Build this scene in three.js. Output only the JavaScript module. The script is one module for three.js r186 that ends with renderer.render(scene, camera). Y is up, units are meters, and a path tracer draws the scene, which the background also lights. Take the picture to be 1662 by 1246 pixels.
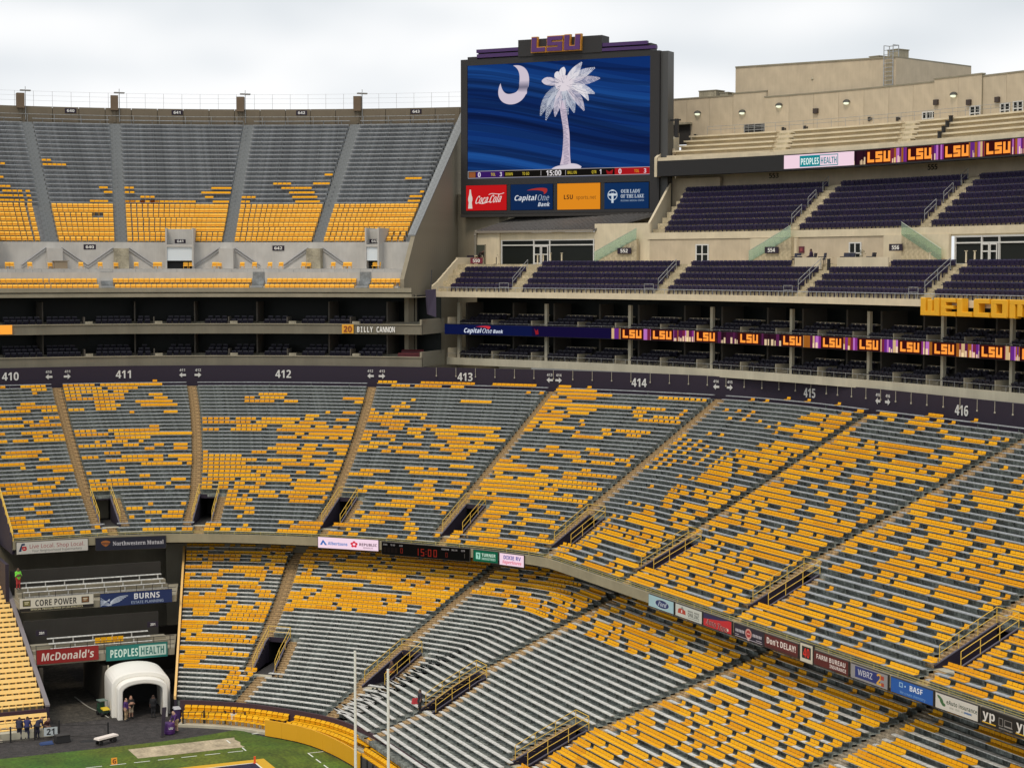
import * as THREE from 'three';
import { FontLoader } from 'three/addons/loaders/FontLoader.js';
import { TextGeometry } from 'three/addons/geometries/TextGeometry.js';
import { mergeGeometries } from 'three/addons/utils/BufferGeometryUtils.js';
import { MarchingCubes } from 'three/addons/objects/MarchingCubes.js';
import { ImprovedNoise } from 'three/addons/math/ImprovedNoise.js';

// ---------------------------------------------------------------- camera, sky, sun, exposure
// x runs along the far sideline, z comes from the far stand towards the viewer, y is up; the origin is the far corner of the field of play.
const scene = new THREE.Scene();
const camera = new THREE.PerspectiveCamera(23.03, 1024 / 767, 1, 4000);
camera.position.set(-37.706, 35.38, 128.29);
{
  const yaw = 0.42364, pit = 0.062438;
  camera.lookAt(camera.position.clone().add(new THREE.Vector3(Math.sin(yaw) * Math.cos(pit), -Math.sin(pit), -Math.cos(yaw) * Math.cos(pit))));
}
const renderer = new THREE.WebGLRenderer({ antialias: true });
renderer.setSize(1024, 767);
renderer.toneMapping = THREE.LinearToneMapping;
renderer.toneMappingExposure = 1.04;
renderer.shadowMap.enabled = true;

const pn = new ImprovedNoise();
const fbm = (x, y, z, n = 5) => { let a = 0.5, s = 0; for (let i = 0; i < n; i++) { s += a * pn.noise(x, y, z); x *= 2.03; y *= 2.03; z *= 2.03; a *= 0.5; } return s; };
{ // an overcast sky: bright cloud sheet with soft grey-blue bases
  const W = 1024, H = 512, d = new Float32Array(W * H * 4);
  for (let j = 0; j < H; j++) for (let i = 0; i < W; i++) {
    const el = ((j + 0.5) / H - 0.5) * Math.PI, az = ((i + 0.5) / W - 0.5) * 2 * Math.PI;
    const dx = Math.cos(el) * Math.cos(az), dy = Math.sin(el), dz = Math.cos(el) * Math.sin(az);
    const h = Math.max(dy, 0), k = 1 / (h + 0.16);
    const c = fbm(dx * k * 1.5 + 7, dz * k * 1.5, 2.3, 6), e = fbm(dx * k * 0.6 + 1, dz * k * 0.6 + 5, 9.1, 4);
    let l = 0.90 + 0.40 * c + 0.34 * e;
    l = Math.min(l, 0.98);
    const b = Math.max(0, 0.98 - l) * 0.75;
    const o = (j * W + i) * 4;
    d[o] = l * (1 - 0.30 * b) * 0.985; d[o + 1] = l * 0.992; d[o + 2] = l * (1 + 0.25 * b);
    if (dy < -0.02) { d[o] = 0.16; d[o + 1] = 0.16; d[o + 2] = 0.15; }
    d[o + 3] = 1;
  }
  const t = new THREE.DataTexture(d, W, H, THREE.RGBAFormat, THREE.FloatType);
  t.mapping = THREE.EquirectangularReflectionMapping; t.magFilter = THREE.LinearFilter; t.needsUpdate = true;
  scene.background = t; scene.environment = t;
}
const sun = new THREE.DirectionalLight(0xfff0dc, 1.5);
sun.position.set(-85, 200, 62); sun.target.position.set(15, 10, -20);
sun.castShadow = true; sun.shadow.radius = 30; sun.shadow.mapSize.set(4096, 4096);
Object.assign(sun.shadow.camera, { left: -140, right: 140, top: 140, bottom: -140, near: 1, far: 500 });
scene.add(sun, sun.target);

// ---------------------------------------------------------------- small tools
let rs = 12345;
const rnd = () => { rs = (rs + 0x6d2b79f5) | 0; let t = Math.imul(rs ^ (rs >>> 15), 1 | rs); t = (t + Math.imul(t ^ (t >>> 7), 61 | t)) ^ t; return ((t ^ (t >>> 14)) >>> 0) / 4294967296; };
const rr = (a, b) => a + (b - a) * rnd();
const lerp = (a, b, t) => a + (b - a) * t;
const clamp = (x, a, b) => Math.max(a, Math.min(b, x));
const used = new Map();
const numbered = (n) => { const k = used.get(n) ?? 0; used.set(n, k + 1); return k ? n + '_' + String(k).padStart(3, '0') : n; };
function tag(o, label, category, group, kind) {
  if (label) o.userData.label = label;
  if (category) o.userData.category = category;
  if (group) o.userData.group = group;
  if (kind) o.userData.kind = kind;
  return o;
}
function thing(name, label, category, pos = [0, 0, 0], turn = 0, group, kind) {
  const o = new THREE.Group(); o.name = numbered(name); o.position.set(...pos); o.rotation.y = turn; scene.add(o);
  return tag(o, label, category, group, kind);
}
function part(name, geo, m, parent) {
  const o = new THREE.Mesh(geo, m); o.name = parent === scene ? numbered(name) : name; o.castShadow = o.receiveShadow = true; parent.add(o); return o;
}
class MB { // collects quads and boxes, flat normals, uv in metres
  constructor() { this.p = []; this.t = []; }
  tri(a, b, c, ua, ub, uc) { this.p.push(...a, ...b, ...c); this.t.push(...ua, ...ub, ...uc); }
  quad(a, b, c, d, u0 = 0, v0 = 0) {
    const w = Math.hypot(b[0] - a[0], b[1] - a[1], b[2] - a[2]), h = Math.hypot(d[0] - a[0], d[1] - a[1], d[2] - a[2]);
    this.tri(a, b, c, [u0, v0], [u0 + w, v0], [u0 + w, v0 + h]); this.tri(a, c, d, [u0, v0], [u0 + w, v0 + h], [u0, v0 + h]);
  }
  quadUV(a, b, c, d, u0, v0, u1, v1) { this.tri(a, b, c, [u0, v0], [u1, v0], [u1, v1]); this.tri(a, c, d, [u0, v0], [u1, v1], [u0, v1]); }
  hexa(p) { // p: 8 points, bottom ring 0..3, top ring 4..7
    const f = [[0, 1, 5, 4], [1, 2, 6, 5], [2, 3, 7, 6], [3, 0, 4, 7], [4, 5, 6, 7], [3, 2, 1, 0]];
    for (const q of f) this.quad(p[q[0]], p[q[1]], p[q[2]], p[q[3]]); return this;
  }
  box(cx, cy, cz, sx, sy, sz, turn = 0) {
    const c = Math.cos(turn), s = Math.sin(turn), P = (x, y, z) => [cx + x * c + z * s, cy + y, cz - x * s + z * c], a = sx / 2, b = sy / 2, d = sz / 2;
    this.hexa([P(-a, -b, d), P(a, -b, d), P(a, -b, -d), P(-a, -b, -d), P(-a, b, d), P(a, b, d), P(a, b, -d), P(-a, b, -d)]); return this;
  }
  bar(a, b, r, n = 6) { // a round bar from a to b
    const A = new THREE.Vector3(...a), B = new THREE.Vector3(...b), D = B.clone().sub(A).normalize(), X = new THREE.Vector3(Math.abs(D.y) > 0.9 ? 1 : 0, Math.abs(D.y) > 0.9 ? 0 : 1, 0).cross(D).normalize(), Y = D.clone().cross(X);
    for (let i = 0; i < n; i++) {
      const f = (j) => { const t = j / n * 2 * Math.PI; return X.clone().multiplyScalar(Math.cos(t) * r).addScaledVector(Y, Math.sin(t) * r); };
      const p = f(i), q = f(i + 1);
      this.quad(A.clone().add(p).toArray(), A.clone().add(q).toArray(), B.clone().add(q).toArray(), B.clone().add(p).toArray());
      this.tri(A.toArray(), A.clone().add(q).toArray(), A.clone().add(p).toArray(), [0, 0], [0, 0], [0, 0]); this.tri(B.toArray(), B.clone().add(p).toArray(), B.clone().add(q).toArray(), [0, 0], [0, 0], [0, 0]);
    }
    return this;
  }
  poly(pts, n3) { // flat polygon given as 3D points in a plane, fan (convex)
    for (let i = 1; i < pts.length - 1; i++) this.tri(pts[0], pts[i], pts[i + 1], [0, 0], [1, 0], [1, 1]);
  }
  geo() {
    const g = new THREE.BufferGeometry();
    g.setAttribute('position', new THREE.Float32BufferAttribute(this.p, 3)); g.setAttribute('uv', new THREE.Float32BufferAttribute(this.t, 2)); g.computeVertexNormals(); return g;
  }
  build(name, m, parent) { return part(name, this.geo(), m, parent); }
}
// plan curves: dense polylines with outward normals
class Curve {
  constructor(pts) {
    this.P = pts; this.s = [0]; const n = pts.length;
    for (let i = 1; i < n; i++) this.s.push(this.s[i - 1] + Math.hypot(pts[i][0] - pts[i - 1][0], pts[i][1] - pts[i - 1][1]));
    this.N = pts.map((p, i) => {
      const a = pts[Math.max(0, i - 1)], b = pts[Math.min(n - 1, i + 1)], l = Math.hypot(b[0] - a[0], b[1] - a[1]); return [(b[1] - a[1]) / l, -(b[0] - a[0]) / l];
    });
    this.L = this.s[n - 1];
  }
  i(u) { let lo = 0, hi = this.s.length - 1; while (hi - lo > 1) { const m = (lo + hi) >> 1; if (this.s[m] > u) hi = m; else lo = m; } return [lo, clamp((u - this.s[lo]) / (this.s[hi] - this.s[lo]), 0, 1)]; }
  n(u) { const [k, t] = this.i(u), a = this.N[k], b = this.N[k + 1], x = lerp(a[0], b[0], t), y = lerp(a[1], b[1], t), l = Math.hypot(x, y); return [x / l, y / l]; }
  at(u, off, y) { const [k, t] = this.i(u), a = this.P[k], b = this.P[k + 1], n = this.n(u); return [lerp(a[0], b[0], t) + n[0] * off, y, lerp(a[1], b[1], t) + n[1] * off]; }
  k(u, off) { const a = this.at(u - 0.25, off, 0), b = this.at(u + 0.25, off, 0); return Math.hypot(a[0] - b[0], a[2] - b[2]) / 0.5; } // metres per unit of u
  step(u, off, m) { // u after m metres along the parallel at off
    let r = Math.abs(m), s = Math.sign(m); while (r > 1e-6) { const d = Math.min(r, 0.25); u += s * d / this.k(u, off); r -= d; } return u;
  }
  face(u) { const n = this.n(u); return Math.atan2(-n[0], -n[1]); } // turn that makes local +z look inwards
}
const bez = (P, n = 80) => Array.from({ length: n }, (_, i) => { const t = i / (n - 1), a = (1 - t) ** 3, b = 3 * (1 - t) ** 2 * t, c = 3 * (1 - t) * t * t, d = t ** 3; return [0, 1].map((k) => a * P[0][k] + b * P[1][k] + c * P[2][k] + d * P[3][k]); });
const M = (() => { // the bowl: front lip of the upper tier
  const x0 = -2.904, zs = -35.775, h1 = 13.409, xe = 27.076, z3 = -7.417, h2 = 6.273, dx = -0.741, p = [];
  for (let i = 0; i < 29; i++) p.push([lerp(-45, x0, i / 29), zs]);
  p.push(...bez([[x0, zs], [x0 + h1, zs], [xe - dx * h2 / 60, z3 - h2], [xe, z3]]));
  for (let i = 1; i < 60; i++) p.push([xe + dx * i / 39.9, z3 + 60 * i / 39.9]);
  return new Curve(p);
})();
const F = (() => { // foot of the lower tier, along the field
  const c = [[-14, -16.2], [-6, -16.0], [-1.74, -15.0], [2.6, -11.9], [4.7, -9.2], [7.1, -5.4], [8.25, -1.2], [8.75, 4], [8.72, 12], [8.5, 30], [8.3, 60]], P = [c[0].map((v, k) => 2 * v - c[1][k]), ...c, c[10].map((v, k) => 2 * v - c[9][k])];
  let o = [];
  for (let i = 1; i < P.length - 2; i++) for (let j = 0; j < 16; j++) { const t = j / 16, [a, b, e, d] = [P[i - 1], P[i], P[i + 1], P[i + 2]]; o.push([0, 1].map((k) => 0.5 * (2 * b[k] + (e[k] - a[k]) * t + (2 * a[k] - 5 * b[k] + 4 * e[k] - d[k]) * t * t + (3 * b[k] - a[k] - 3 * e[k] + d[k]) * t ** 3))); }
  o.push(c[10]);
  for (let r = 0; r < 40; r++) o = o.map((p, i) => (i && i < o.length - 1 ? [0, 1].map((k) => (o[i - 1][k] + 2 * p[k] + o[i + 1][k]) / 4) : p));
  return new Curve(o);
})();
const S = (() => { // front of the south structure
  const c = [[35.2, -53.9], [41.1, -43.3], [46.2, -33], [50, -22], [52.3, -9.5], [53.6, 4], [54, 18], [54, 34], [53.6, 50]], P = [c[0].map((v, k) => 2 * v - c[1][k]), ...c, c[8].map((v, k) => 2 * v - c[7][k])];
  let o = [];
  for (let i = 1; i < P.length - 2; i++) for (let j = 0; j < 24; j++) {
    const t = j / 24, [a, b, e, d] = [P[i - 1], P[i], P[i + 1], P[i + 2]];
    o.push([0, 1].map((k) => 0.5 * (2 * b[k] + (e[k] - a[k]) * t + (2 * a[k] - 5 * b[k] + 4 * e[k] - d[k]) * t * t + (3 * b[k] - a[k] - 3 * e[k] + d[k]) * t ** 3)));
  }
  o.push(c[8]);
  for (let r = 0; r < 60; r++) o = o.map((p, i) => (i && i < o.length - 1 ? [0, 1].map((k) => (o[i - 1][k] + 2 * p[k] + o[i + 1][k]) / 4) : p));
  return new Curve(o);
})();
// sweep a profile [[off, y], ...] along a curve from u0 to u1; caps close the ends of a closed profile
function sweep(mb, cv, u0, u1, prof, { closed = false, caps = false, step = 1.6, uv01 = false } = {}) {
  const n = Math.max(1, Math.ceil(Math.abs(u1 - u0) / step)), q = closed ? [...prof, prof[0]] : prof;
  let run = 0;
  for (let i = 0; i < n; i++) {
    const a = lerp(u0, u1, i / n), b = lerp(u0, u1, (i + 1) / n);
    let v = 0, w = 0;
    for (let j = 0; j < q.length - 1; j++) {
      const p0 = cv.at(a, q[j][0], q[j][1]), p1 = cv.at(b, q[j][0], q[j][1]), p2 = cv.at(b, q[j + 1][0], q[j + 1][1]), p3 = cv.at(a, q[j + 1][0], q[j + 1][1]);
      const h = Math.hypot(q[j + 1][0] - q[j][0], q[j + 1][1] - q[j][1]); w = Math.hypot(p1[0] - p0[0], p1[2] - p0[2]);
      if (uv01) mb.quadUV(p0, p1, p2, p3, i / n, 0, (i + 1) / n, 1); else mb.quadUV(p0, p1, p2, p3, run, v, run + w, v + h);
      v += h;
    }
    run += w;
  }
  if (caps) for (const u of [u0, u1]) mb.poly(prof.map(([o, y]) => cv.at(u, o, y)));
  return mb;
}
const slab = (mb, cv, u0, u1, o0, o1, y0, y1, opt) => sweep(mb, cv, u0, u1, [[o0, y0], [o0, y1], [o1, y1], [o1, y0]], { closed: true, caps: true, ...opt });

// ---------------------------------------------------------------- materials
function noiseTex(size, f) {
  const d = new Uint8Array(size * size * 4);
  for (let j = 0; j < size; j++) for (let i = 0; i < size; i++) { const c = f(i / size, j / size), o = (j * size + i) * 4; for (let k = 0; k < 3; k++) d[o + k] = clamp(c[k], 0, 1) * 255; d[o + 3] = 255; }
  const t = new THREE.DataTexture(d, size, size); t.magFilter = THREE.LinearFilter; t.wrapS = t.wrapT = THREE.RepeatWrapping; t.colorSpace = THREE.SRGBColorSpace; t.needsUpdate = true; return t;
}
// noise that repeats without a seam
const tnoise = (x, y, f, s) => { const a = x * 2 * Math.PI, b = y * 2 * Math.PI, r = f / 6.283; return fbm(Math.cos(a) * r + s, Math.sin(a) * r, Math.cos(b) * r + 3 * s, 4) * 0.6 + fbm(Math.sin(b) * r + s, Math.cos(b) * r * 0.9 + Math.cos(a) * r, Math.sin(a) * r - s, 4) * 0.6; };
const texConcrete = noiseTex(512, (x, y) => { const n = tnoise(x, y, 9, 1.7), m = tnoise(x, y, 40, 4.1), v = 0.84 + 0.34 * n + 0.22 * m; return [v, v * 0.995, v * 0.97]; });
texConcrete.repeat.set(1 / 7, 1 / 7);
const texStain = noiseTex(512, (x, y) => { const n = tnoise(x * 1, y, 6, 2.7), st = tnoise(x, y * 0.12, 46, 7.7), v = 0.93 + 0.13 * n + 0.05 * st; return [v, v * 0.985, v * 0.95]; });
texStain.repeat.set(1 / 9, 1 / 9);
const texDeck = noiseTex(512, (x, y) => { const n = tnoise(x, y, 14, 5.7), m = tnoise(x, y, 70, 1.1), v = 0.72 + 0.55 * n + 0.6 * m; return [v, v * 0.99, v * 0.96]; });
texDeck.repeat.set(1 / 5, 1 / 5);
const texGrass = noiseTex(1024, (x, y) => { const n = tnoise(x, y, 10, 3.3), m = tnoise(x, y, 120, 8.1), k = tnoise(x, y, 4, 6.1); const v = 0.82 + 0.35 * n + 0.45 * m; return [v * (0.92 + 0.5 * k), v, v * (0.85 - 0.2 * k)]; });
texGrass.repeat.set(1 / 24, 1 / 24);
const texMetal = noiseTex(256, (x, y) => { const v = 0.9 + 0.3 * tnoise(x, y, 14, 2.2) + 0.15 * tnoise(x, y * 0.1, 60, 6.6); return [v, v, v]; });
texMetal.repeat.set(1 / 3, 1 / 3);
const mat = (r, g, b, rough = 0.85, o = {}) => new THREE.MeshStandardMaterial({ color: new THREE.Color().setRGB(r, g, b), roughness: rough, metalness: 0, ...o });
const K = {
  deck: mat(0.35, 0.395, 0.385, 0.95, { map: texDeck }), deckWest: mat(0.32, 0.34, 0.375, 0.95, { map: texConcrete }), wallGrey: mat(0.58, 0.585, 0.60, 0.9, { map: texStain }),
  concrete: mat(0.50, 0.46, 0.36, 0.9, { map: texConcrete }), tan: mat(0.62, 0.54, 0.425, 0.9, { map: texStain }), cream: mat(0.76, 0.685, 0.535, 0.9, { map: texStain }), brownwall: mat(0.20, 0.17, 0.13, 0.9, { map: texStain }),
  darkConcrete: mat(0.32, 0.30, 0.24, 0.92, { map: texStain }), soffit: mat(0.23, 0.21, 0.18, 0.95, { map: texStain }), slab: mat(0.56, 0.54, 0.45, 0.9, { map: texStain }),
  step: mat(0.72, 0.50, 0.26, 0.9, { map: texDeck }), stepGrey: mat(0.33, 0.355, 0.385, 0.92, { map: texConcrete }), stepCream: mat(0.66, 0.57, 0.40, 0.9, { map: texConcrete }), stepLower: mat(0.60, 0.52, 0.40, 0.9, { map: texDeck }),
  alu: mat(0.46, 0.49, 0.52, 0.55, { map: texMetal, metalness: 0.1 }), aluBright: mat(0.80, 0.80, 0.76, 0.5, { map: texMetal, metalness: 0.15 }), steel: mat(0.45, 0.46, 0.46, 0.45, { metalness: 0.5, map: texMetal }),
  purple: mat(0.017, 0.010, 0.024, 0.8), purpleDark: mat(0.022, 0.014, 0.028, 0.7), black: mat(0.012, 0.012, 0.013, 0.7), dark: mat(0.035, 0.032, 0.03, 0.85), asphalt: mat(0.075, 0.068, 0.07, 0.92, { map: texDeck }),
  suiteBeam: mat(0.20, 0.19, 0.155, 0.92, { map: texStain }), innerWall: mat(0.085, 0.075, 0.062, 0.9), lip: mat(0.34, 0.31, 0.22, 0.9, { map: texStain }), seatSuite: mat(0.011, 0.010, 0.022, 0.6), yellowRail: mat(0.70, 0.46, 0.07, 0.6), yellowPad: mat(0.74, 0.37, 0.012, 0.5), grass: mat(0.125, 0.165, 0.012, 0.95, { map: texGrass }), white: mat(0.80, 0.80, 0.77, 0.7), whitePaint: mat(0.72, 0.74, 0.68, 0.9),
  glass: new THREE.MeshPhysicalMaterial({ color: new THREE.Color().setRGB(0.55, 0.62, 0.60), transmission: 1, thickness: 0, roughness: 0.03, ior: 1.5 }),
  glassGreen: new THREE.MeshPhysicalMaterial({ color: new THREE.Color().setRGB(0.70, 0.82, 0.72), transmission: 0.85, thickness: 0, roughness: 0.08, ior: 1.5 }),
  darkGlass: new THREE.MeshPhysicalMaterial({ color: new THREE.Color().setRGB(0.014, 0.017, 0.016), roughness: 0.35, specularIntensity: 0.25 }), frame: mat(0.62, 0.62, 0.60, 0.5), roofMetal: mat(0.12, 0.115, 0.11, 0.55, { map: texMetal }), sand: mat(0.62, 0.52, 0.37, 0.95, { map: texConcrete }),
};
const plastic = (c) => new THREE.MeshPhysicalMaterial({ color: new THREE.Color().setRGB(...c), roughness: 0.62, specularIntensity: 0.35 });
const seatY = [[0.79, 0.395, 0.006], [0.76, 0.370, 0.005], [0.80, 0.42, 0.009], [0.71, 0.325, 0.005]].map(plastic);
const seatPale = [[0.90, 0.61, 0.22], [0.89, 0.60, 0.21], [0.90, 0.625, 0.235]].map(plastic);
const seatWest = [[0.86, 0.46, 0.055], [0.85, 0.45, 0.05], [0.87, 0.475, 0.062]].map(plastic);
const seatN = [[0.020, 0.014, 0.056], [0.018, 0.014, 0.050], [0.023, 0.015, 0.060]].map((c) => mat(...c, 0.5));
const font = await new FontLoader().loadAsync('fonts/droid/droid_sans_bold.typeface.json');
function text(str, h, depth, { squeeze = 1, bevel = 0 } = {}) { // letters centred on the origin, cap height h
  const g = new TextGeometry(str, { font, size: h, depth, curveSegments: 4, bevelEnabled: bevel > 0, bevelThickness: bevel, bevelSize: bevel, bevelSegments: 1 });
  g.computeBoundingBox(); const b = g.boundingBox; g.translate(-(b.min.x + b.max.x) / 2, -h / 2, 0); g.scale(squeeze, 1, 1); return g;
}
function canvasTex(w, h, draw) {
  const c = document.createElement('canvas'); c.width = w; c.height = h; const x = c.getContext('2d'); draw(x, w, h);
  const t = new THREE.CanvasTexture(c); t.colorSpace = THREE.SRGBColorSpace; t.magFilter = THREE.LinearFilter; return t;
}
const fit = (x, s, cx, cy, maxw, size, style, color) => { x.fillStyle = color; x.textAlign = 'center'; x.textBaseline = 'middle'; let f = size; x.font = style.replace('%', f); const w = x.measureText(s).width; x.save(); x.translate(cx, cy); if (w > maxw) x.scale(maxw / w, 1); x.fillText(s, 0, 0); x.restore(); };
const BOLD = 'bold %px sans-serif', SANS = '%px sans-serif', SERIF = 'bold %px serif';
const printMat = (t, glow = 0) => new THREE.MeshPhysicalMaterial(glow ? { color: 0x020202, roughness: 1, specularIntensity: 0.1, emissive: 0xffffff, emissiveMap: t, emissiveIntensity: glow } : { map: t, roughness: 0.6 });
// ---------------------------------------------------------------- ground, field, markings
{
  const g = new MB(); g.quad([-1500, -0.06, 1500], [1500, -0.06, 1500], [1500, -0.06, -1500], [-1500, -0.06, -1500]);
  tag(g.build('ground', mat(0.10, 0.10, 0.09, 0.95), scene), 'flat grey ground round the stadium', null, null, 'structure');
  const apron = new MB(); const R = [[-60, -46], [6, -46], [12, -14], [13, 60], [-60, 60]]; apron.poly(R.map(([x, z]) => [x, -0.03, z]));
  const ap = new MB(); for (let i = -60; i < 13; i += 4) for (let j = -46; j < 60; j += 4) ap.quad([i, -0.03, j + 4], [i + 4, -0.03, j + 4], [i + 4, -0.03, j], [i, -0.03, j], i, j);
  tag(ap.build('apron', K.asphalt, scene), 'dark grey asphalt apron between the grass and the stands', null, null, 'structure');
  // grass: follows the foot of the padded wall
  const edge = [[-60, -8.6], [-16, -8.65], [-6, -8.75], [-2.7, -9.0], [0.5, -9.7], [1.6, -10.1]]; { let on = false; for (let u = 0; u < F.L - 1; u += 0.7) { const p = F.at(u, -2.72, 0); if (p[0] > 2.4) on = true; if (on) edge.push([p[0], p[2]]); } }
  const s = new THREE.Shape(); edge.forEach(([x, z], i) => (i ? s.lineTo(x, -z) : s.moveTo(x, -z))); s.lineTo(-60, -60); s.closePath();
  const gg = new THREE.ShapeGeometry(s); gg.rotateX(-Math.PI / 2);
  tag(part('field', gg, K.grass, scene), 'green grass playing field below the end zone stands', null, null, 'structure');
  const flat = (name, y, rects, m, label) => { const b = new MB(); for (const r of rects) b.quad([r[0], y, r[1]], [r[2], y, r[1]], [r[2], y, r[3]], [r[0], y, r[3]]); return tag(b.build(name, m, scene), label, null, null, 'structure'); };
  const bare = new THREE.Shape(); [[-7.4, 7.5], [-7.3, 4.72], [-4, 4.66], [-1, 4.74], [0.65, 4.68], [0.5, 5.4], [0.72, 6.2], [0.55, 7.1], [0.7, 7.72], [-3.2, 7.62]].forEach(([x, y], i) => (i ? bare.lineTo(x, y) : bare.moveTo(x, y)));
  const bg = new THREE.ShapeGeometry(bare); bg.rotateX(-Math.PI / 2); bg.translate(0, 0.008, 0);
  tag(part('bare_patch', bg, K.sand, scene), 'long sandy beige rectangle on the grass behind the end zone corner', null, null, 'structure');
  flat('end_zone_paint', 0.012, [[-9.14, 0, 0, 48.77]], mat(0.035, 0.018, 0.085, 0.95, { map: texGrass }), 'purple painted end zone inside the yellow border');
  flat('end_zone_border', 0.008, [[-9.14, -0.95, 0.95, -0.12], [0.12, -0.12, 0.95, 49.7]], mat(0.62, 0.36, 0.02, 0.95), 'yellow painted border round the purple end zone');
  flat('boundary_line', 0.016, [[-60, -0.12, 0.12, 0], [0, 0, 0.12, 48.77], [-9.26, 0, -9.14, 48.77]], K.whitePaint, 'white painted boundary lines of the end zone');
  const dash = []; for (let x = 0.2; x > -34; x -= 1.72) dash.push([x - 1.15, -3.71, x, -3.60]);
  dash.push([0.35, -4.6, 0.45, -3.6], [-0.1, -7.2, 0.0, -6.2], [2.2, -8.3, 2.9, -8.15]); for (let z = -1.0; z < 50; z += 1.75) dash.push([4.28, z, 4.38, z + 1.1]); dash.push([4.28, -1.1, 5.5, -1.0]);
  flat('restraining_line', 0.012, dash, K.whitePaint, 'white dashed lines painted on the grass outside the field of play');
}
{ // orange pylon, goal line marker
  const t = thing('pylon', 'small orange pylon standing on the corner of the purple end zone', 'pylon', [0, 0, 0]);
  new MB().box(0, 0.25, 0, 0.12, 0.48, 0.12).build('body', mat(0.85, 0.10, 0.02, 0.6), t); new MB().box(0, 0.012, 0, 0.2, 0.02, 0.2).build('base', mat(0.8, 0.09, 0.02, 0.6), t);
  const k = thing('goal_line_marker', 'small orange marker with the letter G on the grass beside the dashed line', 'marker', [-9.2, 0, -3.9]);
  new MB().hexa([[-0.2, 0, 0.12], [0.2, 0, 0.12], [0.2, 0, -0.12], [-0.2, 0, -0.12], [-0.2, 0.45, 0.03], [0.2, 0.45, 0.03], [0.2, 0.45, -0.03], [-0.2, 0.45, -0.03]]).build('body', mat(0.85, 0.33, 0.02, 0.6), k);
  const gl = text('G', 0.3, 0.012); gl.rotateX(-0.2); gl.translate(0, 0.22, 0.078); part('letter', gl, mat(0.12, 0.02, 0.01, 0.7), k);
}
{ // goal posts: two white uprights planted on the end line and joined by a crossbar
  const t = thing('goal_post', 'tall white goal with two thin uprights rising in front of the bleachers', 'goal', [0, 0, 24.38]);
  for (const s of [-1, 1]) { const g = new THREE.CylinderGeometry(0.075, 0.10, 12.15, 14); g.translate(0, 6.07, s * 2.85); part('upright', g, mat(0.80, 0.80, 0.72, 0.45), t); }
  const c = new THREE.CylinderGeometry(0.09, 0.09, 5.7, 12); c.rotateX(Math.PI / 2); c.translate(0, 3.05, 0); part('crossbar', c, mat(0.80, 0.80, 0.72, 0.45), t);
}
// ---------------------------------------------------------------- the bowl: shared tier description
const LOW = { o: (k) => -18.7 + 0.65 * k, f: (k) => -19.12 + 0.65 * k, y: (k) => 1.32 + 0.229 * k, d: 0.65, r: 0.229, n: 37 };
const UPP = { o: (k) => 0.8 + 0.626 * k, f: (k) => 0.4 + 0.626 * k, y: (k) => 11.57 + 0.30 * k, d: 0.626, r: 0.30, n: 40 };
const edgeU = (off) => { const a = [-1.95, -15.0], b = [4.55, -37.2]; let lo = 40, hi = 60; for (let i = 0; i < 40; i++) { const m = (lo + hi) / 2, p = M.at(m, off, 0); if (p[0] > lerp(a[0], b[0], (a[1] - p[2]) / (a[1] - b[1]))) hi = m; else lo = m; } return (lo + hi) / 2; }; // cut end of the lower bowl beside the tunnel gap
const UV = [42.2, 49.27, 60.52, 71.9, 82.75, 95.85, 112.26, 133.15], UT = [42.35, 47.5, 57.8, 71.3, 82.4, 93.2, 113.6, 132.7];
const LV0 = [62.2, 75.8, 94.0, 110.4, null], LV1 = [60.9, 75.9, 91.9, 109.4, null], LA0 = [60.6, 75.6, 92.6, 112.3, 131.5], LA1 = [57.9, 76.1, 90.3, 113.2, 131.4], LB = [63.8, 76.2, 94.9, 111.8, 131.5];
// for aisle j of a tier and row k: {L, R: bounds of the stair strip, v: [vl, vr] the entrance opening}
function upAisle(j, k) {
  const o = UPP.o(k), vl = UV[j], m = (u, d) => M.step(u, o, d);
  if (k < 3) { const c = m(vl, 0.85); return { L: m(c, -0.5), R: m(c, 0.5) }; }
  if (k < 10) { const vr = m(vl, j > 2 ? 2.0 : 1.8); return { L: m(vl, -0.85), R: m(vr, 0.8), v: [vl, vr] }; }
  const c = lerp(M.step(vl, 7, -0.42), UT[j], clamp((o - 7) / 18.2, 0, 1)); const h = j > 3 ? 0.66 : 0.5; return { L: m(c, -h), R: m(c, h) };
}
function lowAisle(j, k) {
  const o = LOW.o(k), m = (u, d) => M.step(u, o, d);
  if (LV0[j] == null) { const c = LA1[j]; return { L: m(c, -0.8), R: m(c, 0.8) }; }
  if (k < 7) return { L: m(LB[j], -0.55), R: m(LB[j], 0.55) };
  if (k < 15) { const vl = lerp(LV0[j], LV1[j], (k - 7) / 7.5), vr = m(vl, 2.0); return { L: m(vl, -0.8), R: m(vr, 0.9), v: [vl, vr] }; }
  const c = lerp(LA0[j], LA1[j], clamp((k - 15) / 18, 0, 1)), h = j > 1 ? 0.75 : 0.62; return { L: m(c, -h), R: m(c, h) };
}
const clip = [], gold = [], navy = []; // seats to place: {p, turn, m, pale}
const uEnd = 156;
const upNames = ['410', '411', '412', '413', '414', '415', '416'];
function runs(n, prob) { // yellow or bare, in runs, along n places
  const out = new Array(n).fill(false); let i = 0;
  while (i < n) { const p = prob(i / Math.max(1, n - 1)); const q0 = clamp(p, 0.001, 0.999), my = 1.5 + 5.6 * q0, mg = my * (1 - q0) / q0, y = i ? !out[i - 1] : rnd() < p, l = Math.max(1, Math.round((y ? my : mg) * (0.25 - 0.85 * Math.log(1 - rnd() * 0.98)))); if (p <= 0) { out[i++] = false; continue; } for (let q = 0; q < l && i < n; q++, i++) out[i] = y; }
  return out;
}
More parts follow.
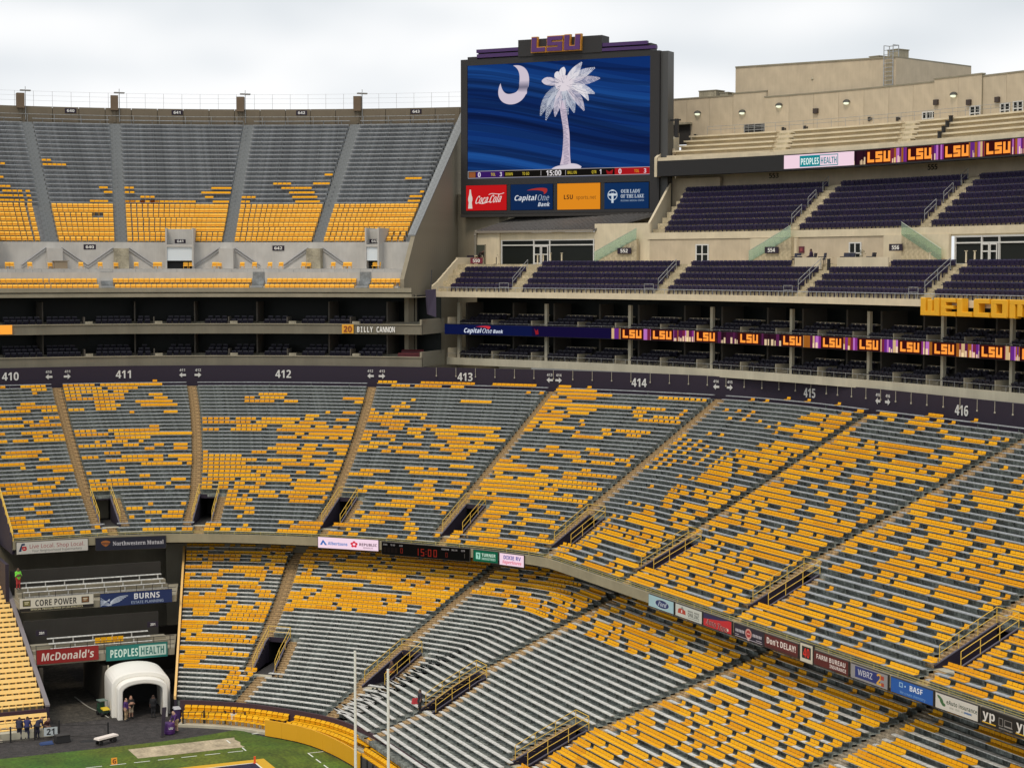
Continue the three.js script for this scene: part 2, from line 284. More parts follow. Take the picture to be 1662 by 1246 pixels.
function makeSection(tier, ai, bi, Lf, Rf, label, prob, benchMat, deckMat) {
  const mb = new MB(), t = thing('bleacher_section', label, 'bleachers');
  let uo = rnd() * 50;
  for (let k = 0; k < tier.n; k++) {
    const o = tier.o(k), y = tier.y(k), a = Lf(k), b = Rf(k); if (b - a < 0.05) continue;
    sweep(mb, M, a, b, [[tier.f(k), k ? tier.y(k - 1) : y - 0.3], [tier.f(k), y], [tier.f(k + 1) + 0.002, y]]);
    const bm = new MB(); slab(bm, M, M.step(a, o, 0.06), M.step(b, o, -0.06), o - 0.15, o + 0.14, y + 0.37, y + 0.43, { step: 1.4 });
    const feet = Math.max(2, Math.round((b - a) / 2.4));
    for (let i = 0; i < feet; i++) { const u = lerp(a, b, (i + 0.5) / feet), p = M.at(u, o + 0.04, 0); mb.box(p[0], y + 0.19, p[2], 0.05, 0.37, 0.16, M.face(u)); }
    bm.build('bench', benchMat, t);
    if (prob) {
      const len = (b - a) * M.k((a + b) / 2, o), n = Math.floor(len / 0.47), yes = runs(n, (x) => prob(k, x));
      let tone = 0; for (let i = 0; i < n; i++) { if (!yes[i]) continue; if (!i || !yes[i - 1] || rnd() < 0.06) tone = Math.floor(rnd() * 4); const u = lerp(a, b, (i + 0.5) / n), p = M.at(u, o, y + 0.43); clip.push({ p, turn: M.face(u) + rr(-0.015, 0.015), m: tone, w: tier === LOW ? 'lower' : 'upper' }); }
    }
  }
  mb.build('terrace', deckMat, t);
  return t;
}
function makeAisle(tier, f, j, label, m, voms) {
  const mb = new MB();
  const put = (k, a, b) => sweep(mb, M, a, b, [[tier.f(k), k ? tier.y(k - 1) : tier.y(0) - 0.3], [tier.f(k), tier.y(k) - tier.r / 2 + 0.001], [tier.f(k) + tier.d * 0.5, tier.y(k) - tier.r / 2 + 0.001], [tier.f(k) + tier.d * 0.5, tier.y(k) + 0.001], [tier.f(k + 1), tier.y(k) + 0.001]]);
  for (let k = 0; k < tier.n; k++) { const q = f(j, k); if (q.v) { put(k, q.L, q.v[0]); put(k, q.v[1], q.R); } else put(k, q.L, q.R); }
  return tag(mb.build('aisle_stairs', m, scene), label, null, null, 'structure');
}
function makeVom(tier, f, j, k0, k1, label, railH) { // a walled entrance cut into the tier, with yellow guard rails
  const t = thing('stand_entrance', label, 'entrance');
  const uL = (k) => f(j, clamp(k, k0, k1 - 1)).v[0], uR = (k) => f(j, clamp(k, k0, k1 - 1)).v[1], yf = tier.y(k0) - tier.r + 0.02, wall = new MB(), floor = new MB(); let curb;
  const oA = tier.f(k0), oB = tier.f(k1), yT = tier.y(k1) - tier.r, land = new MB();
  for (const [g, s] of [[uL, 1], [uR, -1]]) { const up = s > 0 ? 0.06 : 0.12; curb = new MB(); for (let k = k0; k < k1; k++) { // side walls rise with the rows
    const a = g(k), b = g(k + 1 < k1 ? k + 1 : k), o0 = tier.f(k), o1 = tier.f(k + 1), y0 = tier.y(k) + 0.10 - tier.r, y1 = y0 + tier.r, w = 0.07;
    const P = (u, o, y, d) => M.at(M.step(u, o, d), o, y);
    wall.hexa([P(a, o0, yf, 0), P(a, o0, yf, s * w), P(b, o1, yf, s * w), P(b, o1, yf, 0), P(a, o0, y0 + up, 0), P(a, o0, y0 + up, s * w), P(b, o1, y1 + up, s * w), P(b, o1, y1 + up, 0)]);
    curb.hexa([P(a, o0, y0 + up + 0.005, -s * 0.03), P(a, o0, y0 + up + 0.005, s * 0.09), P(b, o1, y1 + up + 0.005, s * 0.09), P(b, o1, y1 + up + 0.005, -s * 0.03), P(a, o0, y0 + up + 0.07, -s * 0.03), P(a, o0, y0 + up + 0.07, s * 0.09), P(b, o1, y1 + up + 0.07, s * 0.09), P(b, o1, y1 + up + 0.07, -s * 0.03)]);
  } curb.build('wall_cap', mat(0.10, 0.09, 0.12, 0.8), t); }
  const uA = uL(k0), uB = uR(k0), uC = uL(k1), uD = uR(k1);
  land.quad(M.at(f(j, k0).L, oA - 0.03, yf), M.at(f(j, k0).R, oA - 0.03, yf), M.at(uB, oA + 0.7, yf), M.at(uA, oA + 0.7, yf)); floor.quad(M.at(uA, oA + 0.7, yf), M.at(uB, oA + 0.7, yf), M.at(uD, oB + 4, yf), M.at(uC, oB + 4, yf));
  const q = (u, o, y) => M.at(u, o, y), hd = Math.min(yf + 2.15, yT - 0.12);
  wall.hexa([q(uC, oB, hd), q(uD, oB, hd), q(uD, oB + 0.2, hd), q(uC, oB + 0.2, hd), q(uC, oB, yT + 0.25), q(uD, oB, yT + 0.25), q(uD, oB + 0.2, yT + 0.25), q(uC, oB + 0.2, yT + 0.25)]);
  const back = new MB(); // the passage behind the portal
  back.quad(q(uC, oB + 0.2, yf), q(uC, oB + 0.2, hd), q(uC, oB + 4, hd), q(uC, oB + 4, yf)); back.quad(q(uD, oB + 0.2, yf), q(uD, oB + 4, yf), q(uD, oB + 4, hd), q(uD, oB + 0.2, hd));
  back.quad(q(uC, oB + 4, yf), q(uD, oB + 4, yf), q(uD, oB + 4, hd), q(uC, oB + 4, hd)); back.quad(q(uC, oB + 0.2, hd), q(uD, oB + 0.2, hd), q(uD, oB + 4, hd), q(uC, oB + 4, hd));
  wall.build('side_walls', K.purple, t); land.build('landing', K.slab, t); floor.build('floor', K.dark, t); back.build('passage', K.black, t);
  const side = (g, name) => { // railing: posts and two rails
    const r = new MB(), pts = []; for (let i = 0; i <= 3; i++) { const k = lerp(k0 + 0.6, k1 + 0.05, i / 3); pts.push([g(Math.floor(k)), tier.f(0) + tier.d * k, tier.y(0) + tier.r * (k - 1) + 0.22]); }
    const W = pts.map(([u, o, y]) => M.at(u, o, y));
    W.forEach((p, i) => { if (i < 3) { const n = W[i + 1]; for (const h of [railH, railH * 0.52]) r.bar([p[0], p[1] + h, p[2]], [n[0], n[1] + h, n[2]], 0.024); } r.bar(p, [p[0], p[1] + railH, p[2]], 0.027); });
    r.build(name, K.yellowRail, t); return W[3];
  };
  const a = side(uL, 'railing'), b = side(uR, 'railing'), top = new MB();
  for (const h of [railH, railH * 0.52]) top.bar([a[0], a[1] + h, a[2]], [b[0], b[1] + h, b[2]], 0.027);
  top.build('railing', K.yellowRail, t);
}
// upper tier
const nz = (k, x, s) => fbm(k * 0.16 + s, x * 3.1 + s * 2, s, 3);
{
  const L = (j) => (k) => (j < 0 ? 34.45 : upAisle(j, k).R), R = (j) => (k) => (j > 7 ? uEnd : upAisle(j, k).L);
  const dens = [0.50, 0.50, 0.50, 0.50, 0.56, 0.60, 0.60, 0.58, 0.55];
  const low = ['leftmost upper bowl bleachers below number 410, ending at a yellow edge rail', 'upper bowl bleachers below number 411, narrow block between the two leftmost tan aisles', 'upper bowl bleachers below number 412, above the white grocery screen', 'upper bowl bleachers below number 413, under the corner slot of the suites', 'upper bowl bleachers below number 414, above the small green and white screens', 'upper bowl bleachers below number 415, above the bare front edge without boards', 'upper bowl bleachers below number 416, above the blue oval and red boards', 'upper bowl bleachers right of wall number 416, above the blue BASF board', 'rightmost upper bowl bleachers beyond the last yellow railed entrance'];
  for (let j = 0; j < 9; j++) makeSection(UPP, j, j + 1, L(j - 1), R(j), low[j], (k, x) => {
    let p = dens[j] + 1.9 * nz(k, x, j * 7.3 + 2) + 0.10 * (k < 14) - 0.14 * (k > 33);
    if (j < 2 && k < 9 && k > 1 && x < 0.8 && j === 0) p -= 0.45;
    if (j === 3 && k < 10) p -= 0.12; if (k === 0) p += 0.25;
    return clamp(p, 0.03, 0.97);
  }, K.alu, K.deck);
  const an = ['first tan stair aisle from the left, left of the entrance under number 411', 'second tan stair aisle from the left, nearly upright, between numbers 411 and 412', 'third tan stair aisle from the left, leaning below the corner slot', 'fourth tan stair aisle from the left, ending above the clock scoreboard', 'fifth tan stair aisle from the left, in the middle of the upper bowl', 'sixth tan stair aisle from the left, ending above the blue oval board', 'seventh tan stair aisle from the left, ending above the dark red boards', 'rightmost tan stair aisle of the upper bowl'];
  for (let j = 0; j < 8; j++) makeAisle(UPP, upAisle, j, an[j], K.step);
  const vn = ['leftmost upper entrance, a dark doorway framed in yellow rails above the supermarket board', 'second dark upper entrance from the left, with yellow rails, beside the second tan aisle', 'dark upper entrance with yellow rails above the white grocery screen', 'upper entrance with yellow rails above the dark scoreboard with clock', 'upper entrance with purple walls and yellow rails in the middle of the bowl edge', 'upper entrance with purple walls and yellow rails, above and left of the blue oval board', 'upper entrance with purple walls and yellow rails, above the dark red DELAY board', 'rightmost upper entrance with purple walls and yellow rails'];
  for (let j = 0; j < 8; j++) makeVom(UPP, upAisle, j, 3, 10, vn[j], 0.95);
  // front lip of the tier with its thin guard rail
  const t = thing('tier_front', 'pale concrete front edge of the upper bowl, with a thin rail, carrying the advertising boards', 'parapet');
  const b = new MB(); sweep(b, M, 34.2, uEnd, [[0.4, 11.27], [0.4, 11.72], [0.22, 11.78], [0, 11.78], [0, 11.05], [5, 10.95]]); b.build('edge_beam', K.lip, t);
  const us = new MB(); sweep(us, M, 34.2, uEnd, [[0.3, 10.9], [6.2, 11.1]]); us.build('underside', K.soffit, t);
  const r = new MB(); for (let u = 34.3, i = 0; u < uEnd - 2; u += 1.2, i++) { const p = M.at(u, 0.1, 11.78), q = M.at(u + 1.2, 0.1, 11.78); for (const h of [0.28, 0.14]) r.bar([p[0], p[1] + h, p[2]], [q[0], q[1] + h, q[2]], 0.016, 4); if (i % 2 === 0) r.bar(p, [p[0], p[1] + 0.28, p[2]], 0.018, 4); }
  r.build('railing', mat(0.55, 0.46, 0.14, 0.6), t);
  // left cut end of the upper tier: a wall with a yellow rail
  const e = thing('tier_end_wall', 'dark end wall of the upper bowl with a yellow rail, above the sideline stand', 'wall');
  const w = new MB(), rail = new MB();
  for (let k = 0; k < 40; k++) { const a = UPP.f(k), c = UPP.f(k + 1), y = UPP.y(k); w.hexa([M.at(34.2, a, 10.6), M.at(34.42, a, 10.6), M.at(34.42, c, 10.6), M.at(34.2, c, 10.6), M.at(34.2, a, y + 0.2), M.at(34.42, a, y + 0.2), M.at(34.42, c, y + 0.5), M.at(34.2, c, y + 0.5)]); }
  for (let k = 0; k < 40; k += 2) { const P = (q, h) => M.at(34.3, UPP.f(q), UPP.y(q) + h); rail.bar(P(k, 0.95), P(k + 2, 0.95), 0.04); rail.bar(P(k, 0.6), P(k + 2, 0.6), 0.04); rail.bar(P(k, 0.1), P(k, 0.95), 0.03); }
  w.build('wall_panel', K.purple, e); rail.build('railing', K.yellowRail, e);
}
// lower tier
{
  const L = (j) => (k) => (j < 0 ? edgeU(LOW.o(k)) + 0.12 : lowAisle(j, k).R), R = (j) => (k) => (j > 4 ? uEnd : lowAisle(j, k).L);
  const P = [
    (k, x) => (k >= 17 ? 0.66 + nz(k, x, 3) : k >= 6 ? (x < 0.30 ? 0.75 : x > 0.62 ? 0.85 : 0.03) : k >= 1 ? (x > 0.68 ? 0.9 : 0) : 0) - 0.35 * (k === 22 || k === 27 || k === 11 || k === 15),
    (k, x) => (k >= 20 + 1.5 * x ? 0.86 + 0.9 * nz(k, x, 5) : 0) - 0.3 * (k === 26 || k === 30),
    (k, x) => (k >= 26 + (x < 0.3 ? 2 : 0) ? 0.62 + 1.1 * nz(k, x, 8) : 0),
    (k, x) => (k >= 26 ? 0.60 + 0.8 * nz(k, x, 13) : 0),
    (k, x) => 0.66 + 1.0 * nz(k, x, 17) - 0.15 * (k > 27),
    (k, x) => 0.62 + 1.0 * nz(k, x, 21) - 0.2 * (k > 26),
  ];
  const nm = ['lower bowl bleachers beside the tunnel gap, with a yellow end rail', 'lower bowl bleachers behind the left goal upright, yellow seats in the upper rows only', 'lower bowl bleachers below the green and white screens, mostly bare silver benches', 'bare silver benches of the lower bowl below the blue oval board', 'lower bowl bleachers full of yellow seats below the dark red DELAY board', 'lower bowl bleachers at the bottom right below the yp board'];
  for (let j = 0; j < 6; j++) makeSection(LOW, j, j + 1, L(j - 1), R(j), nm[j], (k, x) => clamp(P[j](k, x), 0, 0.97), K.aluBright, K.deck);
  const an = ['lower bowl stair aisle nearest the tunnel gap', 'lower bowl stair aisle behind the goal uprights', 'lower bowl stair aisle between the two middle railed entrances', 'lower bowl stair aisle at the edge of the dense yellow seats', 'dark lower bowl stair aisle at the bottom right'];
  for (let j = 0; j < 5; j++) makeAisle(LOW, lowAisle, j, an[j], j < 4 ? K.step : K.stepLower);
  const vn = ['lower entrance with yellow rails nearest the white inflatable tunnel', 'lower entrance with purple walls and yellow rails, beside the right goal upright', 'lower entrance with yellow rails right of the goal uprights', 'lower entrance with yellow rails at the bottom beside the dense yellow seats'];
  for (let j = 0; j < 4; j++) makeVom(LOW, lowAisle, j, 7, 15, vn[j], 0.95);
  // wall at the foot of the tier, end wall beside the gap, back wall under the upper tier
  const fw = new MB(); slab(fw, F, 12.6, F.L - 1, -0.3, -0.1, 0, 1.62); tag(fw.build('field_wall', mat(0.05, 0.022, 0.032, 0.7), scene), 'dark maroon wall between the yellow field chairs and the lower bleachers', 'wall');
  const t = thing('tier_end_wall', 'dark end wall of the lower bowl beside the white inflatable tunnel, with a yellow edge', 'wall'), w = new MB(), c = new MB();
  const E = (o, d) => M.at(M.step(edgeU(o), o, d), o, 0), N = 24;
  for (let i = 0; i < N; i++) {
    const a = lerp(-19.3, 4.2, i / N), b = lerp(-19.3, 4.2, (i + 1) / N), ya = 1.75 + 0.229 * (a + 18.7) / 0.65, yb = 1.75 + 0.229 * (b + 18.7) / 0.65, q = (o, d, y) => { const p = E(o, d); return [p[0], y, p[2]]; };
    w.hexa([q(a, -0.12, -0.03), q(a, 0.1, -0.03), q(b, 0.1, -0.03), q(b, -0.12, -0.03), q(a, -0.12, ya), q(a, 0.1, ya), q(b, 0.1, yb), q(b, -0.12, yb)]);
    c.hexa([q(a, -0.14, ya + 0.01), q(a, 0.05, ya + 0.01), q(b, 0.05, yb + 0.01), q(b, -0.14, yb + 0.01), q(a, -0.14, ya + 0.3), q(a, 0.05, ya + 0.3), q(b, 0.05, yb + 0.3), q(b, -0.14, yb + 0.3)]);
  }
  w.build('wall_panel', K.purpleDark, t); c.build('edge_rail', mat(0.75, 0.47, 0.16, 0.6), t);
  const bw = new MB(); slab(bw, M, 47, uEnd, 5.0, 5.3, 0, 12.0); slab(bw, M, 20, uEnd, 26.4, 26.7, 0, 23.0); slab(bw, M, 33, 47.2, 9, 9.3, 0, 15); tag(bw.build('wall_back', K.darkConcrete, scene), 'dark concrete back wall under the upper bowl', null, null, 'structure');
}
// ---------------------------------------------------------------- field edge: chairs, pads, fence
{
  const plat = new MB();
  sweep(plat, F, 12.9, F.L - 1, [[-2.2, -0.03], [-2.2, 0.16], [-1.15, 0.16], [-1.15, 0.5], [-0.3, 0.5]], { step: 0.8 });
  tag(plat.build('chair_platform', K.slab, scene), 'grey concrete two step platform under the yellow field chairs', null, null, 'structure');
  const gapsR = [[22.6, 0.3], [33.4, 0.3], [44, 0.3]], gapsF = [[21.3, 1.3], [32.2, 1.3], [43, 1.3]];
  for (const [o, y, G] of [[-0.75, 0.5, gapsR], [-1.6, 0.16, gapsF]]) for (let u = 13.3; u < 66; u = F.step(u, o, 0.53)) if (!G.some(([g, w]) => u > g && u < g + w)) gold.push({ p: F.at(u, o, y), turn: F.face(u), fieldside: true, w: o > -1 ? 'rear' : 'front' });
  // padded wall: yellow panels one by one
  const t = thing('padded_wall', 'yellow padded wall of upright panels curving round the corner of the grass', 'padded wall'), u0 = (() => { let u = 10; while (F.at(u, -2.55, 0)[0] < 2.95) u += 0.05; return u; })(), pts = [];
  for (let i = 0; i <= 8; i++) { const p = F.at(F.step(u0, -2.55, i * 1.62), -2.55, 0); pts.push([p[0], p[2]]); }
  for (let i = 0; i < pts.length - 1; i++) {
    const [a, b] = [pts[i], pts[i + 1]], dx = b[0] - a[0], dz = b[1] - a[1], l = Math.hypot(dx, dz), b2 = new THREE.BoxGeometry(l - 0.015, 1.2, 0.14);
    b2.rotateY(-Math.atan2(dz, dx)); b2.translate((a[0] + b[0]) / 2, 0.64, (a[1] + b[1]) / 2); part('pad', b2, K.yellowPad, t);
  }
  const w = new MB(); slab(w, F, u0, F.step(u0, -2.45, 12.9), -2.45, -2.4, -0.03, 1.2); w.build('backing_wall', K.dark, t);
  const zEnd = pts[8][1];
  const fence = thing('field_fence', 'dark slatted fence along the grass right of the yellow padded wall', 'fence');
  for (let z = zEnd + 0.08; z < 40; z += 1.2) { let uu = 20; while (F.at(uu, -2.5, 0)[2] < z + 0.6) uu += 0.1; const x = F.at(uu, -2.5, 0)[0]; new MB().box(x, 0.5, z + 0.6, 0.06, 1.0, 1.14).build('panel', mat(0.05, 0.045, 0.05, 0.8), fence); new MB().box(x - 0.06, 0.55, z, 0.09, 1.1, 0.09).build('post', K.black, fence); }
  const post = (f, x, z, h = 1.15) => new MB().box(x, h / 2, z, 0.11, h, 0.11).build('post', K.black, f);
  const rail = (f, a, b, y, r = 0.03) => new MB().bar([a[0], y, a[1]], [b[0], y, b[1]], r).build('rail', K.dark, f);
  const f1 = thing('rail_fence', 'low fence of black posts in front of the yellow chairs, beside the padded wall', 'fence');
  const q1 = [[-1.9, -12.9], [-0.37, -12.4], [1.1, -11.6], [2.4, -10.7]]; q1.forEach(([x, z]) => post(f1, x, z)); for (let i = 0; i < 3; i++) { rail(f1, q1[i], q1[i + 1], 0.12); rail(f1, q1[i], q1[i + 1], 1.05); }
  const f2 = thing('rail_fence', 'low fence of black posts below the pale yellow seats at the left edge', 'fence');
  const q2 = [[-17, -13.3], [-14.88, -13.25], [-13.11, -13.25], [-11.35, -13.0], [-7.9, -11.9]]; q2.slice(0, 4).forEach(([x, z], i) => post(f2, x, z, i === 3 ? 1.35 : 1.15)); post(f2, -7.9, -11.9, 1.1); for (let i = 0; i < 4; i++) { rail(f2, q2[i], q2[i + 1], 0.12); rail(f2, q2[i], q2[i + 1], i < 3 ? 1.0 : 0.95); }
}
// ---------------------------------------------------------------- sideline stand at the left edge, with pale yellow seats
{
  const t = thing('seating_stand', 'sideline stand at the left edge filled with pale yellow seats', 'stand'), mb = new MB(), N = 36;
  for (let k = 0; k < N; k++) {
    const f = -19.3 + 0.75 * k, y = 1.35 + 0.265 * k, a = 14, b = 33.3;
    sweep(mb, M, a, b, [[f, y - 0.265], [f, y], [f + 0.755, y]], { step: 4 });
    for (let u = 33.0 - (k % 2) * 0.1; u > 26; u -= 0.52) gold.push({ p: M.at(u, f + 0.46, y), turn: M.face(u), pale: true });
  }
  mb.build('terrace', K.darkConcrete, t);
  const fw = new MB(); slab(fw, M, 8, 33.3, -19.5, -19.31, 0, 1.55, { step: 6 }); fw.build('front_wall', mat(0.05, 0.02, 0.03, 0.7), t);
  const pl = new MB(); slab(pl, M, 8, 33.3, -22.1, -19.52, -0.03, 0.55, { step: 6 }); pl.build('platform', K.slab, t);
  for (let u = 33; u > 26; u -= 0.52) { gold.push({ p: M.at(u, -20.2, 0.55), turn: M.face(u), pale: true }); gold.push({ p: M.at(u, -21.2, 0.2), turn: M.face(u), pale: true }); }
  const w = new MB(), c = new MB(); for (let k = 0; k < N; k++) { const a = -19.5 + 0.75 * k, b = a + 0.75, y = 1.35 + 0.265 * k, P = (o, u, yy) => M.at(u, o, yy); w.hexa([P(a, 33.3, 0), P(a, 33.55, 0), P(b, 33.55, 0), P(b, 33.3, 0), P(a, 33.3, y + 0.35), P(a, 33.55, y + 0.35), P(b, 33.55, y + 0.615), P(b, 33.3, y + 0.615)]); c.hexa([P(a, 33.26, y + 0.36), P(a, 33.6, y + 0.36), P(b, 33.6, y + 0.625), P(b, 33.26, y + 0.625), P(a, 33.26, y + 0.48), P(a, 33.6, y + 0.48), P(b, 33.6, y + 0.745), P(b, 33.26, y + 0.745)]); }
  w.build('end_wall', K.purpleDark, t); c.build('wall_cap', mat(0.20, 0.18, 0.19, 0.7), t);
}
// ---------------------------------------------------------------- tunnel gap: two small decks, roadway, inflatable tunnel
const signBox = (name, label, cat, x0, x1, y0, y1, z, tex, glow = 0, group) => { // upright board facing +z
  const t = thing(name, label, cat, [(x0 + x1) / 2, (y0 + y1) / 2, z], 0, group); new MB().box(0, 0, -0.05, x1 - x0, y1 - y0, 0.1).build('board', K.dark, t);
  const g = new THREE.PlaneGeometry(x1 - x0 - 0.02, y1 - y0 - 0.02); g.translate(0, 0, 0.004); part('print', g, printMat(tex, glow), t); return t;
};
{
  const eX = (z) => lerp(-1.95, 4.3, clamp((-15.1 - z) / 22, -0.2, 1.2)); // where the bowl's end wall stands at depth z
  const deck = (name, label, z, y, benches, yellowRun) => {
    const t = thing(name, label, 'seating deck'), x0 = -11.4, x1 = eX(z) - 0.25, s = new MB();
    s.hexa([[x0, y - 0.55, z], [x1, y - 0.55, z], [eX(z - 5.6) - 0.25, y - 0.55, z - 5.6], [x0, y - 0.55, z - 5.6], [x0, y, z], [x1, y, z], [eX(z - 5.6) - 0.25, y, z - 5.6], [x0, y, z - 5.6]]);
    for (let i = 0; i < benches; i++) s.hexa([[x0 + 0.1, y + 0.001, z - 1.0 - i * 0.75], [x1 - 0.1, y + 0.001, z - 1.0 - i * 0.75], [x1 - 0.1, y + 0.001, z - 1.75 - i * 0.75], [x0 + 0.1, y + 0.001, z - 1.75 - i * 0.75], [x0 + 0.1, y + 0.02 + i * 0.28, z - 1.0 - i * 0.75], [x1 - 0.1, y + 0.02 + i * 0.28, z - 1.0 - i * 0.75], [x1 - 0.1, y + 0.02 + i * 0.28, z - 1.75 - i * 0.75], [x0 + 0.1, y + 0.02 + i * 0.28, z - 1.75 - i * 0.75]]);
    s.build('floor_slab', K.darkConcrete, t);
    const bx0 = name === 'seating_deck' ? -9.95 : x0 + 0.5, bx1 = name === 'seating_deck' ? -1.7 : x1 - 0.4;
    for (let i = 0; i < benches; i++) { const yy = y + 0.02 + i * 0.28, zz = z - 1.45 - i * 0.75; const b = new MB(); b.box((bx0 + bx1) / 2, yy + 0.42, zz, bx1 - bx0, 0.055, 0.28); for (let x = bx0 + 0.5; x < bx1; x += 1.6) b.box(x, yy + 0.2, zz, 0.06, 0.4, 0.2); b.build('bench', K.aluBright, t); }
    const r = new MB(); for (const h of [1.05, 0.7, 0.35]) r.bar([x0, y + h, z + 0.0], [x1, y + h, z + 0.0], 0.025); r.build('railing', K.dark, t);
    for (let x = x0 + 0.05; x <= x1; x += 1.35) new MB().bar([x, y, z], [x, y + 1.08, z], 0.028).build('railing_post', K.dark, t);
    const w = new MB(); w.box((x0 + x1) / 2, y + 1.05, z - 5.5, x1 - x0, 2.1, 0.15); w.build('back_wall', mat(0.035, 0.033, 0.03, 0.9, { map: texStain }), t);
    return t;
  };
  const d1 = deck('seating_deck', 'lower small seating deck with three silver benches behind the red and teal boards', -22.15, 4.22, 3);
  const d2 = deck('upper_seating_deck', 'upper small seating deck with four silver benches behind the white and blue boards', -28.1, 7.5, 4);
  for (let i = 0; i < 5; i++) { const g = new MB().box(-6.1 + i * 0.47, 5.0, -23.9, 0.43, 0.42, 0.06); g.build('clip_seat', seatY[i % 4], d1); }
  const sg = (x, y, z) => { new MB().box(x, y, z, 0.9, 0.45, 0.05).build('row_sign', K.purple, d1); const l = text('201', 0.2, 0.01); l.translate(x, y, z + 0.026); part('row_number', l, K.white, d1); }; sg(-10.4, 5.75, -25.0); sg(-1.3, 5.75, -25.0);
  // roadway and walls below
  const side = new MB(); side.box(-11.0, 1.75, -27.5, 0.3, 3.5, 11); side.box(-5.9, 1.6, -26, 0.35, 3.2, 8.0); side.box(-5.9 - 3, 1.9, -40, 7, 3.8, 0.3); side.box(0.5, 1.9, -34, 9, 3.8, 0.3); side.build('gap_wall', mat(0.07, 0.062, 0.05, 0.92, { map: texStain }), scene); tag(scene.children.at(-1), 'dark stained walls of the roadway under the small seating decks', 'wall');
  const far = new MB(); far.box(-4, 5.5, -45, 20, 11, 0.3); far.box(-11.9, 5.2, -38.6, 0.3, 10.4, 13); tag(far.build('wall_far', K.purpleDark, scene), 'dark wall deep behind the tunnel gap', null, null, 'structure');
  const road = new MB(); road.quad([-10.8, -0.015, -17.5], [-6.2, -0.015, -17.5], [-6.2, -0.015, -40], [-10.8, -0.015, -40]); tag(road.build('road', mat(0.10, 0.09, 0.075, 0.95, { map: texDeck }), scene), 'tan grey roadway leading under the stand left of the inflatable tunnel', null, null, 'structure');
  const chain = thing('chain_barrier', 'thin pale hose lying along the edge of the roadway left of the inflatable tunnel', 'hose'); { const c = new THREE.CatmullRomCurve3([[-7.6, 0.03, -26], [-7.3, 0.03, -22], [-6.8, 0.03, -19.5], [-6.6, 0.03, -17.6]].map((p) => new THREE.Vector3(...p))); part('hose', new THREE.TubeGeometry(c, 30, 0.05, 6), mat(0.35, 0.34, 0.30), chain); }
  const dp = thing('drain_pipe', 'pale vertical pipe beside the inflatable tunnel under the teal board', 'pipe'); new MB().bar([-5.7, 0.3, -21.9], [-5.7, 3.3, -21.9], 0.06).build('pipe', K.slab, dp); new MB().box(-5.7, 0.15, -21.9, 0.3, 0.35, 0.3).build('footing', K.slab, dp);
  // inflatable tunnel: two nested arches
  const arch = thing('inflatable_tunnel', 'white inflatable entrance tunnel of two nested arches under the teal board', 'tunnel', [-4.05, 0, -17.55], -0.08);
  const prof = (w, h, n = 22) => { const o = []; for (let i = 0; i <= n; i++) { const t = i / n; const a = Math.PI * (1 - t); const sx = Math.sign(Math.cos(a)) * Math.pow(Math.abs(Math.cos(a)), 0.62), sy = Math.pow(Math.sin(a), 0.62); o.push([sx * w, sy < 0.02 ? 0 : 0.62 * h + 0 * sy + (sy - 0.62) * h * (sy > 0 ? 1 : 0)]); } return o.map(([x, y]) => [x, Math.max(0, y)]); };
  const shell = (w, h, th, z0, z1, name) => {
    const s = new THREE.Shape(), hole = []; const half = (W, H) => { const p = [[-W, 0], [-W, H * 0.66]]; for (let i = 0; i <= 18; i++) { const a = Math.PI * (1 - i / 18); p.push([W * Math.cos(a) * 0.999, H * 0.70 + H * 0.30 * Math.pow(Math.sin(a), 0.75)]); } p.push([W, H * 0.66], [W, 0]); return p; };
    const o = half(w, h), q = half(w - th, h - th); o.forEach(([x, y], i) => (i ? s.lineTo(x, y) : s.moveTo(x, y))); q.reverse().forEach(([x, y]) => s.lineTo(x, y)); s.closePath();
    const g = new THREE.ExtrudeGeometry(s, { depth: z1 - z0, bevelEnabled: true, bevelThickness: 0.12, bevelSize: 0.1, bevelSegments: 3, curveSegments: 6 }); g.translate(0, 0, z0); part(name, g, mat(0.84, 0.82, 0.76, 0.55), arch);
  };
  shell(1.86, 3.02, 0.2, -0.5, 0.85, 'front_arch'); shell(2.2, 3.4, 0.2, -4.2, -0.1, 'rear_arch');
  new MB().box(0, 1.5, -4.7, 4, 3.0, 0.05).build('inner_curtain', K.black, arch);
  // the four advertising boards of the gap
  const W = 512;
  signBox('advertising_board', 'white CORE POWER board on the upper small deck', 'sign', -11.62, -5.55, 7.05, 8.15, -27.95, canvasTex(W, 96, (x) => {
    x.fillStyle = '#16120e'; x.fillRect(0, 0, W, 96); x.fillStyle = '#cfcabb'; x.fillRect(0, 0, W, 74); fit(x, 'CORE POWER', 250, 40, 290, 62, BOLD, '#15120f'); for (const [a, c] of [[22, '#6f6a3a'], [428, '#7a5230']]) { x.fillStyle = '#2a2218'; x.fillRect(a, 15, 54, 46); x.fillStyle = c; x.fillRect(a + 5, 20, 44, 36); x.fillStyle = '#d8d0b0'; x.fillRect(a + 12, 27, 30, 6); x.fillRect(a + 14, 38, 22, 5); }
    fit(x, 'OFFICIAL PROTEIN DRINK OF LSU ATHLETICS', 256, 85, 480, 17, BOLD, '#d8cfa8');
  }));
